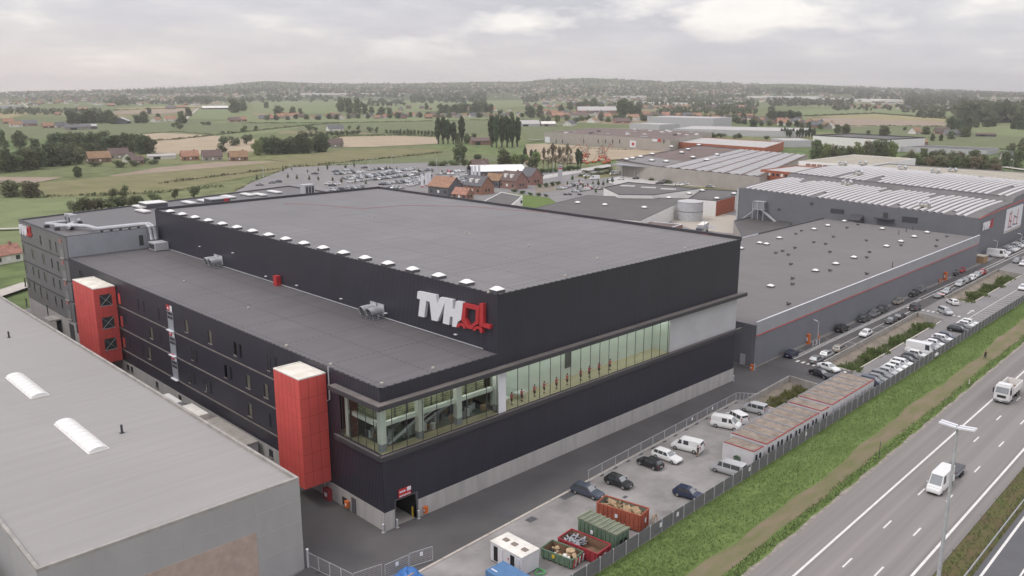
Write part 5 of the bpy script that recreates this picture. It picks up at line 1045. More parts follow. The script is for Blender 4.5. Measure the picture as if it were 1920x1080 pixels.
clump('the garden hedges behind the black hall', 'bush/hedge', [(1012,352,9,12),(1024,351,9,12),(1036,349,9,12),(1046,347,8,12),(965,360,6,16),(980,363,6,16),(995,366,6,14),(1010,367,6,14),(1024,369,6,12),(870,361,6,10)], z=0, group='shrubs around the estate')
clump('the gardens of the meadow village', ('round/mid','round/dark'), row(490, 985, 225, 219, 26, 11, 12, 4)); clump('the village gardens behind the depot', ('round/mid','round/dark','round/light'), row(1010, 1400, 228, 226, 26, 13, 14, 5)); clump('the gardens right of the tall warehouse', ('round/mid','round/dark'), row(1345, 1560, 230, 243, 14, 12, 13, 4))
def hedge_line(lab, pts, h, seed):
    rng = random.Random(seed); m = MB()
    for p, q in zip(pts, pts[1:]):
        a, b = Vector(GF(*p)), Vector(GF(*q)); n = int((b-a).length/1.1)
        for i in range(n):
            c = a+(b-a)*(i/n); hh = h*(.75+.5*abs(sin(i*.11+seed))+rng.uniform(-.25, .25))
            for j in range(3):
                o = Vector((c.x+rng.gauss(0, .6), c.y+rng.gauss(0, .6), GZ+hh*rng.uniform(.3, .9))); nrm = Vector((rng.uniform(-1, 1), rng.uniform(-1, 1), rng.uniform(0, 1))).normalized(); t = nrm.orthogonal().normalized(); b_ = nrm.cross(t); s = hh*rng.uniform(.4, .7); m.add([o-t*s, o+b_*s*.7, o+t*s, o-b_*s*.7], [(0, 1, 2, 3)])
    tag(m.build('hedgerow', LEAF['olive' if seed % 2 else 'mid'], None, fix=False), lab, 'hedge', kind='stuff')
for i, (lab, pts, h) in enumerate((('long drain hedge across the left meadow', [(140,275),(330,262),(560,237),(640,231)], 1.6), ('hedge below the rough meadow at the left', [(85,371),(300,362),(420,350)], 1.3), ('hedge line through the rough meadow', [(300,345),(520,318),(830,287)], 1.2), ('hedge behind the harvested field', [(600,268),(640,256),(760,254),(820,257)], 1.8), ('hedge at the top of the tan field', [(262,252),(330,247),(400,253)], 1.0), ('hedge along the village meadow', [(450,231),(640,231),(985,224)], 1.5), ('hedge between the far fields on the left', [(212,207),(350,203),(420,204)], 2.0), ('hedge across the right fields', [(1480,219),(1640,213),(1775,224)], 2.0), ('hedge along the ploughed field on the right', [(1500,239),(1640,237),(1775,238)], 1.6), ('hedge by the road in front of the depot', [(1030,277),(1140,281),(1250,284)], 1.0), ('wild edge along the car park', [(430,371),(470,347),(545,317),(690,310)], 1.4))): hedge_line(lab, pts, h, i+1)
# grassy plants in the three basins: one leafy mass each
def herb(name, lab, quads, mat_, cat='ground plants'):
    o = quads.build(name, mat_, None, fix=False); return tag(o, lab, cat, kind='stuff')
def tufts(mb, x, y, z, n, h, sp, rng, lean=.4):
    for _ in range(n):
        a = rng.uniform(0, 6.3); px, py = x+rng.gauss(0, sp), y+rng.gauss(0, sp); hh = h*rng.uniform(.5, 1.3); w = hh*rng.uniform(.22, .5); dx, dy = cos(a)*w/2, sin(a)*w/2; lx, ly = rng.uniform(-lean, lean)*hh, rng.uniform(-lean, lean)*hh
        mb.add([(px-dx, py-dy, z), (px+dx, py+dy, z), (px+dx*.5+lx, py+dy*.5+ly, z+hh), (px-dx*.7+lx*.8, py-dy*.7+ly*.8, z+hh*.85)], [(0, 1, 2, 3)])
rng = random.Random(4)
for i, (B, lo, hi, n, lab) in enumerate(((B1, .03, .72, 620, 'green weeds filling the nearest sunken basin'), (B2, .0, .6, 1100, 'green reeds along the motorway side of the middle basin'), (B3, .0, .6, 800, 'green reeds along the motorway side of the farthest basin'))):
    a, b, c, d = [Vector(p) for p in ccw(B)]; m = MB()
    for _ in range(n):
        u, v = rng.random(), lo+(hi-lo)*rng.random()**1.3; p = (a*(1-u)+b*u)*(1-v)+(d*(1-u)+c*u)*v; lump = .7+.5*sin(u*23+i)+.3*sin(u*61); tufts(m, p.x, p.y, -1.3+max(0, v-.45)/.55*1.05, 7, max(.4, (1.25 if i else .8)*lump*(1-v*.5)), .3, rng)
    herb('basin_plants', lab, m, leaf_mat('basin foliage '+str(i), (.15,.19,.075) if i else (.185,.21,.085), .05, .75, 1.35), 'plants')
m = MB()
for _ in range(22000):
    x = 66+rng.random()**1.5*190; top, bot = FEN(x)-.3, SHO(x)+4.9+wav(x, .35, .09, 1)+max(0, (x-110)*.004); y = bot+(top-bot)*rng.random(); tufts(m, x, y, vz(x, y)-.02, 1, .24, .1, rng, .9)
herb('long_grass', 'long green grass on the bank below the fence', m, leaf_mat('grass blades', (.175,.24,.085), .05, .92, 1.2), 'grass')
m = MB()
for _ in range(7000):
    x = 66+rng.random()**1.5*210; y = SHO(x)+.35+wav(x, .2, .5, 2)*.6+rng.random()**1.2*1.4; tufts(m, x, y, vz(x, y)-.02, 1, .26, .1, rng, .8)
herb('roadside_weeds', 'weedy strip along the motorway shoulder', m, LEAF['weed'], 'weeds')
m = MB()
for _ in range(6000):
    x = 86+rng.random()*130; v = rng.random(); y = 22.3+.037*x+3.2*v
    if .38 < v < .62 and rng.random() < .75: continue
    tufts(m, x, y, -.08, 1, .28, .1, rng, .8)
herb('median_weeds', 'weeds growing in the motorway median', m, leaf_mat('median foliage', (.15,.175,.08), .05, .75, 1.3), 'weeds')
# far woods: masses no one could count
def wood(lab, bands, leaf='dark', seed=1):
    rng = random.Random(seed); m = MB()
    for (x0, x1, y0, y1, n, hm) in bands:
        for _ in range(n):
            u = rng.random(); px = x0+(x1-x0)*u; py = y0+(y1-y0)*rng.random(); x, y, g0 = GT(px, py); h = hm*rng.uniform(.6, 1.3); w = h*rng.uniform(.7, 1.3); k = 16
            for j in range(k):
                a = rng.uniform(0, 6.3); r_ = rng.random()**.5*w*.5; z = rng.uniform(.12, 1)*h; r_ *= sqrt(max(.05, 1-(z/h-.4)**2*2)); p = Vector((x+cos(a)*r_, y+sin(a)*r_, g0+z)); s = w*rng.uniform(.24, .42)
                nrm = Vector((rng.uniform(-1, 1), rng.uniform(-1, 1), rng.uniform(-.3, 1))).normalized(); t = nrm.orthogonal().normalized(); b_ = nrm.cross(t)
                m.add([p-t*s, p+b_*s*.7, p+t*s, p-b_*s*.7], [(0, 1, 2, 3)])
    return tag(m.build('far_woodland', leaf_mat('far foliage '+str(seed), {'dark': (.10,.12,.07), 'mid': (.125,.145,.082)}[leaf], 0), None, fix=False), lab, 'woodland', kind='stuff')
wood('dark woods and hedges along the left horizon', [(330,390,196,186,90,15),(390,480,192,186,60,12),(210,240,198,186,40,14),(0,70,215,206,70,7),(62,200,216,208,90,7),(190,330,196,190,90,9),(240,300,178,172,60,14),(300,520,178,168,230,12),(0,240,186,176,150,9),(85,98,196,184,8,10),(0,300,176,172,120,8)], 'mid', 2)
wood('dark hedgerow woods below the central horizon', [(470,640,192,182,110,10),(650,760,184,176,90,12),(690,760,200,190,60,10),(770,910,194,180,190,15),(560,1000,176,168,260,12),(980,1020,192,182,40,14),(700,1000,170,166,160,9),(480,700,172,166,130,9),(500,560,190,180,20,14)], 'dark', 3)
wood('belts of trees through the far village right of centre', [(1020,1300,184,174,220,12),(1100,1220,206,196,60,10),(1210,1330,200,190,110,12),(1300,1420,206,192,120,12),(1050,1420,174,164,260,11),(1240,1400,190,180,90,13),(1340,1420,216,206,60,9),(1230,1340,216,208,40,9)], 'mid', 4)
wood('woods and tree belts along the right horizon', [(1440,1600,200,188,170,12),(1400,1640,178,170,150,16),(1600,1760,192,178,210,14),(1700,1830,200,186,160,15),(1760,1990,184,176,200,13),(1600,1990,174,170,160,10),(1560,1760,208,201,80,9),(1690,1790,212,204,60,9),(1720,1770,222,216,40,9)], 'dark', 5)
wood('hazy woods and hedges over the rising plain below the skyline', [(-60,1990,178,158,1100,9),(0,420,176,168,160,9),(420,1000,168,155,340,9),(1000,1240,156,148,300,9),(1000,1420,168,154,340,9),(1420,1960,176,162,380,9)], 'mid', 7)
wood('dense dark wood filling the far right edge', [(1800,1990,232,206,330,20),(1790,1850,216,206,50,16)], 'dark', 6)
m = MB(); rng = random.Random(8)
for (x0, x1, y0, y1, n) in ((0,420,198,178,150),(420,1000,184,168,230),(1000,1420,192,166,380),(1420,1920,196,168,300),(560,1000,172,157,200),(1000,1420,176,156,260),(0,420,182,170,160)):
    for _ in range(n):
        x, y, g0 = GT(x0+(x1-x0)*rng.random(), y0+(y1-y0)*rng.random()**1.3); L_, W_, h, rh = rng.uniform(9, 20), rng.uniform(7, 11), rng.uniform(3, 6), rng.uniform(2.5, 4); t = MB(); gable(t, L_, W_, h, rh, rng.choice((0, 0, 1))); gable_roof(t, L_, W_, h, rh, rng.choice((2, 2, 3, 4)), .3, .2); m.merge(t, Matrix.Translation((x, y, g0)) @ Matrix.Rotation(rng.uniform(0, 3.1), 4, 'Z'))
tag(m.build('far_town', [M['plaster'], M['housebrick'], M['tile_o'], M['tile_b'], M['tile_g']], None, fix=False), 'scatter of tiny pale and orange roofed houses across the far plain', 'distant town', kind='stuff')
# ================================================================== VEHICLES
CC = dict(white=(.74,.74,.74), silver=(.50,.51,.52), grey=(.24,.245,.255), darkgrey=(.075,.078,.085), black=(.018,.018,.021), navy=(.03,.042,.085), red=(.38,.03,.035), beige=(.34,.31,.27), blue=(.06,.11,.22), slate=(.08,.095,.13))
CN = dict(darkgrey='dark grey', slate='blue grey')
for k, c in CC.items(): M['car_'+k] = mat('car paint '+k, c, .25, .04, 2., metal=.0 if k in ('white', 'black', 'red') else .3, spec=.6, world_pos=False)
#          L    W    H    belt hood  ws0  ws1  rr1  rr0  (fractions from the front: windscreen foot, roof start, roof end, rear glass foot)
TY = dict(hatchback=(4.1,1.76,1.48,.92,.86,.27,.43,.86,.97), estate=(4.75,1.82,1.48,.93,.84,.29,.44,.88,.98), saloon=(4.7,1.82,1.44,.92,.85,.29,.45,.72,.86), suv=(4.5,1.86,1.68,1.05,1.0,.26,.40,.90,.98),
 mpv=(4.4,1.8,1.68,1.02,.96,.18,.38,.92,.985), van=(5.1,1.95,1.96,1.15,1.05,.13,.29,.97,.99), panel=(4.9,1.95,1.98,1.15,1.05,.14,.30,.975,.99), bigvan=(6.3,2.05,2.7,1.3,1.12,.10,.235,.985,.99), smallvan=(4.4,1.83,1.82,1.1,1.02,.18,.35,.965,.99))
SIDE = dict(hatchback=((.34,.55),(.57,.80)), estate=((.35,.54),(.56,.73),(.75,.92)), saloon=((.36,.55),(.57,.75)), suv=((.33,.53),(.55,.74),(.76,.90)), mpv=((.30,.50),(.52,.72),(.74,.93)), van=((.22,.36),(.40,.62),(.64,.90)), panel=((.23,.37),(.43,.60)), bigvan=((.21,.36),), smallvan=((.28,.44),(.47,.66),(.70,.93)))
def car_mesh(kind):
    L_, W, Hh, belt, hood, a0, a1, b1, b0 = TY[kind]; hw_ = W/2; boxy = kind in ('van', 'panel', 'bigvan', 'smallvan')
    X_ = lambda f: L_/2-f*L_                                       # front is +x
    B, Gl = MB(), {}
    st = [(0.0, .40, hood*.62, .80), (.015, .26, hood*.80, .90), (.06, .22, hood*.93, .97), (a0*.55, .22, hood*.985, 1), (a0, .22, belt, 1), (.5, .22, belt+.01, 1), (b0-.03, .22, belt+.02, .99), (.985, .26, belt, .95), (1.0, .38, belt*.86, .88)]
    n = 8
    for f, z0, z1, w in st:
        x = X_(f); ww = hw_*w
        B.v += [(x, -ww*.88, z0), (x, -ww, z0+(z1-z0)*.3), (x, -ww*.985, z0+(z1-z0)*.72), (x, -ww*.91, z1), (x, ww*.91, z1), (x, ww*.985, z0+(z1-z0)*.72), (x, ww, z0+(z1-z0)*.3), (x, ww*.88, z0)]
    for i in range(len(st)-1):
        for k in range(n): c0, c1 = i*n+k, i*n+(k+1) % n; B.f.append([c0, c0+n, c1+n, c1]); B.m.append(0)
    B.f.append(list(range(n))[::-1]); B.m.append(0); B.f.append([(len(st)-1)*n+k for k in range(n)]); B.m.append(0)
    wt = hw_*(.86 if boxy else .70); wb = hw_*.90
    def cab(f0, f1, zt): pass
    zb = belt-.02
    low = [(X_(a0), wb*.93), (X_(a0+.06), wb), (X_(b0-.05), wb), (X_(b0), wb*.9)]; hi = [(X_(a1), wt*.94), (X_(a1+.08), wt), (X_(b1-.06), wt), (X_(b1), wt*.93)]
    o = len(B.v)
    for s in (-1, 1):
        for x, w in low: B.v.append((x, s*w, zb))
        for i, (x, w) in enumerate(hi): B.v.append((x, s*w, Hh-(.05 if i in (0, 3) else .015)))
    for i in range(3): B.f += [[o+i, o+i+1, o+5+i, o+4+i], [o+8+i, o+12+i, o+13+i, o+9+i], [o+4+i, o+5+i, o+13+i, o+12+i]]; B.m += [0]*3
    B.f += [[o, o+4, o+12, o+8], [o+3, o+11, o+15, o+7]]; B.m += [0]*2
    def lerp(p, q, t): return tuple(p[i]+(q[i]-p[i])*t for i in range(3))
    P = B.v
    def panel(c00, c10, c11, c01, off):
        return [tuple(Vector(p)+Vector(off)) for p in (c00, c10, c11, c01)]
    ws = MB()
    f = lambda i: P[o+i]
    q = [lerp(lerp(f(0), f(8), u), lerp(f(4), f(12), u), v) for u, v in ((.06, .07), (.94, .07), (.93, .93), (.07, .93))]; ws.add([(p[0]+.03, p[1], p[2]+.015) for p in q], [(0, 1, 2, 3)])
    rw_ = MB(); bl = .45 if boxy else .18
    q = [lerp(lerp(f(3), f(11), u), lerp(f(7), f(15), u), v) for u, v in ((.08, bl), (.92, bl), (.92, .9), (.08, .9))]; rw_.add([(p[0]-.025, p[1], p[2]+.01) for p in q], [(0, 1, 2, 3)])
    sides = []
    for s, b_ in ((-1, 0), (1, 8)):
        for u0, u1 in SIDE[kind]:
            m_ = MB(); qq = []
            for uu, v in ((u0, .08), (u1, .08), (u1, .86), (u0, .86)):
                x = X_(uu); zz2 = zb+(Hh-zb)*v; wv = wb+(wt-wb)*v
                if v > .5:                                        # keep the top corners under the sloping ends
                    lim0, lim1 = X_(a0+(a1-a0)*v)-.10, X_(b0+(b1-b0)*v)+.10; x = min(max(x, lim1), lim0)
                qq.append((x, s*(wv+.012), zz2))
            m_.add(qq, [(0, 1, 2, 3)]); sides.append(m_)
    wr = .33 if not boxy else .35
    wx = (X_(.185 if not boxy else .165), X_(.80))
    wheels = []
    for x in wx:
        for s in (-1, 1):
            t, r_ = MB(), MB(); y1 = s*(hw_+.012); y0 = s*(hw_-.22)
            t.tube([(x, y0, wr), (x, y1-s*.03, wr), (x, y1, wr)], [wr, wr, wr*.93], 14); r_.tube([(x, y1-s*.02, wr), (x, y1+s*.012, wr)], [wr*.66, wr*.6], 12); wheels.append((t, r_))
    hl = []
    for s in (-1, 1):
        m_ = MB(); x = X_(.022); m_.add([(x+.02, s*hw_*.52, hood*.62), (x-.02, s*hw_*.86, hood*.66), (x-.16, s*hw_*.88, hood*.84), (x-.06, s*hw_*.52, hood*.80)], [(0, 1, 2, 3)]); hl.append(m_)
    tl = []
    for s in (-1, 1):
        m_ = MB(); x = X_(.99); m_.box(x-.045, x+.09, s*hw_*.80-.07, s*hw_*.80+.07, belt*.74, belt*.98 if not boxy else belt*1.2); tl.append(m_)
    det = MB(); det.box(X_(0)-.015, X_(0)+.02, -.26, .26, .42, .53); pl2 = MB(); pl2.box(X_(1)-.02, X_(1)+.012, -.26, .26, .55, .66)
    gr = MB(); gr.box(X_(.012)-.02, X_(.012)+.035, -.45, .45, hood*.55, hood*.68); gr.box(X_(.0)-.03, X_(.0)+.012, -.7, .7, .27, .38)
    mi = []
    for s in (-1, 1):
        m_ = MB(); x = X_(a0+.065); m_.box(x-.08, x+.08, s*(hw_+.02)-.09, s*(hw_+.02)+.09, belt+.02, belt+.16); mi.append(m_)
    return dict(body=B, windscreen=ws, rear_window=rw_, side=sides, wheels=wheels, headlight=hl, tail=tl, plates=(det, pl2), grille=gr, mirror=mi)
CG = {}
def car_proto(kind, col, far):
    key = ('car', kind, col, far)
    if key in PROTO: return PROTO[key]
    if kind not in CG: CG[kind] = car_mesh(kind)
    g_ = CG[kind]; pm_ = M['car_'+col]; nm = 'parked_van' if kind in ('van', 'panel', 'bigvan', 'smallvan') else 'parked_car'
    if far:
        a = MB(); a.merge(g_['body'], None, 0)
        a.merge(g_['windscreen'], None, 5)
        for q in [g_['rear_window']]+g_['side']: a.merge(q, None, 1)
        for t, r_ in g_['wheels']: a.merge(t, None, 2)
        for q in g_['headlight']: a.merge(q, None, 3)
        for q in g_['tail']: a.merge(q, None, 4)
        o = a.build(nm, [pm_, M['carglass'], M['rubber'], M['lampglass'], M['tail'], M['screen']]); tag(o, 'car', 'van' if nm == 'parked_van' else 'car'); PROTO[key] = [o, 0]; return PROTO[key]
    t = thing(nm, 'car', 'van' if nm == 'parked_van' else 'car')
    bo = g_['body'].build('body', pm_, t)
    g_['windscreen'].build('windscreen', M['screen'], t, fix=False); g_['rear_window'].build('rear_window', M['carglass'], t, fix=False)
    for q in g_['side']: q.build('side_window', M['carglass'], t, fix=False)
    for w, r_ in g_['wheels']: wo2 = w.build('wheel', M['rubber'], t); r_.build('rim', M['rim'], wo2)
    for q in g_['headlight']: q.build('headlight', M['lampglass'], t)
    for q in g_['tail']: q.build('tail_light', M['tail'], t)
    for q in g_['plates']: q.build('number_plate', M['plate'], t)
    g_['grille'].build('grille', M['rubber'], t)
    for q in g_['mirror']: q.build('mirror', pm_, t)
    PROTO[key] = [t, 0]; return PROTO[key]
def car(kind, col, x, y, rz, label, group=None, far=False): return place(car_proto(kind, col, far), x, y, .02, rz, label, group)
def carpx(kind, col, rear, front, label, group=None):
    a, b = Vector(G(*rear)), Vector(G(*front)); c = (a+b)/2; d = b-a; return car(kind, col, c.x, c.y, atan2(d.y, d.x), label, group)
YG = 'vehicles in the builders yard'
carpx('estate', 'slate', (1078,920), (1125,936), 'dark blue grey estate car nearest the orange red skip', YG); carpx('hatchback', 'black', (1138,902), (1182,918), 'black hatchback facing the camera between the dark estate and the mesh fence', YG)
carpx('hatchback', 'black', (1238,882), (1200,867), 'black hatchback parked tail out beside the white estate', YG); carpx('estate', 'white', (1229,854), (1272,870), 'white estate car beside the black hatchback', YG)
v1 = carpx('panel', 'white', (1313,850), (1264,838), 'white van with its front door open and a person beside it', YG); carpx('panel', 'white', (1338,797), (1384,806), 'white van with black bumper parked by the mesh fence', YG)
carpx('smallvan', 'white', (1394,797), (1368,783), 'small white van half hidden behind the white van', YG); carpx('smallvan', 'silver', (1434,778), (1394,768), 'silver van parked by the nearest grassy basin', YG)
carpx('van', 'silver', (1391,895), (1341,880), 'silver passenger van parked in front of the site cabins', YG); nv = carpx('hatchback', 'navy', (1287,933), (1329,946), 'dark blue hatchback close to the boundary fence', YG); nv.location.y = FEN(nv.location.x)+2.75
a = MB(); L_ = TY['panel'][0]; a.beam((L_/2-.20*L_, 1.02, .95), (L_/2-.16*L_, 1.75, .95), .06, 1.3); a.build('open_door', M['car_white'], v1); a = MB(); a.box(L_/2-.37*L_, L_/2-.21*L_, .962, .99, .4, 1.2); a.build('door_opening', M['black0'], v1)
carpx('saloon', 'white', (1536,688), (1571,700), 'white car crossing the zebra line beside the black saloon'); carpx('saloon', 'black', (1519,699), (1559,713), 'black saloon on the road behind the site cabins')
HG = 'cars parked along the long grey hall'; AX = .037
def along(kind, col, px, py, fwd, label, dz=.6):
    x, y = G(px, py, dz); return car(kind, col, x, y, AX+(0 if fwd else pi), label, HG)
for k, c, px, py, fw, lb in (
 ('hatchback','navy',1484,663,1,'dark navy hatchback at the near end of the grey hall wall'), ('suv','black',1579,616,1,'black car alone by the hall wall beyond the orange cabinet'), ('estate','darkgrey',1620,597,0,'dark estate, nearest of three parked nose to tail by the hall wall'), ('estate','grey',1638,588,0,'grey estate, middle of three parked nose to tail by the hall wall'), ('estate','darkgrey',1654,580,0,'dark estate, farthest of three parked nose to tail by the hall wall'), ('hatchback','beige',1684,565,0,'beige hatchback alone half way along the hall wall'), ('estate','black',1713,550,0,'black estate in front of a grey one by the hall wall'), ('suv','grey',1727,543,0,'grey car behind the black estate by the hall wall'), ('hatchback','black',1790,512,0,'black hatchback by the far end of the hall wall, before a red car'), ('hatchback','red',1802,507,0,'red hatchback against the far end of the hall wall'),
 ('hatchback','grey',1531,674,1,'grey hatchback nearest the zebra line beside the basin wall'), ('hatchback','silver',1550,664,1,'silver hatchback behind the grey one beside the basin wall'), ('estate','beige',1575,653,1,'beige estate, third along the middle basin wall'), ('hatchback','white',1623,625,0,'white hatchback alone beside the middle basin wall'), ('saloon','darkgrey',1671,600,0,'dark grey saloon beside the far part of the basin wall'), ('hatchback','darkgrey',1688,593,1,'dark hatchback behind the dark grey saloon'), ('smallvan','darkgrey',1716,577,1,'dark grey compact van at the end of the middle basin'),
 ('saloon','grey',1761,553,0,'grey saloon beside the farthest basin'), ('hatchback','silver',1775,546,0,'silver hatchback behind the grey saloon, beside the farthest basin'), ('mpv','silver',1800,532,0,'silver people carrier beside the farthest basin wall'), ('hatchback','grey',1812,526,0,'grey hatchback behind the silver people carrier'), ('hatchback','white',1822,521,0,'white hatchback in the row beside the farthest basin'), ('saloon','silver',1832,515,0,'silver saloon behind the white hatchback in the far row'), ('hatchback','red',1841,511,0,'red hatchback at the far end of the basin row'),
 ('suv','grey',1907,489,0,'dark grey off road car at the right edge'), ('hatchback','white',1919,494,0,'white hatchback cut by the right edge of the picture'), ('hatchback','white',1918,539,0,'white car at the right edge by the striped bays')): along(k, c, px, py, fw, lb)
x, y = G(1786, 566, .6); car('hatchback', 'white', x, y, AX+.75, 'white hatchback turning at the crossing beside the farthest basin', HG); x, y = G(1772, 584, .6); car('mpv', 'silver', x, y, AX+pi+.9, 'silver people carrier turning at the crossing', HG)
random.seed(12)
fr_ = [('mpv','slate'),('hatchback','grey'),('estate','grey'),('hatchback','silver'),('hatchback','white'),('hatchback','white'),('estate','white'),('saloon','black'),('hatchback','darkgrey'),('hatchback','white'),('bigvan','white'),('hatchback','white'),('estate','silver'),('hatchback','white'),('saloon','darkgrey'),('estate','white'),('hatchback','slate'),(None,0),(None,0),('estate','black'),('saloon','darkgrey'),('hatchback','white'),('hatchback','white')]
xx = 155.6; k = 0
for kd, c in fr_:
    if kd:
        car(kd, c, xx, FEN(xx)+2.9, -pi/2+random.uniform(-.03, .03)+AX, '%s %s, %s from the site cabins in the row nosed against the fence' % (CN.get(c, c), {'bigvan': 'tall van', 'mpv': 'people carrier', 'suv': 'off road car', 'saloon': 'saloon car', 'estate': 'estate car'}.get(kd, kd), nth(k)), 'cars nosed against the fence'); k += 1
    xx += 2.62 if kd != 'bigvan' else 2.9
for i in range(22):
    x = 309+i*2.7; kd, c = random.choice(('hatchback','estate','saloon','hatchback')), random.choice(('white','silver','grey','darkgrey','black','silver','slate','white'))
    if i == 0: kd, c = 'bigvan', 'white'
    car(kd, c, x, ya(x)-4.2, -pi/2+AX, '%s %s, %s from the timber crate in the row against the striped hall' % (CN.get(c, c), {'bigvan': 'tall van', 'saloon': 'saloon car', 'estate': 'estate car'}.get(kd, kd), nth(i)), 'cars against the striped hall')
# the big car parks: one mesh a car
random.seed(31)
def lot_row(name, p, q, ang=None, colors=None, skip=.04, pitch=2.45):
    a, b = Vector(G(*p, .6)), Vector(G(*q, .6)); d = b-a; n = max(1, int(d.length/pitch)); u = d.normalized(); pr = Vector((-u.y, u.x)); k = 0
    if pr.x < 0: pr = -pr
    out = []
    for i in range(n+1):
        if random.random() < skip: continue
        P = a+u*(pitch*i); kd = random.choice(('hatchback','hatchback','estate','saloon','suv','mpv')); c = random.choice(colors or ('white','silver','silver','grey','grey','darkgrey','darkgrey','black','slate','white','navy','beige','red') if random.random() > .5 else ('silver','silver','white','grey'))
        out.append((P.x+random.uniform(-.1, .1), P.y+random.uniform(-.2, .2), kd, c))
    nn = atan2(pr.y, pr.x)+pi
    for i, (x, y, kd, c) in enumerate(out):
        car(kd, c, x, y, nn+random.uniform(-.04, .04)+(pi if random.random() < .25 else 0), '%s %s, %s in %s' % (CN.get(c, c), {'suv': 'off road car', 'mpv': 'people carrier', 'saloon': 'saloon car', 'estate': 'estate car'}.get(kd, kd), (nth(i)+' from the left') if len(out) > 1 else 'alone', name), 'cars in the big car park', True)
for i, (p, q) in enumerate((((640,319),(666,317)), ((692,318),(736,315)), ((731,321),(780,316)), ((777,322),(808,317)), ((631,326),(680,322)), ((646,334),(729,323)), ((669,339),(771,327)), ((717,345),(802,331)), ((800,341),(864,333)), ((835,345),(900,336)), ((820,325),(850,325)), ((841,321),(870,320)), ((861,330),(880,326)), ((624,356),(678,350)), ((730,351),(757,352)), ((768,347),(790,341)))):
    lot_row(['the short back row','the back row behind the young trees','the second back row','the right back row','the third row from the back, left part','the fourth row from the back','the fifth row from the back','the sixth row from the back','the seventh row from the back','the row before the tent hall','the short row by the shrubs','the row under the tall tree','the row beside the white banners','the front row behind the roof edge','the front bay beside the young conifers','the bay left of the red white banners'][i]+' of the car park', p, q)
pk = MB(); PKC = ('white', 'silver', 'grey', 'darkgrey', 'slate')
for p, q in (((652,331),(745,320)), ((690,335),(790,323)), ((735,341),(825,329)), ((800,341),(864,333)), ((835,344),(900,336)), ((646,334),(729,323))):
    a, b = Vector(G(*p, .6)), Vector(G(*q, .6)); d = b-a; u = d.normalized(); pr = Vector((-u.y, u.x)); pr = pr if pr.x > 0 else -pr
    for i in range(int(d.length/2.5)):
        P = a+u*(2.5*i)+pr*5.3; kd = random.choice(('hatchback', 'estate', 'saloon', 'suv'))
        if kd not in CG: CG[kd] = car_mesh(kd)
        g_ = CG[kd]; M4 = Matrix.Translation((P.x, P.y, .02)) @ Matrix.Rotation(atan2(pr.y, pr.x)+random.choice((0, pi)), 4, 'Z'); ci = random.choice((0, 0, 1, 1, 2, 3, 4))
        pk.merge(g_['body'], M4, ci); pk.merge(g_['windscreen'], M4, 6)
        for s_ in [g_['rear_window']]+g_['side']: pk.merge(s_, M4, 5)
        for t_, r_ in g_['wheels']: pk.merge(t_, M4, 7)
o = pk.build('packed_cars', [M['car_'+c] for c in PKC]+[M['carglass'], M['screen'], M['rubber']], None); tag(o, 'further cars packed between the rows of the big car park', 'cars', kind='stuff')
for i, (px, py, kd, c) in enumerate(((487,346,'saloon','grey'),(521,340,'estate','slate'),(510,342,'hatchback','grey'),(590,325,'saloon','darkgrey'),(629,321,'estate','slate'),(584,351,'hatchback','white'),(615,344,'mpv','white'),(632,345,'suv','white'),(623,347,'saloon','darkgrey'),(657,341,'mpv','white'),(568,353,'hatchback','silver'),(804,329,'saloon','black'),(683,314,'estate','darkgrey'))):
    x, y = G(px, py, .6); car(kd, c, x, y, 2.4+random.uniform(-.2, .2), '%s %s standing loose in the open part of the car park, %s from the left' % (CN.get(c, c), {'suv': 'off road car', 'mpv': 'people carrier', 'saloon': 'saloon car', 'estate': 'estate car'}.get(kd, kd), nth(sum(1 for q in (487,521,510,590,629,584,615,632,623,657,568,804,683) if q < px))), 'cars in the big car park', True)
for i, (p, q) in enumerate((((1050,353),(1088,343)), ((1060,363),(1094,363)), ((1078,358),(1108,352)), ((1094,350),(1130,354)), ((1236,343),(1250,338)), ((1272,346),(1298,343)), ((1330,350),(1352,348)))):
    lot_row(['the left row','the front row','the middle row','the right row','the bay left of the wall shrubs','the bay amid the wall shrubs','the bay right of the wall shrubs'][i]+' of the second car park', p, q)
for px, py, kd, c, lb in ((1115,335,'bigvan','white','white high van parked beyond the second car park'),(1100,330,'smallvan','white','small white van left of the high white van'),(1152,326,'bigvan','white','white van backed into the open loading bay'),(1146,337,'hatchback','white','white car left of the loading bay'),(1164,335,'estate','white','white estate in front of the loading bay'),(1192,334,'hatchback','darkgrey','dark hatchback driving across the sandy forecourt')):
    x, y = G(px, py, .6); car(kd, c, x, y, 2.6, lb, None, True)
# ---- motorway traffic
tk_ = thing('tipper_truck', 'white tipper truck with empty open body on the motorway', 'truck'); a = MB()
a.add([(4.1,-1.25,.55),(4.1,1.25,.55),(2.0,1.25,.55),(2.0,-1.25,.55),(4.15,-1.22,1.9),(4.15,1.22,1.9),(3.8,1.15,3.2),(3.8,-1.15,3.2),(2.0,1.15,3.3),(2.0,-1.15,3.3),(2.0,1.25,1.9),(2.0,-1.25,1.9)], [(0,1,5,4),(4,5,6,7),(7,6,8,9),(0,4,11,3),(4,7,9,11),(1,2,10,5),(5,10,8,6),(3,11,9,8,10,2),(0,3,2,1)])
a.box(2.1,3.5,-1.0,1.0,3.24,3.45); a.build('cab', M['car_white'], tk_)
a = MB(); a.add([(4.13,-1.05,2.0),(4.13,1.05,2.0),(3.86,1.0,3.0),(3.86,-1.0,3.0)], [(0,1,2,3)]); a.v = [(x+.04, y, z) for x, y, z in a.v]; a.build('windscreen', M['screen'], tk_)
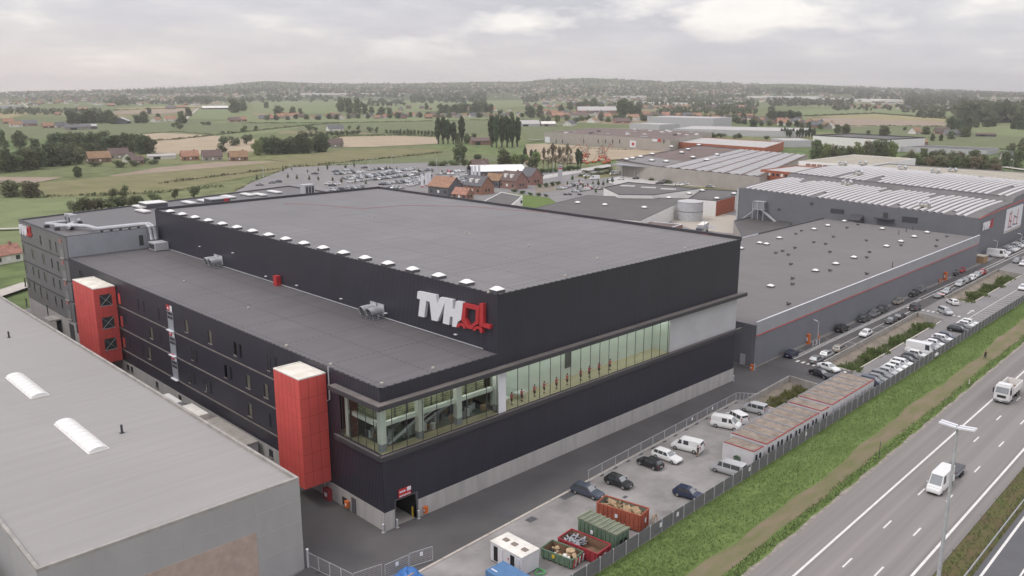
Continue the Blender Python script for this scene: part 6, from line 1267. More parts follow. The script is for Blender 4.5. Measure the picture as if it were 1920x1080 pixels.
for s in (-1, 1):
    a = MB(); a.add([(3.75,s*1.262,1.95),(2.7,s*1.262,1.95),(2.7,s*1.19,2.95),(3.6,s*1.19,2.95)], [(0,1,2,3)]); a.build('side_window', M['carglass'], tk_)
    a = MB(); a.box(4.0,4.1,s*1.42-.1,s*1.42+.1,1.9,2.7); a.box(3.9,4.0,s*1.3-.12,s*1.3+.12,2.6,2.66); a.build('mirror', M['rubber'], tk_)
    a = MB(); a.box(4.15,4.2,s*.95-.22,s*.95+.22,.75,1.0); a.build('headlight', M['lampglass'], tk_)
a = MB(); a.box(4.12,4.19,-.7,.7,1.15,1.6); a.build('grille', M['rubber'], tk_); a = MB(); a.box(3.9,4.22,-1.26,1.26,.42,.7); a.build('bumper', M['car_grey'], tk_); a = MB(); a.box(4.22,4.25,-.26,.26,.5,.62); a.build('number_plate', M['plate'], tk_)
a = MB(); a.box(-4.3,2.0,-.45,.45,.75,1.05); a.build('chassis', M['darksteel'], tk_)
a = MB(); a.box(-4.4,1.5,-1.25,1.25,1.15,1.3,1)
for s in (-1, 1): a.box(-4.4,1.5,s*1.25-.06,s*1.25+.06,1.3,2.6,0)
a.box(1.5,1.62,-1.3,1.3,1.15,2.85,0); a.box(-4.46,-4.4,-1.25,1.25,1.3,2.6,0)
for x in (-3.4,-2.2,-1,.2): 
    for s in (-1, 1): a.box(x,x+.1,s*1.34-.05,s*1.34+.05,1.2,2.6,0)
a.build('tipper_body', [M['white'], M['rust']], tk_)
for x in (3.1, 1.2, -2.0, -3.3):
    for s in (-1, 1):
        a = MB(); a.tube([(x,s*.85,.5),(x,s*1.2,.5)], .5, 14); w = a.build('wheel', M['rubber'], tk_); a = MB(); a.tube([(x,s*1.18,.5),(x,s*1.215,.5)], .28, 12); a.build('rim', M['rim'], w)
x, y = G(1874, 748); tk_.location = (x+1.6, hw(35.6)(x), 0); tk_.rotation_euler = (0, 0, pi+AX)
x0_, y0_ = G(1757, 915); bv = car('bigvan', 'white', x0_+.3, hw(32.2)(x0_)+.2, pi+AX, 'white high roofed van with pinkish bonnet towing a trailer on the motorway')
a = MB(); a.add([(2.80,-.8,1.0),(2.80,.8,1.0),(2.22,.85,1.22),(2.22,-.85,1.22)], [(0,1,2,3)]); a.v = [(x+.05, y, z+.05) for x, y, z in a.v]; a.build('bonnet_sticker', mat('pink pattern', (.62,.42,.40), .6, .2, 6, world_pos=False), bv)
tr = thing('flat_trailer', 'low trailer with dark cover towed behind the white van', 'trailer'); a = MB(); a.box(-1.9,1.9,-1.0,1.0,.55,.95); a.build('body', M['silverclad'], tr); a = MB(); a.box(-1.85,1.85,-.95,.95,.95,1.1); a.build('cover', M['darkgrey'], tr); a = MB(); a.beam((1.9,0,.6),(2.9,0,.6),.1,.1); a.build('drawbar', M['darksteel'], tr)
for x in (-.45,.45):
    for s in (-1,1): a = MB(); a.tube([(x,s*.95,.34),(x,s*1.15,.34)], .34, 12); a.build('wheel', M['rubber'], tr)
tr.location = (x0_+6.35, hw(32.2)(x0_+6.35)+.2, 0); tr.rotation_euler = (0, 0, pi+AX)
# lorry by the tank and the trailer at the far left
def box_truck(name, lab, L_, W, Hh, bodymat, loc, rz, cab=True, cat='truck'):
    t = thing(name, lab, cat); a = MB(); a.box(-L_/2, L_/2, -W/2, W/2, 1.1, Hh); a.build('box_body', M[bodymat], t); MB().box(-L_/2+.05, L_/2-.05, -W/2+.05, W/2-.05, Hh+.003, Hh+.03).build('roof', M['dirtywhite'], t)
    if cab: a = MB(); a.box(L_/2+.3, L_/2+2.3, -W/2+.05, W/2-.05, .6, 3.0); a.build('cab', M['car_grey'], t); a = MB(); a.box(L_/2+2.3, L_/2+2.34, -W/2+.2, W/2-.2, 1.8, 2.7); a.build('windscreen', M['carglass'], t)
    for x in ((L_/2+1.4,) if cab else ())+(-L_/2+1.2, -L_/2+2.5):
        for s in (-1, 1): a = MB(); a.tube([(x, s*(W/2-.35), .5), (x, s*(W/2-.02), .5)], .5, 12); a.build('wheel', M['rubber'], t)
    t.location = (*loc, 0.02); t.rotation_euler = (0, 0, rz); return t
box_truck('box_lorry', 'grey white lorry standing in the yard beside the tank', 9, 2.5, 3.8, 'palepanel', G(1318, 430, 1.5), 3.5)
tl_ = box_truck('lorry_trailer', 'red sided lorry trailer with white letters behind the grey wing', 11, 2.5, 4.0, 'signred', (50.5, 232), pi/2, False, 'trailer')
[MB().box(-5+i*1.5, -3.9+i*1.5, 1.26, 1.29, 2.0, 3.2).build('letter', M['signwhite'], tl_) for i in range(3)]
box_truck('white_lorry', 'white box lorry in the alley beside the black hall', 6.2, 2.3, 3.5, 'dirtywhite', (54.2, 130.2), pi/2)
# ================================================================== YARD THINGS
def skip(name, lab, p0, p1, p2, hgt, mt, inner, ribs=9, lid=False, rim=True):
    """p0->p1 the long side seen, p1->p2 the end"""
    a, b, c = Vector(G(*p0)), Vector(G(*p1)), Vector(G(*p2)); d = b-a; L_ = d.length; u = d.normalized(); W = max(2.2, (c-b).length); pr = Vector((-u.y, u.x)); 
    if pr.dot(c-b) < 0: pr = -pr
    ctr = (a+b)/2+pr*W/2; t = thing(name, lab, 'skip' if not lid else 'container', (ctr.x, ctr.y, 0.01), 0); rz = atan2(u.y, u.x)
    hl_, hw2 = L_/2, W/2; s = -1 if pr.dot(Vector((-u.y, u.x))) > 0 else 1
    m = MB(); z0 = .22
    for sg in (-1, 1): m.box(-hl_, hl_, sg*hw2-.05, sg*hw2+.05, z0, hgt, 0); m.box(sg*hl_-.05, sg*hl_+.05, -hw2+.06, hw2-.06, z0, hgt, 0)
    for i in range(ribs): x = -hl_+L_*(i+.5)/ribs; [m.box(x-.06, x+.06, sg*(hw2+.10)-.05, sg*(hw2+.10)+.05, z0-.05, hgt-.04) for sg in (-1, 1)]
    for i in range(3): y = -hw2+W*(i+.5)/3; [m.box(sg*(hl_+.1)-.05, sg*(hl_+.1)+.05, y-.05, y+.05, z0, hgt-.04) for sg in (-1, 1)]
    bd = m; ob = None
    M4 = Matrix.Translation((ctr.x, ctr.y, .01)) @ Matrix.Rotation(rz, 4, 'Z')
    def fin(nm, mb, mats, par=None): q = MB(); q.merge(mb, M4); return q.build(nm, mats, par or t)
    fin('body', bd, M[mt])
    m = MB(); m.box(-hl_+.05, hl_-.05, -hw2+.05, hw2-.05, z0, z0+.1); m.box(-hl_, hl_, -.5, -.35, .0, z0-.01); m.box(-hl_, hl_, .35, .5, 0, z0-.01); fin('floor', m, M[inner])
    if not lid:
        m = MB(); e = .012
        for sg in (-1, 1): m.box(-hl_+.06, hl_-.06, sg*(hw2-.06)-e, sg*(hw2-.06)+e, z0+.1, hgt-.08); m.box(sg*(hl_-.06)-e, sg*(hl_-.06)+e, -hw2+.08, hw2-.08, z0+.1, hgt-.08)
        fin('lining', m, M[inner])
    if rim:
        m = MB(); [m.box(-hl_-.06, hl_+.06, sg*hw2-.08, sg*hw2+.08, hgt, hgt+.08) for sg in (-1, 1)]; [m.box(sg*hl_-.08, sg*hl_+.08, -hw2+.081, hw2-.081, hgt, hgt+.08) for sg in (-1, 1)]; fin('rim', m, M[mt])
    return t, M4, L_, W, fin, s
def plc(M4, mb): q = MB(); return q.merge(mb, M4)
t, M4, L_, W, fin, s = skip('open_skip', 'tall rust red open skip full of broken pallets and timber', (1118,974), (1200,1000), (1216,985), 2.35, 'contorange', 'greenroof', 10)
m = MB(); [m.box(x, x+.4, s*(W/2+.17)-.02, s*(W/2+.17)+.02, 1.2, 1.7) for x in (-.4,)]; m.box(L_/2+.16, L_/2+.19, s*.3, s*.3+.35, 1.1, 1.7); fin('notice', m, M['signwhite'])
rng = random.Random(2); m = MB()
for i in range(90):
    c = Vector((rng.uniform(-L_/2+.6, L_/2-.6), rng.uniform(-W/2+.4, W/2-.4), rng.uniform(1.3, 2.3))); d = Vector((rng.uniform(-1, 1), rng.uniform(-1, 1), rng.uniform(-.35, .35))).normalized()*rng.uniform(.3, .7); m.beam(c-d, c+d, .12, .05, rng.choice((0, 0, 1)))
for cx_, cyy in ((1.9, .1), (-1.6, .2), (.8, -.3)):
    R3 = Matrix.Translation((cx_, cyy, 2.25)) @ Matrix.Rotation(.5, 4, 'Y') @ Matrix.Rotation(rng.uniform(0, 2), 4, 'Z'); p_ = MB()
    for k in range(7): p_.box(-.6, .6, -.5+k*.16, -.4+k*.16, 0, .03)
    for k in (-.5, 0, .4): p_.box(k, k+.1, -.5, .56, -.1, 0)
    m.merge(p_, R3)
m.box(-L_/2+.3, L_/2-.3, -W/2+.25, W/2-.25, .5, 1.25, 1); o = plc(M4, m).build('scrap_timber', [M['wood'], M['osb']], None); tag(o, 'heap of broken pallets and planks filling the rust red skip', 'timber heap')
t, M4, L_, W, fin, s = skip('lidded_container', 'green closed container with ribbed mossy lid and open rusty end', (1084,1003), (1155,1037), (1178,1023), 2.2, 'green', 'rust', 9, True)
m = MB(); m.box(-L_/2-.1, L_/2+.1, -W/2-.1, W/2+.1, 2.29, 2.42); fin('lid', m, M['greenroof']); m = MB(); [m.box(-L_/2+L_*i/8-.05, -L_/2+L_*i/8+.05, -W/2-.12, W/2+.12, 2.43, 2.56) for i in range(9)]; fin('lid_rib', m, mat('pale green rib', (.27,.32,.20), .7, .1)); m = MB(); m.box(L_/2+.04, L_/2+.075, -W/2+.5, W/2-.35, .5, 1.45); fin('opening', m, M['black0']); m = MB(); m.box(-.9, -.5, s*(W/2+.17)-.02, s*(W/2+.17)+.02, 1.1, 1.6); fin('notice', m, M['signwhite'])
t, M4, L_, W, fin, s = skip('low_skip', 'long dark red open skip, almost empty, between two green containers', (1046,1030), (1120,1061), (1146,1043), 1.5, 'contred', 'rust', 8)
m = MB(); m.box(L_/2+.16, L_/2+.19, -.3, .1, .8, 1.2); fin('notice', m, M['signwhite']); m = MB(); rng = random.Random(6)
for i in range(60): c = Vector((rng.uniform(-L_/2+.4, -.4), rng.uniform(-W/2+.4, W/2-.4), rng.uniform(.5, 1.25))); d = Vector((rng.uniform(-1, 1), rng.uniform(-1, 1), rng.uniform(-.5, .5))).normalized()*.4; m.beam(c-d, c+d, .25, .03)
tag(plc(M4, m).build('scrap_metal', M['silverclad'], None), 'crumpled grey sheet metal scrap in the dark red skip', 'scrap heap')
t, M4, L_, W, fin, s = skip('low_skip', 'small green open skip with reels, bags and striped end plate', (1014,1046), (1072,1069), (1094,1053), 1.25, 'green', 'rust', 6)
m = MB()
for i in range(6): m.beam((L_/2+.17, -W/2+.1+i*W/6, .3), (L_/2+.17, -W/2+.35+i*W/6, 1.15), .03, .13, i % 2, up=(1,0,0))
fin('striped_end', m, [M['signred'], M['signwhite']]); m = MB(); m.box(-.5, -.1, s*(W/2+.17)-.02, s*(W/2+.17)+.02, .7, 1.15); fin('notice', m, M['yellow'])
m = MB(); rng = random.Random(9)
for i in range(26): c = (rng.uniform(-L_/2+.4, L_/2-.4), rng.uniform(-W/2+.3, W/2-.3), rng.uniform(.5, 1.1)); q = rng.uniform(.12, .35); m.tube([(c[0], c[1], c[2]-q*.6), (c[0], c[1], c[2]), (c[0], c[1], c[2]+q*.6)], [q*.7, q, q*.6], 7, rng.choice((0, 0, 1, 2)))
m.tube([(1.1, .2, 1.0), (1.1, .2, 1.25)], .55, 14, 0); m.tube([(1.1, .2, 1.25), (1.1, .2, 1.5)], .2, 10, 0); m.tube([(1.1, .2, 1.5), (1.1, .2, 1.56)], .55, 14, 0); m.tube([(1.9, -.3, 1.05), (2.2, -.1, 1.2)], .5, 14, 0)
tag(plc(M4, m).build('scrap_reels', [M['wood'], M['black0'], M['white']], None), 'wooden cable reels and rubbish bags in the small green skip', 'scrap heap')
def oriented(p0, p1, w_px, dirpx=None):
    a, b, c = Vector(G(*p0)), Vector(G(*p1)), Vector(G(*w_px)); u = (b-a).normalized(); L_ = (b-a).length; W = (c-b).length; pr = Vector((-u.y, u.x)); pr = pr if pr.dot(c-b) > 0 else -pr
    ctr = (a+b)/2+pr*W/2; return ctr, atan2(u.y, u.x), L_, W, (-1 if pr.dot(Vector((-u.y, u.x))) > 0 else 1)
ctr, rz, L_, W, s = oriented((920,1051), (978,1084), (1006,1064)); cbn = thing('site_cabin', 'white site cabin with two dark doorways and roof hatches beside the green skip', 'cabin', (ctr.x, ctr.y, .02), 0)
M4 = Matrix.Translation((ctr.x, ctr.y, .02)) @ Matrix.Rotation(rz, 4, 'Z'); hl_, hw2 = L_/2, W/2
def P_(nm, mb, mats, par): return plc(M4, mb).build(nm, mats, par)
P_('wall', MB().box(-hl_, hl_, -hw2, hw2, .15, 2.5), M['cabin'], cbn); P_('roof', MB().box(-hl_-.05, hl_+.05, -hw2-.05, hw2+.05, 2.503, 2.6), M['dirtywhite'], cbn); P_('skid', MB().box(-hl_, hl_, -hw2+.1, -hw2+.3, 0, .148).box(-hl_, hl_, hw2-.3, hw2-.1, 0, .148), M['darksteel'], cbn)
for x in (-1.7, 1.1): P_('doorway', MB().box(x-.35, x+.35, s*(hw2+.015)-.014, s*(hw2+.015)+.014, .3, 2.2), M['black0'], cbn); P_('door', MB().box(x+.40, x+1.2, s*(hw2+.04)-.03, s*(hw2+.04)+.03, .3, 2.2), M['cabin'], cbn)
for x in (-1.4, 0, 1.7): P_('roof_hatch', MB().box(x-.35, x+.35, -.3, .3, 2.61, 2.72), M['cabinroof'], cbn)
for x in (-.95, .4): P_('red_badge', MB().box(x-.08, x+.08, s*(hw2+.02)-.02, s*(hw2+.02)+.02, 1.4, 1.6), M['signred'], cbn)
cx, cyy = G(935, 1085, .8); bx = thing('blue_container', 'blue container roof showing at the bottom edge beside the white cabin', 'container', (cx, cyy, 0)); MB().box(cx-1.2, cx+1.6, cyy-5.2, cyy+.9, .1, 1.9).build('body', M['bluebox'], bx); MB().box(cx-1.2, cx+1.6, cyy-5.2, cyy+.9, 1.903, 2.0).build('roof', M['bluebox'], bx); MB().box(cx-.6, cx-.45, cyy-.3, cyy+.6, 2.0, 2.04).build('roof_stripe', M['signwhite'], bx)
cx, cyy = G(760, 1072, .8); m = MB(); rng = random.Random(3); n = 9
for i in range(n):
    for j in range(n): m.v.append((cx-1.6+3.4*i/(n-1), cyy-1.4+2.6*j/(n-1), max(.03, 1.15*sin(pi*i/(n-1))**.6*sin(pi*j/(n-1))**.6*rng.uniform(.65, 1.2))))
for i in range(n-1):
    for j in range(n-1): a = i*n+j; m.f.append([a, a+n, a+n+1, a+1]); m.m.append(0)
tp = thing('tarpaulin_heap', 'heap under crumpled blue tarpaulin at the bottom edge', 'tarpaulin', (cx, cyy, 0)); m.build('tarpaulin', M['tarp'], tp); MB().beam((cx-1.9, cyy-.2, .2), (cx+.2, cyy-1.4, 1.2), .1, .1).beam((cx-1.4, cyy+.9, .15), (cx-1.7, cyy-1.0, 1.0), .1, .1).build('timber', M['wood'], tp)
# row of red trimmed cabins
TRIM = mat('dull red trim', (.36,.05,.055), .6, .1, 2.)
x = 106.6; gapl = {0: .9, 6: 1.0, 7: 1.0}; wds = [3.0]+[2.95]*15
k = 0; yb = lambda x: FEN(x)+.75
for i in range(14):
    L_ = 5.2 if i == 0 else 6.1; y0 = yb(x)-.02*(i > 0); y1 = y0+L_
    t = thing('red_trim_cabin', 'white cabin with red roof trim, %s in the row from the bin end' % nth(i), 'cabin', (x, y0, .02), 0, 'red trimmed site cabins in a row'); t.rotation_euler = (0, 0, 0)
    x1 = x+2.9; h = 2.75
    MB().box(x, x1, y0, y1, .1, h).build('wall', M['cabin'], t); MB().box(x+.08, x1-.08, y0+.08, y1-.08, h+.002, h+.03).build('roof', M['cabinroof'], t)
    e = MB(); e.box(x, x1, y0-.04, y0+.1, h+.003, h+.13, 0); e.box(x, x1, y1-.1, y1+.04, h+.003, h+.12, 1); e.box(x1-.06, x1+.01, y0+.11, y1-.11, h+.003, h+.1, 1); e.box(x-.03, x+.06, y0+.11, y1-.11, h+.003, h+.14, 0 if i in (0, 1, 7, 8) else 1); e.build('roof_trim', [TRIM, M['silverclad']], t)
    if i not in (9, 10, 11, 12, 13) or True:
        for xx_ in (x+.85, x+1.95): MB().box(xx_-.28, xx_+.28, y0-.03, y0-.003, 1.0, 2.1).build('window', M['pane'] if i < 8 else M['palepanel'], t)
    x = x1+gapl.get(i, .06)
MB().tube([(0,0,0)]*2, .01, 3) if False else None
bx_, by_ = G(1384, 869); t = thing('wheelie_bin', 'green wheeled refuse bin beside the first red trimmed cabin', 'bin', (bx_, by_, .02)); MB().add([(bx_-.55,by_-.4,.15),(bx_+.55,by_-.4,.15),(bx_+.55,by_+.4,.15),(bx_-.55,by_+.4,.15),(bx_-.68,by_-.5,1.15),(bx_+.68,by_-.5,1.15),(bx_+.68,by_+.5,1.15),(bx_-.68,by_+.5,1.15)], [(3,2,1,0),(0,1,5,4),(1,2,6,5),(2,3,7,6),(3,0,4,7),(4,5,6,7)]).build('body', M['green'], t)
m = MB(); n = 6
for i in range(n+1): an = pi*i/n; m.v += [(bx_-.7, by_-.52*cos(an), 1.17+.24*sin(an)), (bx_+.7, by_-.52*cos(an), 1.17+.24*sin(an))]
for i in range(n): m.f.append([2*i, 2*i+1, 2*i+3, 2*i+2]); m.m.append(0)
m.build('lid', M['green'], t)
for sx in (-.5, .5):
    for sy in (-.35, .35): MB().tube([(bx_+sx-.04, by_+sy, .08), (bx_+sx+.04, by_+sy, .08)], .08, 8).build('castor', M['rubber'], t)
ax_, ay_ = G(1226, 988); t = thing('wooden_trestle', 'leaning wooden trestle frame beside the boundary fence', 'frame', (ax_, ay_, 0)); m = MB(); m.beam((ax_-.5,ay_-.3,0),(ax_-.2,ay_,1.7),.09,.07); m.beam((ax_+.5,ay_-.3,0),(ax_+.4,ay_,1.7),.09,.07); m.beam((ax_-.2,ay_,1.66),(ax_+.4,ay_,1.66),.08,.08); m.beam((ax_-.4,ay_-.2,.6),(ax_+.45,ay_-.2,.6),.06,.06); m.beam((ax_-.3,ay_+.6,0),(ax_-.2,ay_,1.7),.07,.07); m.beam((ax_+.5,ay_+.6,0),(ax_+.4,ay_,1.7),.07,.07); m.build('timber', M['wood'], t)
hx, hy = G(1013, 1075); m = MB(); m.tube([(hx+.9*cos(i*.6)*(.6+.3*sin(i*1.7)), hy+.6*sin(i*.6), .05+.012*i) for i in range(24)], .05, 5); tag(m.build('hose', mat('green hose', (.10,.42,.14), .5, .1), None), 'coiled green hose on the yard beside the white cabin', 'hose')
# boundary fence: slatted bays between posts
bf_ = thing('boundary_fence', 'long grey slatted boundary fence between the yard and the grass bank', 'fence', (64, FEN(64), 0)); a, c_ = MB(), MB()
x = 62.0; i = 0
while x < 520:
    st_ = 2.5; x2 = x+st_; hgt = 1.85
    a.beam((x+.06, FEN(x), hgt/2+.03), (x2-.06, FEN(x2), hgt/2+.03), .05, hgt-.1)
    a.beam((x+.06, FEN(x)-.035, hgt*.5), (x2-.06, FEN(x2)-.035, hgt*.5), .02, .05); c_.box(x-.04, x+.04, FEN(x)-.11, FEN(x)+.05, 0, hgt+.06); x = x2
a.build('slat_panel', M['fence'], bf_); po_ = c_.build('posts', M['fencepost'], bf_); po_.name = 'fence_post'; po_['kind'] = 'stuff'
nb = MB()
for px, py in ((1285,970),(1253,990),(1560,828),(1455,897)):
    x, y = G(px, py, 1.2); nb.box(x-.25, x+.25, FEN(x)-.12, FEN(x)-.1, .9, 1.5)
nb.build('notice', M['signwhite'], bf_)
# mesh fence panels along the kerb and at the gate
MESH = None
def mesh_mat():
    m = bpy.data.materials.new('welded mesh'); m.use_nodes = True
    global N, L
    N, L = m.node_tree.nodes, m.node_tree.links
    b = N['Principled BSDF']; b.inputs['Base Color'].default_value = (.45,.45,.46,1); b.inputs['Metallic'].default_value = .4; b.inputs['Roughness'].default_value = .5
    pos = N.new('ShaderNodeNewGeometry').outputs['Position']; s3 = N.new('ShaderNodeSeparateXYZ'); L.new(pos, s3.inputs[0])
    u = mth('LESS_THAN', mth('FRACT', mth('MULTIPLY', mth('ADD', s3.outputs[0], s3.outputs[1]), 8)), .12); v = mth('LESS_THAN', mth('FRACT', mth('MULTIPLY', s3.outputs[2], 4)), .1)
    L.new(mth('MAXIMUM', u, v), b.inputs['Alpha']); return m
MM = mesh_mat()
def heras(p, q, lab, notes=(), n=None, group='mesh fence panels', hgt=1.95):
    a, b = Vector(p), Vector(q); n = n or max(1, round((b-a).length/3.4))
    for i in range(n):
        A_2, B_2 = a+(b-a)*(i/n), a+(b-a)*((i+1)/n); e = (B_2-A_2).normalized()*.04; t = thing('mesh_fence_panel', lab+(', %s from the left' % nth(i) if n > 1 else ''), 'fence panel', (*A_2, .02), 0, group)
        m = MB(); 
        for P0 in (A_2+e, B_2-e): m.tube([(*P0, .05), (*P0, hgt)], .035, 6)
        for z in (hgt, .2): m.tube([(*(A_2+e), z), (*(B_2-e), z)], .03, 6)
        m.build('frame', M['steel'], t); MB().quad((*(A_2+e), .2), (*(B_2-e), .2), (*(B_2-e), hgt), (*(A_2+e), hgt)).build('mesh', MM, t, fix=False)
        MB().box(A_2.x-.35, A_2.x+.35, A_2.y-.13, A_2.y+.13, 0.02, .14).build('foot_block', M['darkgrey'], t)
        if i in notes: c = (A_2+B_2)/2; MB().beam((*(c-e*5+Vector((0,-.05))), 1.45), (*(c+e*5+Vector((0,-.05))), 1.45), .02, .5).build('notice', M['signwhite'], t)
heras((85.8, KRB(85.8)-.55), (128.6, KRB(128.6)-.6), 'galvanised mesh panel along the kerb', (8, 10)); heras((128.8, KRB(128.8)-.6), (131.2, 71.6), 'short mesh panel turning from the kerb to the basin wall', n=1)
heras(G(722,1088), G(767,1068), 'mesh panel with one white notice at the bottom of the road', (0,), 1); heras(G(768,1066), G(812,1052), 'mesh panel with white notices beside the kerb gap', (0,), 1)
heras(G(578,1063), G(662,1105), 'wire fence panel by the pale workshop corner', n=4); heras(G(664,1104), G(717,1086), 'wire gate panel left of the blue tarpaulin', n=1)
gp = thing('gate_post', 'grey gate post with pale cap at the workshop corner', 'post', (*G(578,1064), 0)); x, y = G(578,1064); MB().tube([(x,y,0),(x,y,2.3)], .14, 10).build('shaft', M['steel'], gp); MB().tube([(x,y,2.3),(x,y,2.42)], .16, 10).build('cap', M['signwhite'], gp)
# bollards, bins, cabinets by the hall
for i, (px, py, lab) in enumerate(((719,998,'steel bollard guarding the front corner of the black hall'),(745,989,'steel bollard left of the open loading door'),(785,972,'steel bollard right of the open loading door'),(1375,714,'white bollard at the far right corner of the black hall'),(1414,693,'white bollard at the corner of the grey hall'))):
    x, y = G(px, py); t = thing('bollard', lab, 'bollard', (x, y, 0), 0, 'steel bollards'); MB().tube([(x,y,0),(x,y,1.1)], .13, 10).build('shaft', M['steel'], t); MB().tube([(x,y,1.1),(x,y,1.16)], [.14,.08], 10).build('cap', M['signwhite'], t); MB().box(x-.22,x+.22,y-.22,y+.22,0.008,.03).build('base_plate', M['steel'], t)
def cabinet(lab, x, y, w, d, h, mt, top='signwhite', z=0.01):
    t = thing('equipment_cabinet', lab, 'cabinet', (x, y, z)); MB().box(x-w/2, x+w/2, y-d/2, y+d/2, z, z+h*.9).build('body', M[mt], t); MB().box(x-w/2-.03, x+w/2+.03, y-d/2-.03, y+d/2+.03, z+h*.9+.002, z+h).build('top', M[mt], t); MB().box(x-w/2-.02, x-w/2-.002, y-d/4, y+d/4, z+h*.35, z+h*.7).build('panel', M[top], t)
yy_, _ = XF(620, 932, X0); cabinet('red hydrant cabinet against the concrete plinth of the black hall', X0-.45, yy_, .6, 1.3, 1.6, 'contred'); yy_, _ = XF(655, 950, X0); cabinet('small orange box on the plinth of the black hall', X0-.35, yy_, .4, .6, .9, 'orange', z=.5); cabinet('small orange box right of the loading door', 63.3, Y0-.35, .5, .4, .9, 'orange', z=.4)
x, y = G(1520, 640, .7); cabinet('tall orange cabinet against the grey hall wall', x, 83.0, .9, .7, 2.2, 'orange'); x, y = G(1535, 628, .9); cabinet('small orange box on the grey hall wall beside the lamp post', x, 83.25, .5, .4, .9, 'orange'); x, y = G(1764, 518, 1); cabinet('tall orange cabinet half way along the grey hall wall', x, 85.3, .9, .7, 2.4, 'orange'); x, y = G(1755, 524, .7); cabinet('low orange box left of the far orange cabinet', x, 85.2, .6, .5, 1, 'orange'); cabinet('orange drum with white sign at the corner of the grey hall', 146.9, 82.2, .5, .5, 1.2, 'orange')
x, y = G(1838, 486, 1); t = thing('timber_crate', 'brown timber crate at the corner of the striped hall', 'crate', (x, y, 0.01)); MB().box(x-2, x+2, y-1.6, y+1.6, .01, 2.2).build('body', M['osb'], t); MB().box(x-2.05, x+2.05, y-1.65, y+1.65, 2.203, 2.3).build('lid', M['beige'], t)
for i, (px, py) in enumerate(((1530,648),(1524,651),(1536,646))): x, y = G(px, py); MB().tube([(x,y,0),(x,y,1.2)], .07, 8).tube([(x,y,1.2),(x,y,1.25)], [.09,.05], 8).build('guard_post', M['signwhite'], None, loc=(x,y,0)); o = [q for q in COL.objects if base_name(q.name) == 'guard_post'][-1]
gps = sorted([q for q in COL.objects if base_name(q.name) == 'guard_post'], key=lambda q: q.location.x)
for i, o in enumerate(gps): tag(o, 'white guard post beside the orange cabinet, %s from the hall corner' % nth(i), 'post', 'white guard posts')
# ================================================================== ROOF THINGS
random.seed(17)
def dome(lab, x, y, z, w=1.7, group='roof domes along the tall roof edge', proto={}):
    if 'd' not in proto:
        t = thing('roof_dome', lab, 'roof light'); MB().box(-.8, .8, -.8, .8, 0, .38).build('curb', M['darkgrey'], t); m = MB(); n = 8; R_ = .86
        for i in range(n+1):
            for j in range(n+1): u, v = -1+2*i/n, -1+2*j/n; m.v.append((u*R_, v*R_, .40+.42*(1-abs(u)**2.2)*(1-abs(v)**2.2)))
        for i in range(n):
            for j in range(n): a = i*(n+1)+j; m.f.append([a, a+n+1, a+n+2, a+1]); m.m.append(0)
        m.build('dome', M['bright_dome'], t, smooth=True); proto['d'] = [t, 0]
    return place(proto['d'], x, y, z, 0, lab, group, (w/1.7,)*3)
for i in range(18): dome('white roof dome near the black roof edge, %s from the letters' % nth(i), 78.0-.04*i, 82.9+i*6.22, 27.58)
hz_ = 8.93
for i, q in enumerate(sorted([(1445,538),(1529,509),(1567,496),(1601,484),(1662,463),(1689,454),(1714,445),(1738,437),(1461,447.5),(1526,431),(1552,424),(1583,416),(1654,430),(1424.5,457),(1389,467),(1437,459)])):
    x, y = G(*q, hz_); dome('white roof dome on the long grey hall, %s from the left' % nth(i), x, y, hz_, 1.5, 'white domes on the grey hall roof')
dk = sorted([(155,765),(185,615),(185,572),(467,513),(743,537),(173,465),(60,380),(110,366),(203,342),(153,394),(344,300),(433,313),(466,373),(763,374),(743,414),(740,287),(1000,323),(492,259),(210,237),(252,214),(594,191),(675,168),(1263,330),(1272,285),(1343,258)])
pr_ = None
for i, (a, b) in enumerate(dk):
    x, y = G(1440+a/4, 380+b/4, hz_)
    if not pr_: t = thing('roof_vent', 'v', 'roof vent'); MB().box(-.75, .75, -.16, .16, .12, .32).box(.6, .75, -.16, .9, .12, .32).build('hood', M['darksteel'], t); MB().box(-.6, -.45, -.1, .1, 0, .118).box(.62, .73, .6, .75, 0, .118).build('foot', M['darksteel'], t); pr_ = [t, 0]
    place(pr_, x, y, hz_, 0, 'low black roof vent on the grey hall, %s from the left' % nth(i), 'black vents on the grey hall roof')
for i, (px, py) in enumerate(((1685,439),(1699,434),(1673,500),(1711,431))): x, y = G(px, py, hz_); o = MB().tube([(x,y,hz_),(x,y,hz_+1.3)], .09, 6).box(x-.2,x+.2,y-.2,y+.2,hz_,hz_+.1).build('roof_pipe', M['darksteel'], None, loc=(x,y,hz_)); tag(o, 'thin black pipe on the grey hall roof, %s' % ['second from the right rear', 'beside the rear wall', 'at the front parapet', 'third of the rear pipes'][i], 'roof pipe')
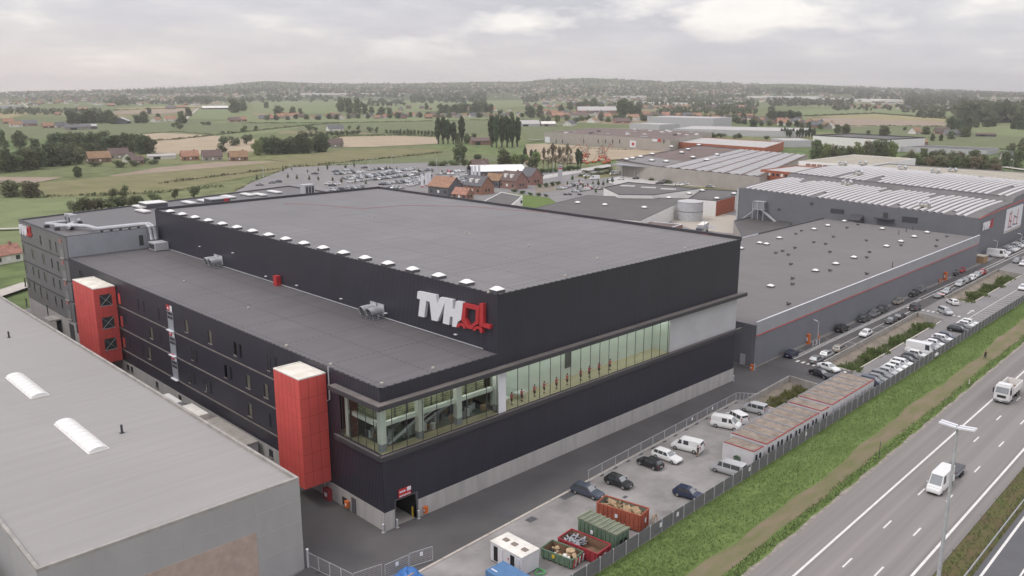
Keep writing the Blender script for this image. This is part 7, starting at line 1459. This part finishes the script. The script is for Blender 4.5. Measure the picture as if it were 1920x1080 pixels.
def fan_pair(lab, x, y):
    t = thing('twin_fan', lab, 'roof fan', (x, y, 19.16))
    for dy in (0, 2.0):
        m = MB(); m.tube([(x+1.35, y+dy, 20.5), (x+.5, y+dy, 20.5), (x-.3, y+dy, 20.5), (x-1.0, y+dy, 20.3)], [.62, .62, .62, .8], 14, caps=False); f = m.build('fan_duct', M['steel'], t); m = MB(); m.tube([(x-.85, y+dy, 20.32), (x-.83, y+dy, 20.32)], .72, 12); m.build('fan_grille', M['darksteel'], f)
        m = MB(); [m.beam((x-.5+.5*k, y+dy-.5, 19.17), (x-.5+.5*k, y+dy-.3, 20.0), .07, .07) for k in (0, 2)]; [m.beam((x-.5+.5*k, y+dy+.5, 19.17), (x-.5+.5*k, y+dy+.3, 20.0), .07, .07) for k in (0, 2)]; m.box(x-.7, x+.7, y+dy-.6, y+dy-.5, 19.17, 19.25); m.build('stand', M['steel'], f)
        m = MB(); m.box(x+1.3, x+1.45, y+dy-.85, y+dy+.85, 19.6, 21.4); m.build('wall_plate', M['steel'], t)
fan_pair('twin silver fan ducts on the lower roof, nearer to the big letters', 75.3, 108.5); fan_pair('twin silver fan ducts on the lower roof, farther from the letters', 75.3, 164)
t = thing('red_cabinet', 'red cabinet against the tall black wall on the lower roof', 'cabinet', (76.2, 140.5, 19.16)); MB().box(75.8,76.7,139.9,141.1,19.17,20.9).build('body', M['signred'], t); MB().box(75.75,76.72,139.85,141.15,20.903,21.0).build('top', M['signred'], t)
t = thing('air_unit', 'grey air unit on the lower roof at the wing corner', 'air unit', (75, 192.5, 19.16)); MB().box(73.6,76.6,189.5,193.2,19.3,21.0).build('casing', M['palepanel'], t); MB().box(73.5,73.59,190,192.8,19.6,20.7).build('louver', M['darksteel'], t); MB().box(73.8,76.4,189.8,192.9,19.17,19.298).build('base', M['darksteel'], t)
t = thing('silver_duct', 'long silver ventilation ducts running across the grey wing roof', 'duct', (66, 197, 23.6))
m = MB(); zf = 24.5
for dy in (0, 1.0): m.tube([(61.5, 206+dy*1.5, zf), (64.2-dy*.3, 202.0+dy, zf), (64.2-dy*.3+.1, 196.4+dy*.8, zf), (73.0+dy*.9, 196.2+dy*.8, zf), (74.4+dy*.9, 195.6+dy*.6, zf), (74.6+dy*.9, 194.2, zf-.4), (74.6+dy*.9, 193.6, 21.2)], .42, 8)
for q in (((61.5,206),(58.5,213)), ((62.2,205),(58.8,207.5)), ((61.5,207.5),(66,214)), ((58.5,213),(64.8,214)), ((63,209),(60.2,203))): m.tube([(*q[0], zf), (*q[1], zf)], .34, 8)
m.build('duct_run', M['steel'], t); m = MB()
for x in range(65, 74, 2): m.box(x, x+.15, 195.9, 197.4, 23.62, 24.1)
for p in ((58.6,213),(59,207),(66,214),(61.6,206)): m.box(p[0]-.5, p[0]+.5, p[1]-.5, p[1]+.5, 23.62, 24.15)
m.build('duct_support', M['darksteel'], t)
def boxunit(name, lab, cat, px, py, z, w, d, h, mt, roofm=None, rz=0):
    x, y = G(px, py, z); t = thing(name, lab, cat, (x, y, z)); MB().box(x-w/2, x+w/2, y-d/2, y+d/2, z, z+h*.88).build('casing', M[mt], t); MB().box(x-w/2-.06, x+w/2+.06, y-d/2-.06, y+d/2+.06, z+h*.88+.003, z+h).build('top', M[roofm or mt], t); return t, x, y
for i, (px, py) in enumerate(((131,421),(138,423))): t, x, y = boxunit('air_unit', ['left air unit standing on the grey wing roof behind the ducts','right air unit standing on the grey wing roof behind the ducts'][i], 'air unit', px, py, 23.6, 1.5, 1.2, 2.6, 'palepanel'); MB().box(x-.82, x-.76, y-.4, y+.4, 23.9, 25.6).build('louver', M['darksteel'], t)
boxunit('roof_hatch_house', 'big white topped roof box on the wing, behind the tall roof corner', 'roof box', 288, 388, 23.6, 5.5, 5.5, 1.4, 'darkgrey', 'bright_dome'); t, x, y = boxunit('roof_hatch_house', 'roof box with red end panel on the wing', 'roof box', 408, 383, 23.6, 5.5, 4.5, 1.8, 'darkgrey', 'palepanel'); MB().box(x+.8, x+2.2, y-2.32, y-2.26, 23.7, 25.3).build('red_panel', M['signred'], t)
t, x, y = boxunit('roof_plant', 'louvred plant housing at the far end of the wing roof', 'plant housing', 577, 363, 23.6, 3.4, 2.6, 2.8, 'palepanel'); [MB().box(x-1.3+i*1.0, x-.6+i*1.0, y-1.36, y-1.31, 23.8, 25.9).build('louver', M['darksteel'], t) for i in range(3)]
for i, (px, py) in enumerate(((262,389),(354,381),(385,378),(428,370),(464,366),(487,366),(515,361),(268,397))):
    x, y = G(px, py, 23.7); t = thing('roof_light', 'long white roof light on the wing roof, %s from the left' % nth(sum(1 for q in (262,354,385,428,464,487,515,268) if q < px)), 'roof light', (x, y, 23.6), 0, 'long roof lights on the wing'); MB().box(x-.9, x+.9, y-3, y+3, 23.6, 23.85).build('curb', M['darkgrey'], t); MB().box(x-.95, x+.95, y-3.05, y+3.05, 23.853, 24.15).build('glazing', M['bright_dome'], t)
for z_, lst in ((8.0, ((1177,348),(1216,351),(1253,354))), (6.3, ())):
    for i, (px, py) in enumerate(lst): x, y = G(px, py, z_); t = thing('roof_light', 'long white roof light on the dark roof behind the tank, %s from the left' % nth(i), 'roof light', (x, y, 7.6), 0, 'roof lights on the dark roof'); MB().box(x-2.0, x+2.0, y-5, y+5, 7.6, 7.9).build('curb', M['darkgrey'], t) if False else MB().beam((x-1.6, y+3.2, 7.85), (x+1.6, y-3.2, 7.85), 1.2, .5).build('glazing', M['bright_dome'], t)
for i, (px, py) in enumerate(((1083,379),(1134,383),(1208,388),(1254,370),(1292,365),(1317,359),(1344,374),(1376,365))): x, y = G(px, py, 6.6); dome('white dome on the dark roofs behind the tank, %s from the left' % nth(i), x, y, 6.0 if px < 1280 else 6.72, 2.2, 'white domes on the dark roofs')
for i, (px, py) in enumerate(((1175,300),(1186,298),(1201,295),(1249,304),(1278,287),(1259,276),(1290,281),(1310,273),(1223,290),(1299,296),(1325,301),(1344,291),(1222,302))): x, y = G(px, py, 8.9); dome('white dome on the brown factory roof, %s from the left' % nth(sum(1 for q in (1175,1186,1201,1249,1278,1259,1290,1310,1223,1299,1325,1344,1222) if q < px)), x, y, 8.75, 3.2, 'white domes on the brown roof')
# ================================================================== MASTS, BANNERS, MACHINES
def lamp(lab, x, y, h, arm, ang, r=.09, mt='steel', dbl=False, grp='lamp posts'):
    t = thing('street_lamp', lab, 'lamp post', (x, y, 0), 0, grp); MB().tube([(x,y,0),(x,y,h)], [r*1.6, r], 8).build('mast', M[mt], t)
    for s in ((-1, 1) if dbl else (1,)):
        d = Vector((cos(ang), sin(ang), 0))*s; m = MB(); m.tube([(x,y,h-.1), (x+d.x*arm, y+d.y*arm, h+.12)], .06, 6); m.build('arm', M[mt], t)
        p = Vector((x, y, h+.1))+d*arm; m = MB(); m.beam(p-d*.3, p+d*.75, .34, .14); m.build('lamp_head', M['signwhite'], t)
    return t
lx, ly_ = 91.3, 27.0
t = thing('motorway_lamp', 'tall steel motorway lamp post with white double head in the median', 'lamp post', (lx, ly_, 0)); MB().tube([(lx,ly_,-.1),(lx,ly_,20.4)], [.24,.13], 12).build('mast', M['steel'], t)
d = Vector((-sin(.037), cos(.037), 0)); u = Vector((cos(.037), sin(.037), 0))
for k in (-.32, .32):
    m = MB(); c = Vector((lx, ly_, 20.5))+u*k
    for s in (-1, 1): m.beam(c+d*s*.1, c+d*s*1.75+Vector((0,0,.14)), .34, .16)
    m.build('lamp_head', M['signwhite'], t)
m = MB(); c = Vector((lx, ly_, 20.4)); m.beam(c-u*.5, c+u*.5, .2, .12); m.build('cross_arm', M['steel'], t)
# the guard rail
grl = thing('guard_rail', 'steel guard rail along the median of the motorway', 'guard rail', (60, hw(22.7)(60), 0)); m, p_ = MB(), MB(); x = 40
while x < 300: p_.box(x-.06, x+.06, hw(22.75)(x)-.06, hw(22.75)(x)+.06, -.06, .7); x += 4
m.merge(strip('', hw(22.62), hw(22.62), 40, 300, None, 0)) if False else None
for x in range(40, 300, 4): m.beam((x, hw(22.6)(x), .58), (x+3.98, hw(22.6)(x+3.98), .58), .06, .3)
m.build('rail', M['steel'], grl); p2 = p_.build('post', M['darksteel'], grl)
x, y = G(1817, 720); t = thing('marker_post', 'short white marker post in the roadside weeds', 'post', (x, y, -.1)); MB().box(x-.06,x+.06,y-.06,y+.06,-.15,.95).build('shaft', M['signwhite'], t); MB().box(x-.065,x+.065,y-.065,y+.065,.7,.82).build('band', M['signred'], t)
x, y = G(1648, 858); t = thing('road_sign', 'thin dark sign post seen edge on beside the roadside weeds', 'sign', (x, y, -.1)); MB().tube([(x,y,-.15),(x,y,2.6)], .05, 6).build('post', M['darksteel'], t); MB().beam((x-.4,y-.1,2.2),(x+.4,y+.1,2.2),.03,.6).build('plate', M['darkgrey'], t)
random.seed(41)
LP = [(495,337,25,'left'),(548,333,24,''),(656,322,22,''),(695,322,24,''),(735,316,24,''),(819,325,26,''),(863,319,26,''),(909,330,26,''),(1037,329,26,'')]
for i, (px, py, h, _) in enumerate(LP): x, y = G(px, py); lamp('thin grey lamp post in the car park, %s from the left' % nth(i), x, y, max(6, h*mpp(x, y)), 1.2, 2.2+i, .10)
for i, (px, py, h) in enumerate(((1532,645,36),(1867,480,16),(1913,466,13),(1897,327,28),(1320,441,22))): x, y = G(px, py); lamp(['grey lamp post against the long grey hall','pale lamp post among cars by the striped hall','short lamp post at the far right by the striped hall','curved street lamp beside the road at the right edge','lamp post in the yard between tank and black hall'][i], x, y, max(5, h*mpp(x, y)), .9, 1.2, .08)
def banner(lab, px, py): x, y = G(px, py); t = thing('banner_flag', lab, 'flag', (x, y, 0), 0, 'white banners in the car park'); h = 8; MB().tube([(x,y,0),(x,y,h)], .07, 6).build('pole', M['steel'], t); d = Vector((cos(AZ), sin(AZ))); r_ = Vector((d.y, -d.x)); MB().beam((x+r_.x*.1, y+r_.y*.1, h-3.6), (x+r_.x*1.6, y+r_.y*1.6, h-3.6), .05, 6.6).build('cloth', M['signwhite'], t); MB().beam((x+r_.x*.1, y+r_.y*.1, .5), (x+r_.x*1.6, y+r_.y*1.6, .5), .06, .5).build('red_foot', M['signred'], t)
for i, (px, py) in enumerate(((789,352),(797,350),(803,349))): banner('white banner flag before the orange roofed house, %s of three' % nth(i), px, py)
for i, (px, py) in enumerate(((883,335),(889,334),(896,333))): banner('white banner flag at the tent hall, %s of three' % nth(i), px, py)
x, y = G(1050, 341); t = thing('pylon_sign', 'tall pale pylon sign with red band beside the road', 'sign', (x, y, 0)); d = Vector((sin(AZ), -cos(AZ))); MB().beam((x-d.x*1.3, y-d.y*1.3, 5), (x+d.x*1.3, y+d.y*1.3, 5), .8, 10).build('panel', M['palepanel'], t); MB().beam((x-d.x*1.32, y-d.y*1.32, 8.0), (x+d.x*1.32, y+d.y*1.32, 8.0), .84, .7).build('red_band', M['signred'], t); MB().beam((x-d.x*1.0, y-d.y*1.0, 9.0), (x+d.x*.9, y+d.y*.9, 9.0), .86, .5).build('lettering', M['darkgrey'], t)
pr_ = []
for c in range(3):
    t = thing('boom_lift', 'lift', 'lifting machine'); cm = M[['beige', 'contorange', 'beige'][c]]
    MB().box(-1.8,1.8,-1,1,.6,1.6).build('chassis', M[['orange','signred','contorange'][c]], t)
    for sx in (-1.2,1.2):
        for sy in (-1,1): MB().tube([(sx,sy*.9,.5),(sx,sy*1.2,.5)], .5, 10).build('wheel', M['rubber'], t)
    l1 = [8, 11, 6][c]; an = [1.1, .95, 1.25][c]; e = Vector((l1*cos(an), 0, 1.6+l1*sin(an))); MB().beam((-.5,0,1.6), e, .35, .4).build('boom', cm, t); f = e+Vector((5*cos(an-1.5 if c else an+.5), 0, 5*sin(an-1.5 if c else an+.5))); MB().beam(e, f, .25, .3).build('jib', M[['beige','contorange','beige'][c]], t); MB().box(f.x-.5,f.x+.5,-.8,.8,f.z-.3,f.z+.6).build('basket', M['beige'], t); pr_.append([t, 0])
for i, (px, py) in enumerate(sorted((1092+random.uniform(0, 56), 311-random.uniform(0, 22)) for _ in range(22))):
    x, y = GF(px, py); c = i % 3; place(pr_[c], x, y, GZ, random.uniform(0, 6.3), '%s boom lift, %s from the left in the crowd of lifting machines' % (['orange', 'red', 'cream armed'][c], nth(i)), 'boom lifts crowded in the compound', (random.uniform(.85, 1.15),)*3)
x, y = GF(1190, 277) if False else G(1212, 281, GZ); t = thing('red_trailer', 'long red trailer in front of the sandy depot', 'trailer', (x, y, GZ)); MB().box(x-1.3, x+1.3, y-26, y+4, GZ+1, GZ+5).build('body', M['signred'], t); MB().box(x-1.2, x+1.2, y-20, y-16, GZ, GZ+.99).box(x-1.2, x+1.2, y-2, y+2, GZ, GZ+.99).build('wheel', M['rubber'], t)
# alley sheds
t = thing('lean_to_shed', 'low ribbed roof shed in the alley between workshop and black hall', 'shed', (51, 113, 0)); MB().box(50.5, 56.4, 113, 126.5, 0, 2.6).build('wall', M['palepanel'], t); MB().box(50.4, 56.5, 112.9, 126.6, 2.603, 2.75).build('roof', mat('ribbed shed roof', (.40,.37,.34), .85, .12, .8, rib=(.9,.08,1)), t)
t = thing('white_van_roof', 'white roofed trailer in the alley behind the lorry', 'trailer', (54, 139, 0)); MB().box(52.6, 55, 136.5, 142, .5, 3.1).build('body', M['white'], t); MB().box(52.7, 54.9, 137, 139, 0.01, .49).build('wheel', M['rubber'], t)
for i, (x, y) in enumerate(((56.4, 99.2),)):
    t = thing('downpipe', 'grey drain pipe hooked over the roof edge beside the red box', 'pipe', (X0-.2, 92.3, 2.6)); MB().tube([(X0+.5, 92.6, 19.35), (X0-.25, 92.6, 19.4), (X0-.25, 92.6, 14.9), (X0-.25, 93.3, 14.5)], .09, 6).build('upper_pipe', M['steel'], t); MB().tube([(X0-.25, 95.0, 3.0), (X0-.25, 95.0, .05)], .09, 6).build('lower_pipe', M['steel'], t)
# ================================================================== PEOPLE
def person_proto(kind):
    key = ('person', kind)
    if key in PROTO: return PROTO[key]
    t = thing('person', 'person', 'person')
    reach = kind == 'reach'; bend = .0
    J = dict(pel=(0,0,.95), sp=(0,0,1.15), ch=(.01,0,1.36), nk=(.02,0,1.52), hd=(.04,0,1.64), hd2=(.05,0,1.75), nose=(.15,0,1.66))
    R_ = dict(pel=.15, sp=.135, ch=.155, nk=.058, hd=.095, hd2=.075, nose=.018)
    E_ = [('pel','sp'),('sp','ch'),('ch','nk'),('nk','hd'),('hd','hd2'),('hd','nose')]
    for s, n in ((1, 'l'), (-1, 'r')):
        st = (.18 if s > 0 else -.14) if kind == 'walk' else (.06*s)
        J.update({n+'hip': (0,s*.10,.88), n+'kn': (st*.6+.03,s*.11,.49), n+'an': (st-.03,s*.115,.09), n+'to': (st+.15,s*.13,.04)}); R_.update({n+'hip': .105, n+'kn': .06, n+'an': .042, n+'to': .035})
        E_ += [('pel',n+'hip'),(n+'hip',n+'kn'),(n+'kn',n+'an'),(n+'an',n+'to')]
        if reach and s < 0: A3 = [(.02,s*.19,1.43),(.30,s*.22,1.42),(.55,s*.2,1.50)]; hv = Vector((.98,0,.2))
        elif reach: A3 = [(.02,s*.19,1.43),(.06,s*.26,1.16),(.24,s*.2,1.12)]; hv = Vector((.9,-.2,.2))
        else: A3 = [(.02,s*.19,1.43),(-.02,s*.25,1.16),(.10,s*.25,.92)]; hv = Vector((.25,0,-.95))
        for q, r_, p in zip(('sh','el','wr'), (.062,.043,.03), A3): J[n+q] = p; R_[n+q] = r_
        E_ += [('ch',n+'sh'),(n+'sh',n+'el'),(n+'el',n+'wr')]
        W = Vector(A3[2]); pm_ = W+hv*.075; J[n+'pa'] = tuple(pm_); R_[n+'pa'] = .034; E_.append((n+'wr',n+'pa')); sd_ = hv.cross(Vector((0,1,0))).normalized() if not reach else Vector((0,0,1))
        for i in range(4): off = sd_*(.024*(i-1.5)); k1 = pm_+off+hv*.045; k2 = k1+hv*(.03+.006*(i in (1,2)))+Vector((0,-s*.012,-.008)); J[n+'f%da' % i] = tuple(k1); J[n+'f%db' % i] = tuple(k2); R_[n+'f%da' % i] = .0095; R_[n+'f%db' % i] = .008; E_ += [(n+'pa',n+'f%da' % i),(n+'f%da' % i,n+'f%db' % i)]
        th = W+hv*.04+sd_*.045; J[n+'th'] = tuple(th); R_[n+'th'] = .011; E_.append((n+'pa',n+'th'))
    names = list(J); me = bpy.data.meshes.new('body'); me.from_pydata([J[k] for k in names], [(names.index(a), names.index(b)) for a, b in E_], []); me.materials.append(M['skin']); o = bpy.data.objects.new('body', me); COL.objects.link(o); o.parent = t
    md = o.modifiers.new('skin', 'SKIN'); lay = me.skin_vertices.new() if not me.skin_vertices else me.skin_vertices[0]
    lay = me.skin_vertices[0]
    for i, k in enumerate(names): lay.data[i].radius = (R_[k], R_[k])
    lay.data[names.index('pel')].use_root = True; o.modifiers.new('sub', 'SUBSURF').levels = 1; o.modifiers['sub'].render_levels = 1
    sc = M['cloth_b'] if kind == 'stand' else (M['cloth_r'] if reach else M['cloth_b'])
    m = MB(); m.tube([(0,0,.92),(0,0,1.1),(.01,0,1.25),(.01,0,1.40),(.02,0,1.49)], [.178,.165,.178,.185,.09], 12)
    for n, s in (('l',1),('r',-1)): a_, b_ = Vector(J[n+'sh']), Vector(J[n+'el']); m.tube([a_-Vector((0,s*.05,-.02)), a_, a_+(b_-a_)*.75], [.08,.085,.065], 8)
    m.build('shirt', sc, t, smooth=True); m = MB(); lowz = .55 if kind != 'walk' else .12
    for n in 'lr':
        h, kn, an = Vector(J[n+'hip']), Vector(J[n+'kn']), Vector(J[n+'an'])
        pts = [h+Vector((0,0,.08)), h, h+(kn-h)*.9]+([kn+(an-kn)*.85] if kind == 'walk' else []); m.tube(pts, [.12,.125,.085]+([.06] if kind == 'walk' else []), 8)
    m.tube([(0,0,.82),(0,0,.97)], [.165,.175], 10); m.build('shorts' if kind != 'walk' else 'trousers', M['cloth_b'], t, smooth=True)
    m = MB(); lathe(m, .035, 0, [(.001,1.85),(.07,1.83),(.108,1.76),(.112,1.69),(.095,1.63)], 10); m.build('hair', M['hair'], t, smooth=True)
    for n in 'lr': a_, b_ = Vector(J[n+'an']), Vector(J[n+'to']); m = MB(); m.tube([a_+Vector((-.07,0,-.04)), b_+Vector((0,0,.0)), b_+Vector((.08,0,-.01))], [.05,.048,.03], 8); m.build('shoe', M['rubber'], t)
    m = MB(); [m.box(.125,.135,s*.035-.012,s*.035+.012,1.675,1.69) for s in (-1,1)]; m.box(.128,.136,-.025,.025,1.60,1.608); m.build('face_feature', M['hair'], t)
    PROTO[key] = [t, 0]; return PROTO[key]
x, y = G(1308, 856); place(person_proto('stand'), x, y, .02, 2.2, 'person in dark top and shorts standing behind the white van', None); x, y = G(1847, 670); place(person_proto('walk'), x, y, vz(x, y), 1.0, 'person in dark clothes on the grass bank beside the motorway', None)
for i, px in enumerate((959,978,1002,1020,1043,1063,1088,1104,1122,1142)):
    x = YF(px, 735, 82.6)[0]; place(person_proto('reach'), x, 82.6, 10.51, -.25+.12*(i % 3), 'person in red shirt and dark shorts reaching out behind the glass, %s from the left' % nth(i), 'people in red behind the glass', (1.03,)*3)
# ================================================================== THE AIR
hm = bpy.data.materials.new('haze air'); hm.use_nodes = True; n_ = hm.node_tree.nodes; n_.clear(); o_ = n_.new('ShaderNodeOutputMaterial'); pv = n_.new('ShaderNodeVolumePrincipled')
pv.inputs['Color'].default_value = (1, .98, .97, 1); pv.inputs['Density'].default_value = 1.1e-4; pv.inputs['Anisotropy'].default_value = .2; hm.node_tree.links.new(pv.outputs[0], o_.inputs['Volume'])
hb = MB().box(-9400, 9400, -9400, 9400, GZ-1.5, 140).build('haze', hm); hb['kind'] = 'stuff'; hb['label'] = 'thin pale haze filling the air over the plain'
# keep every label short enough to read
for o in bpy.data.objects:
    l = o.get('label')
    if not l: continue
    for a, b in (('people carrier', 'minivan'), ('off road car', 'offroader'), ('saloon car', 'saloon'), ('estate car', 'estate'), (' from the left', ' from left'), ('orange roofed', 'orange-roofed'), ('brown roofed', 'brown-roofed'), ('grey roofed', 'grey-roofed'), ('in the the ', 'in the '), ('tall poplar', 'poplar'), ('thin brownish thin tree', 'thin brownish tree'), ('young staked tree', 'young tree'), ('of the second car park', 'of second car park'), ('of the car park', 'of car park')):
        if len(l.split()) > 16 or a in ('in the the ', 'thin brownish thin tree'): l = l.replace(a, b)
    while len(l.split()) > 16 and ' the ' in l:
        k = l.rfind(' the '); l = l[:k]+' '+l[k+5:]
    o['label'] = l
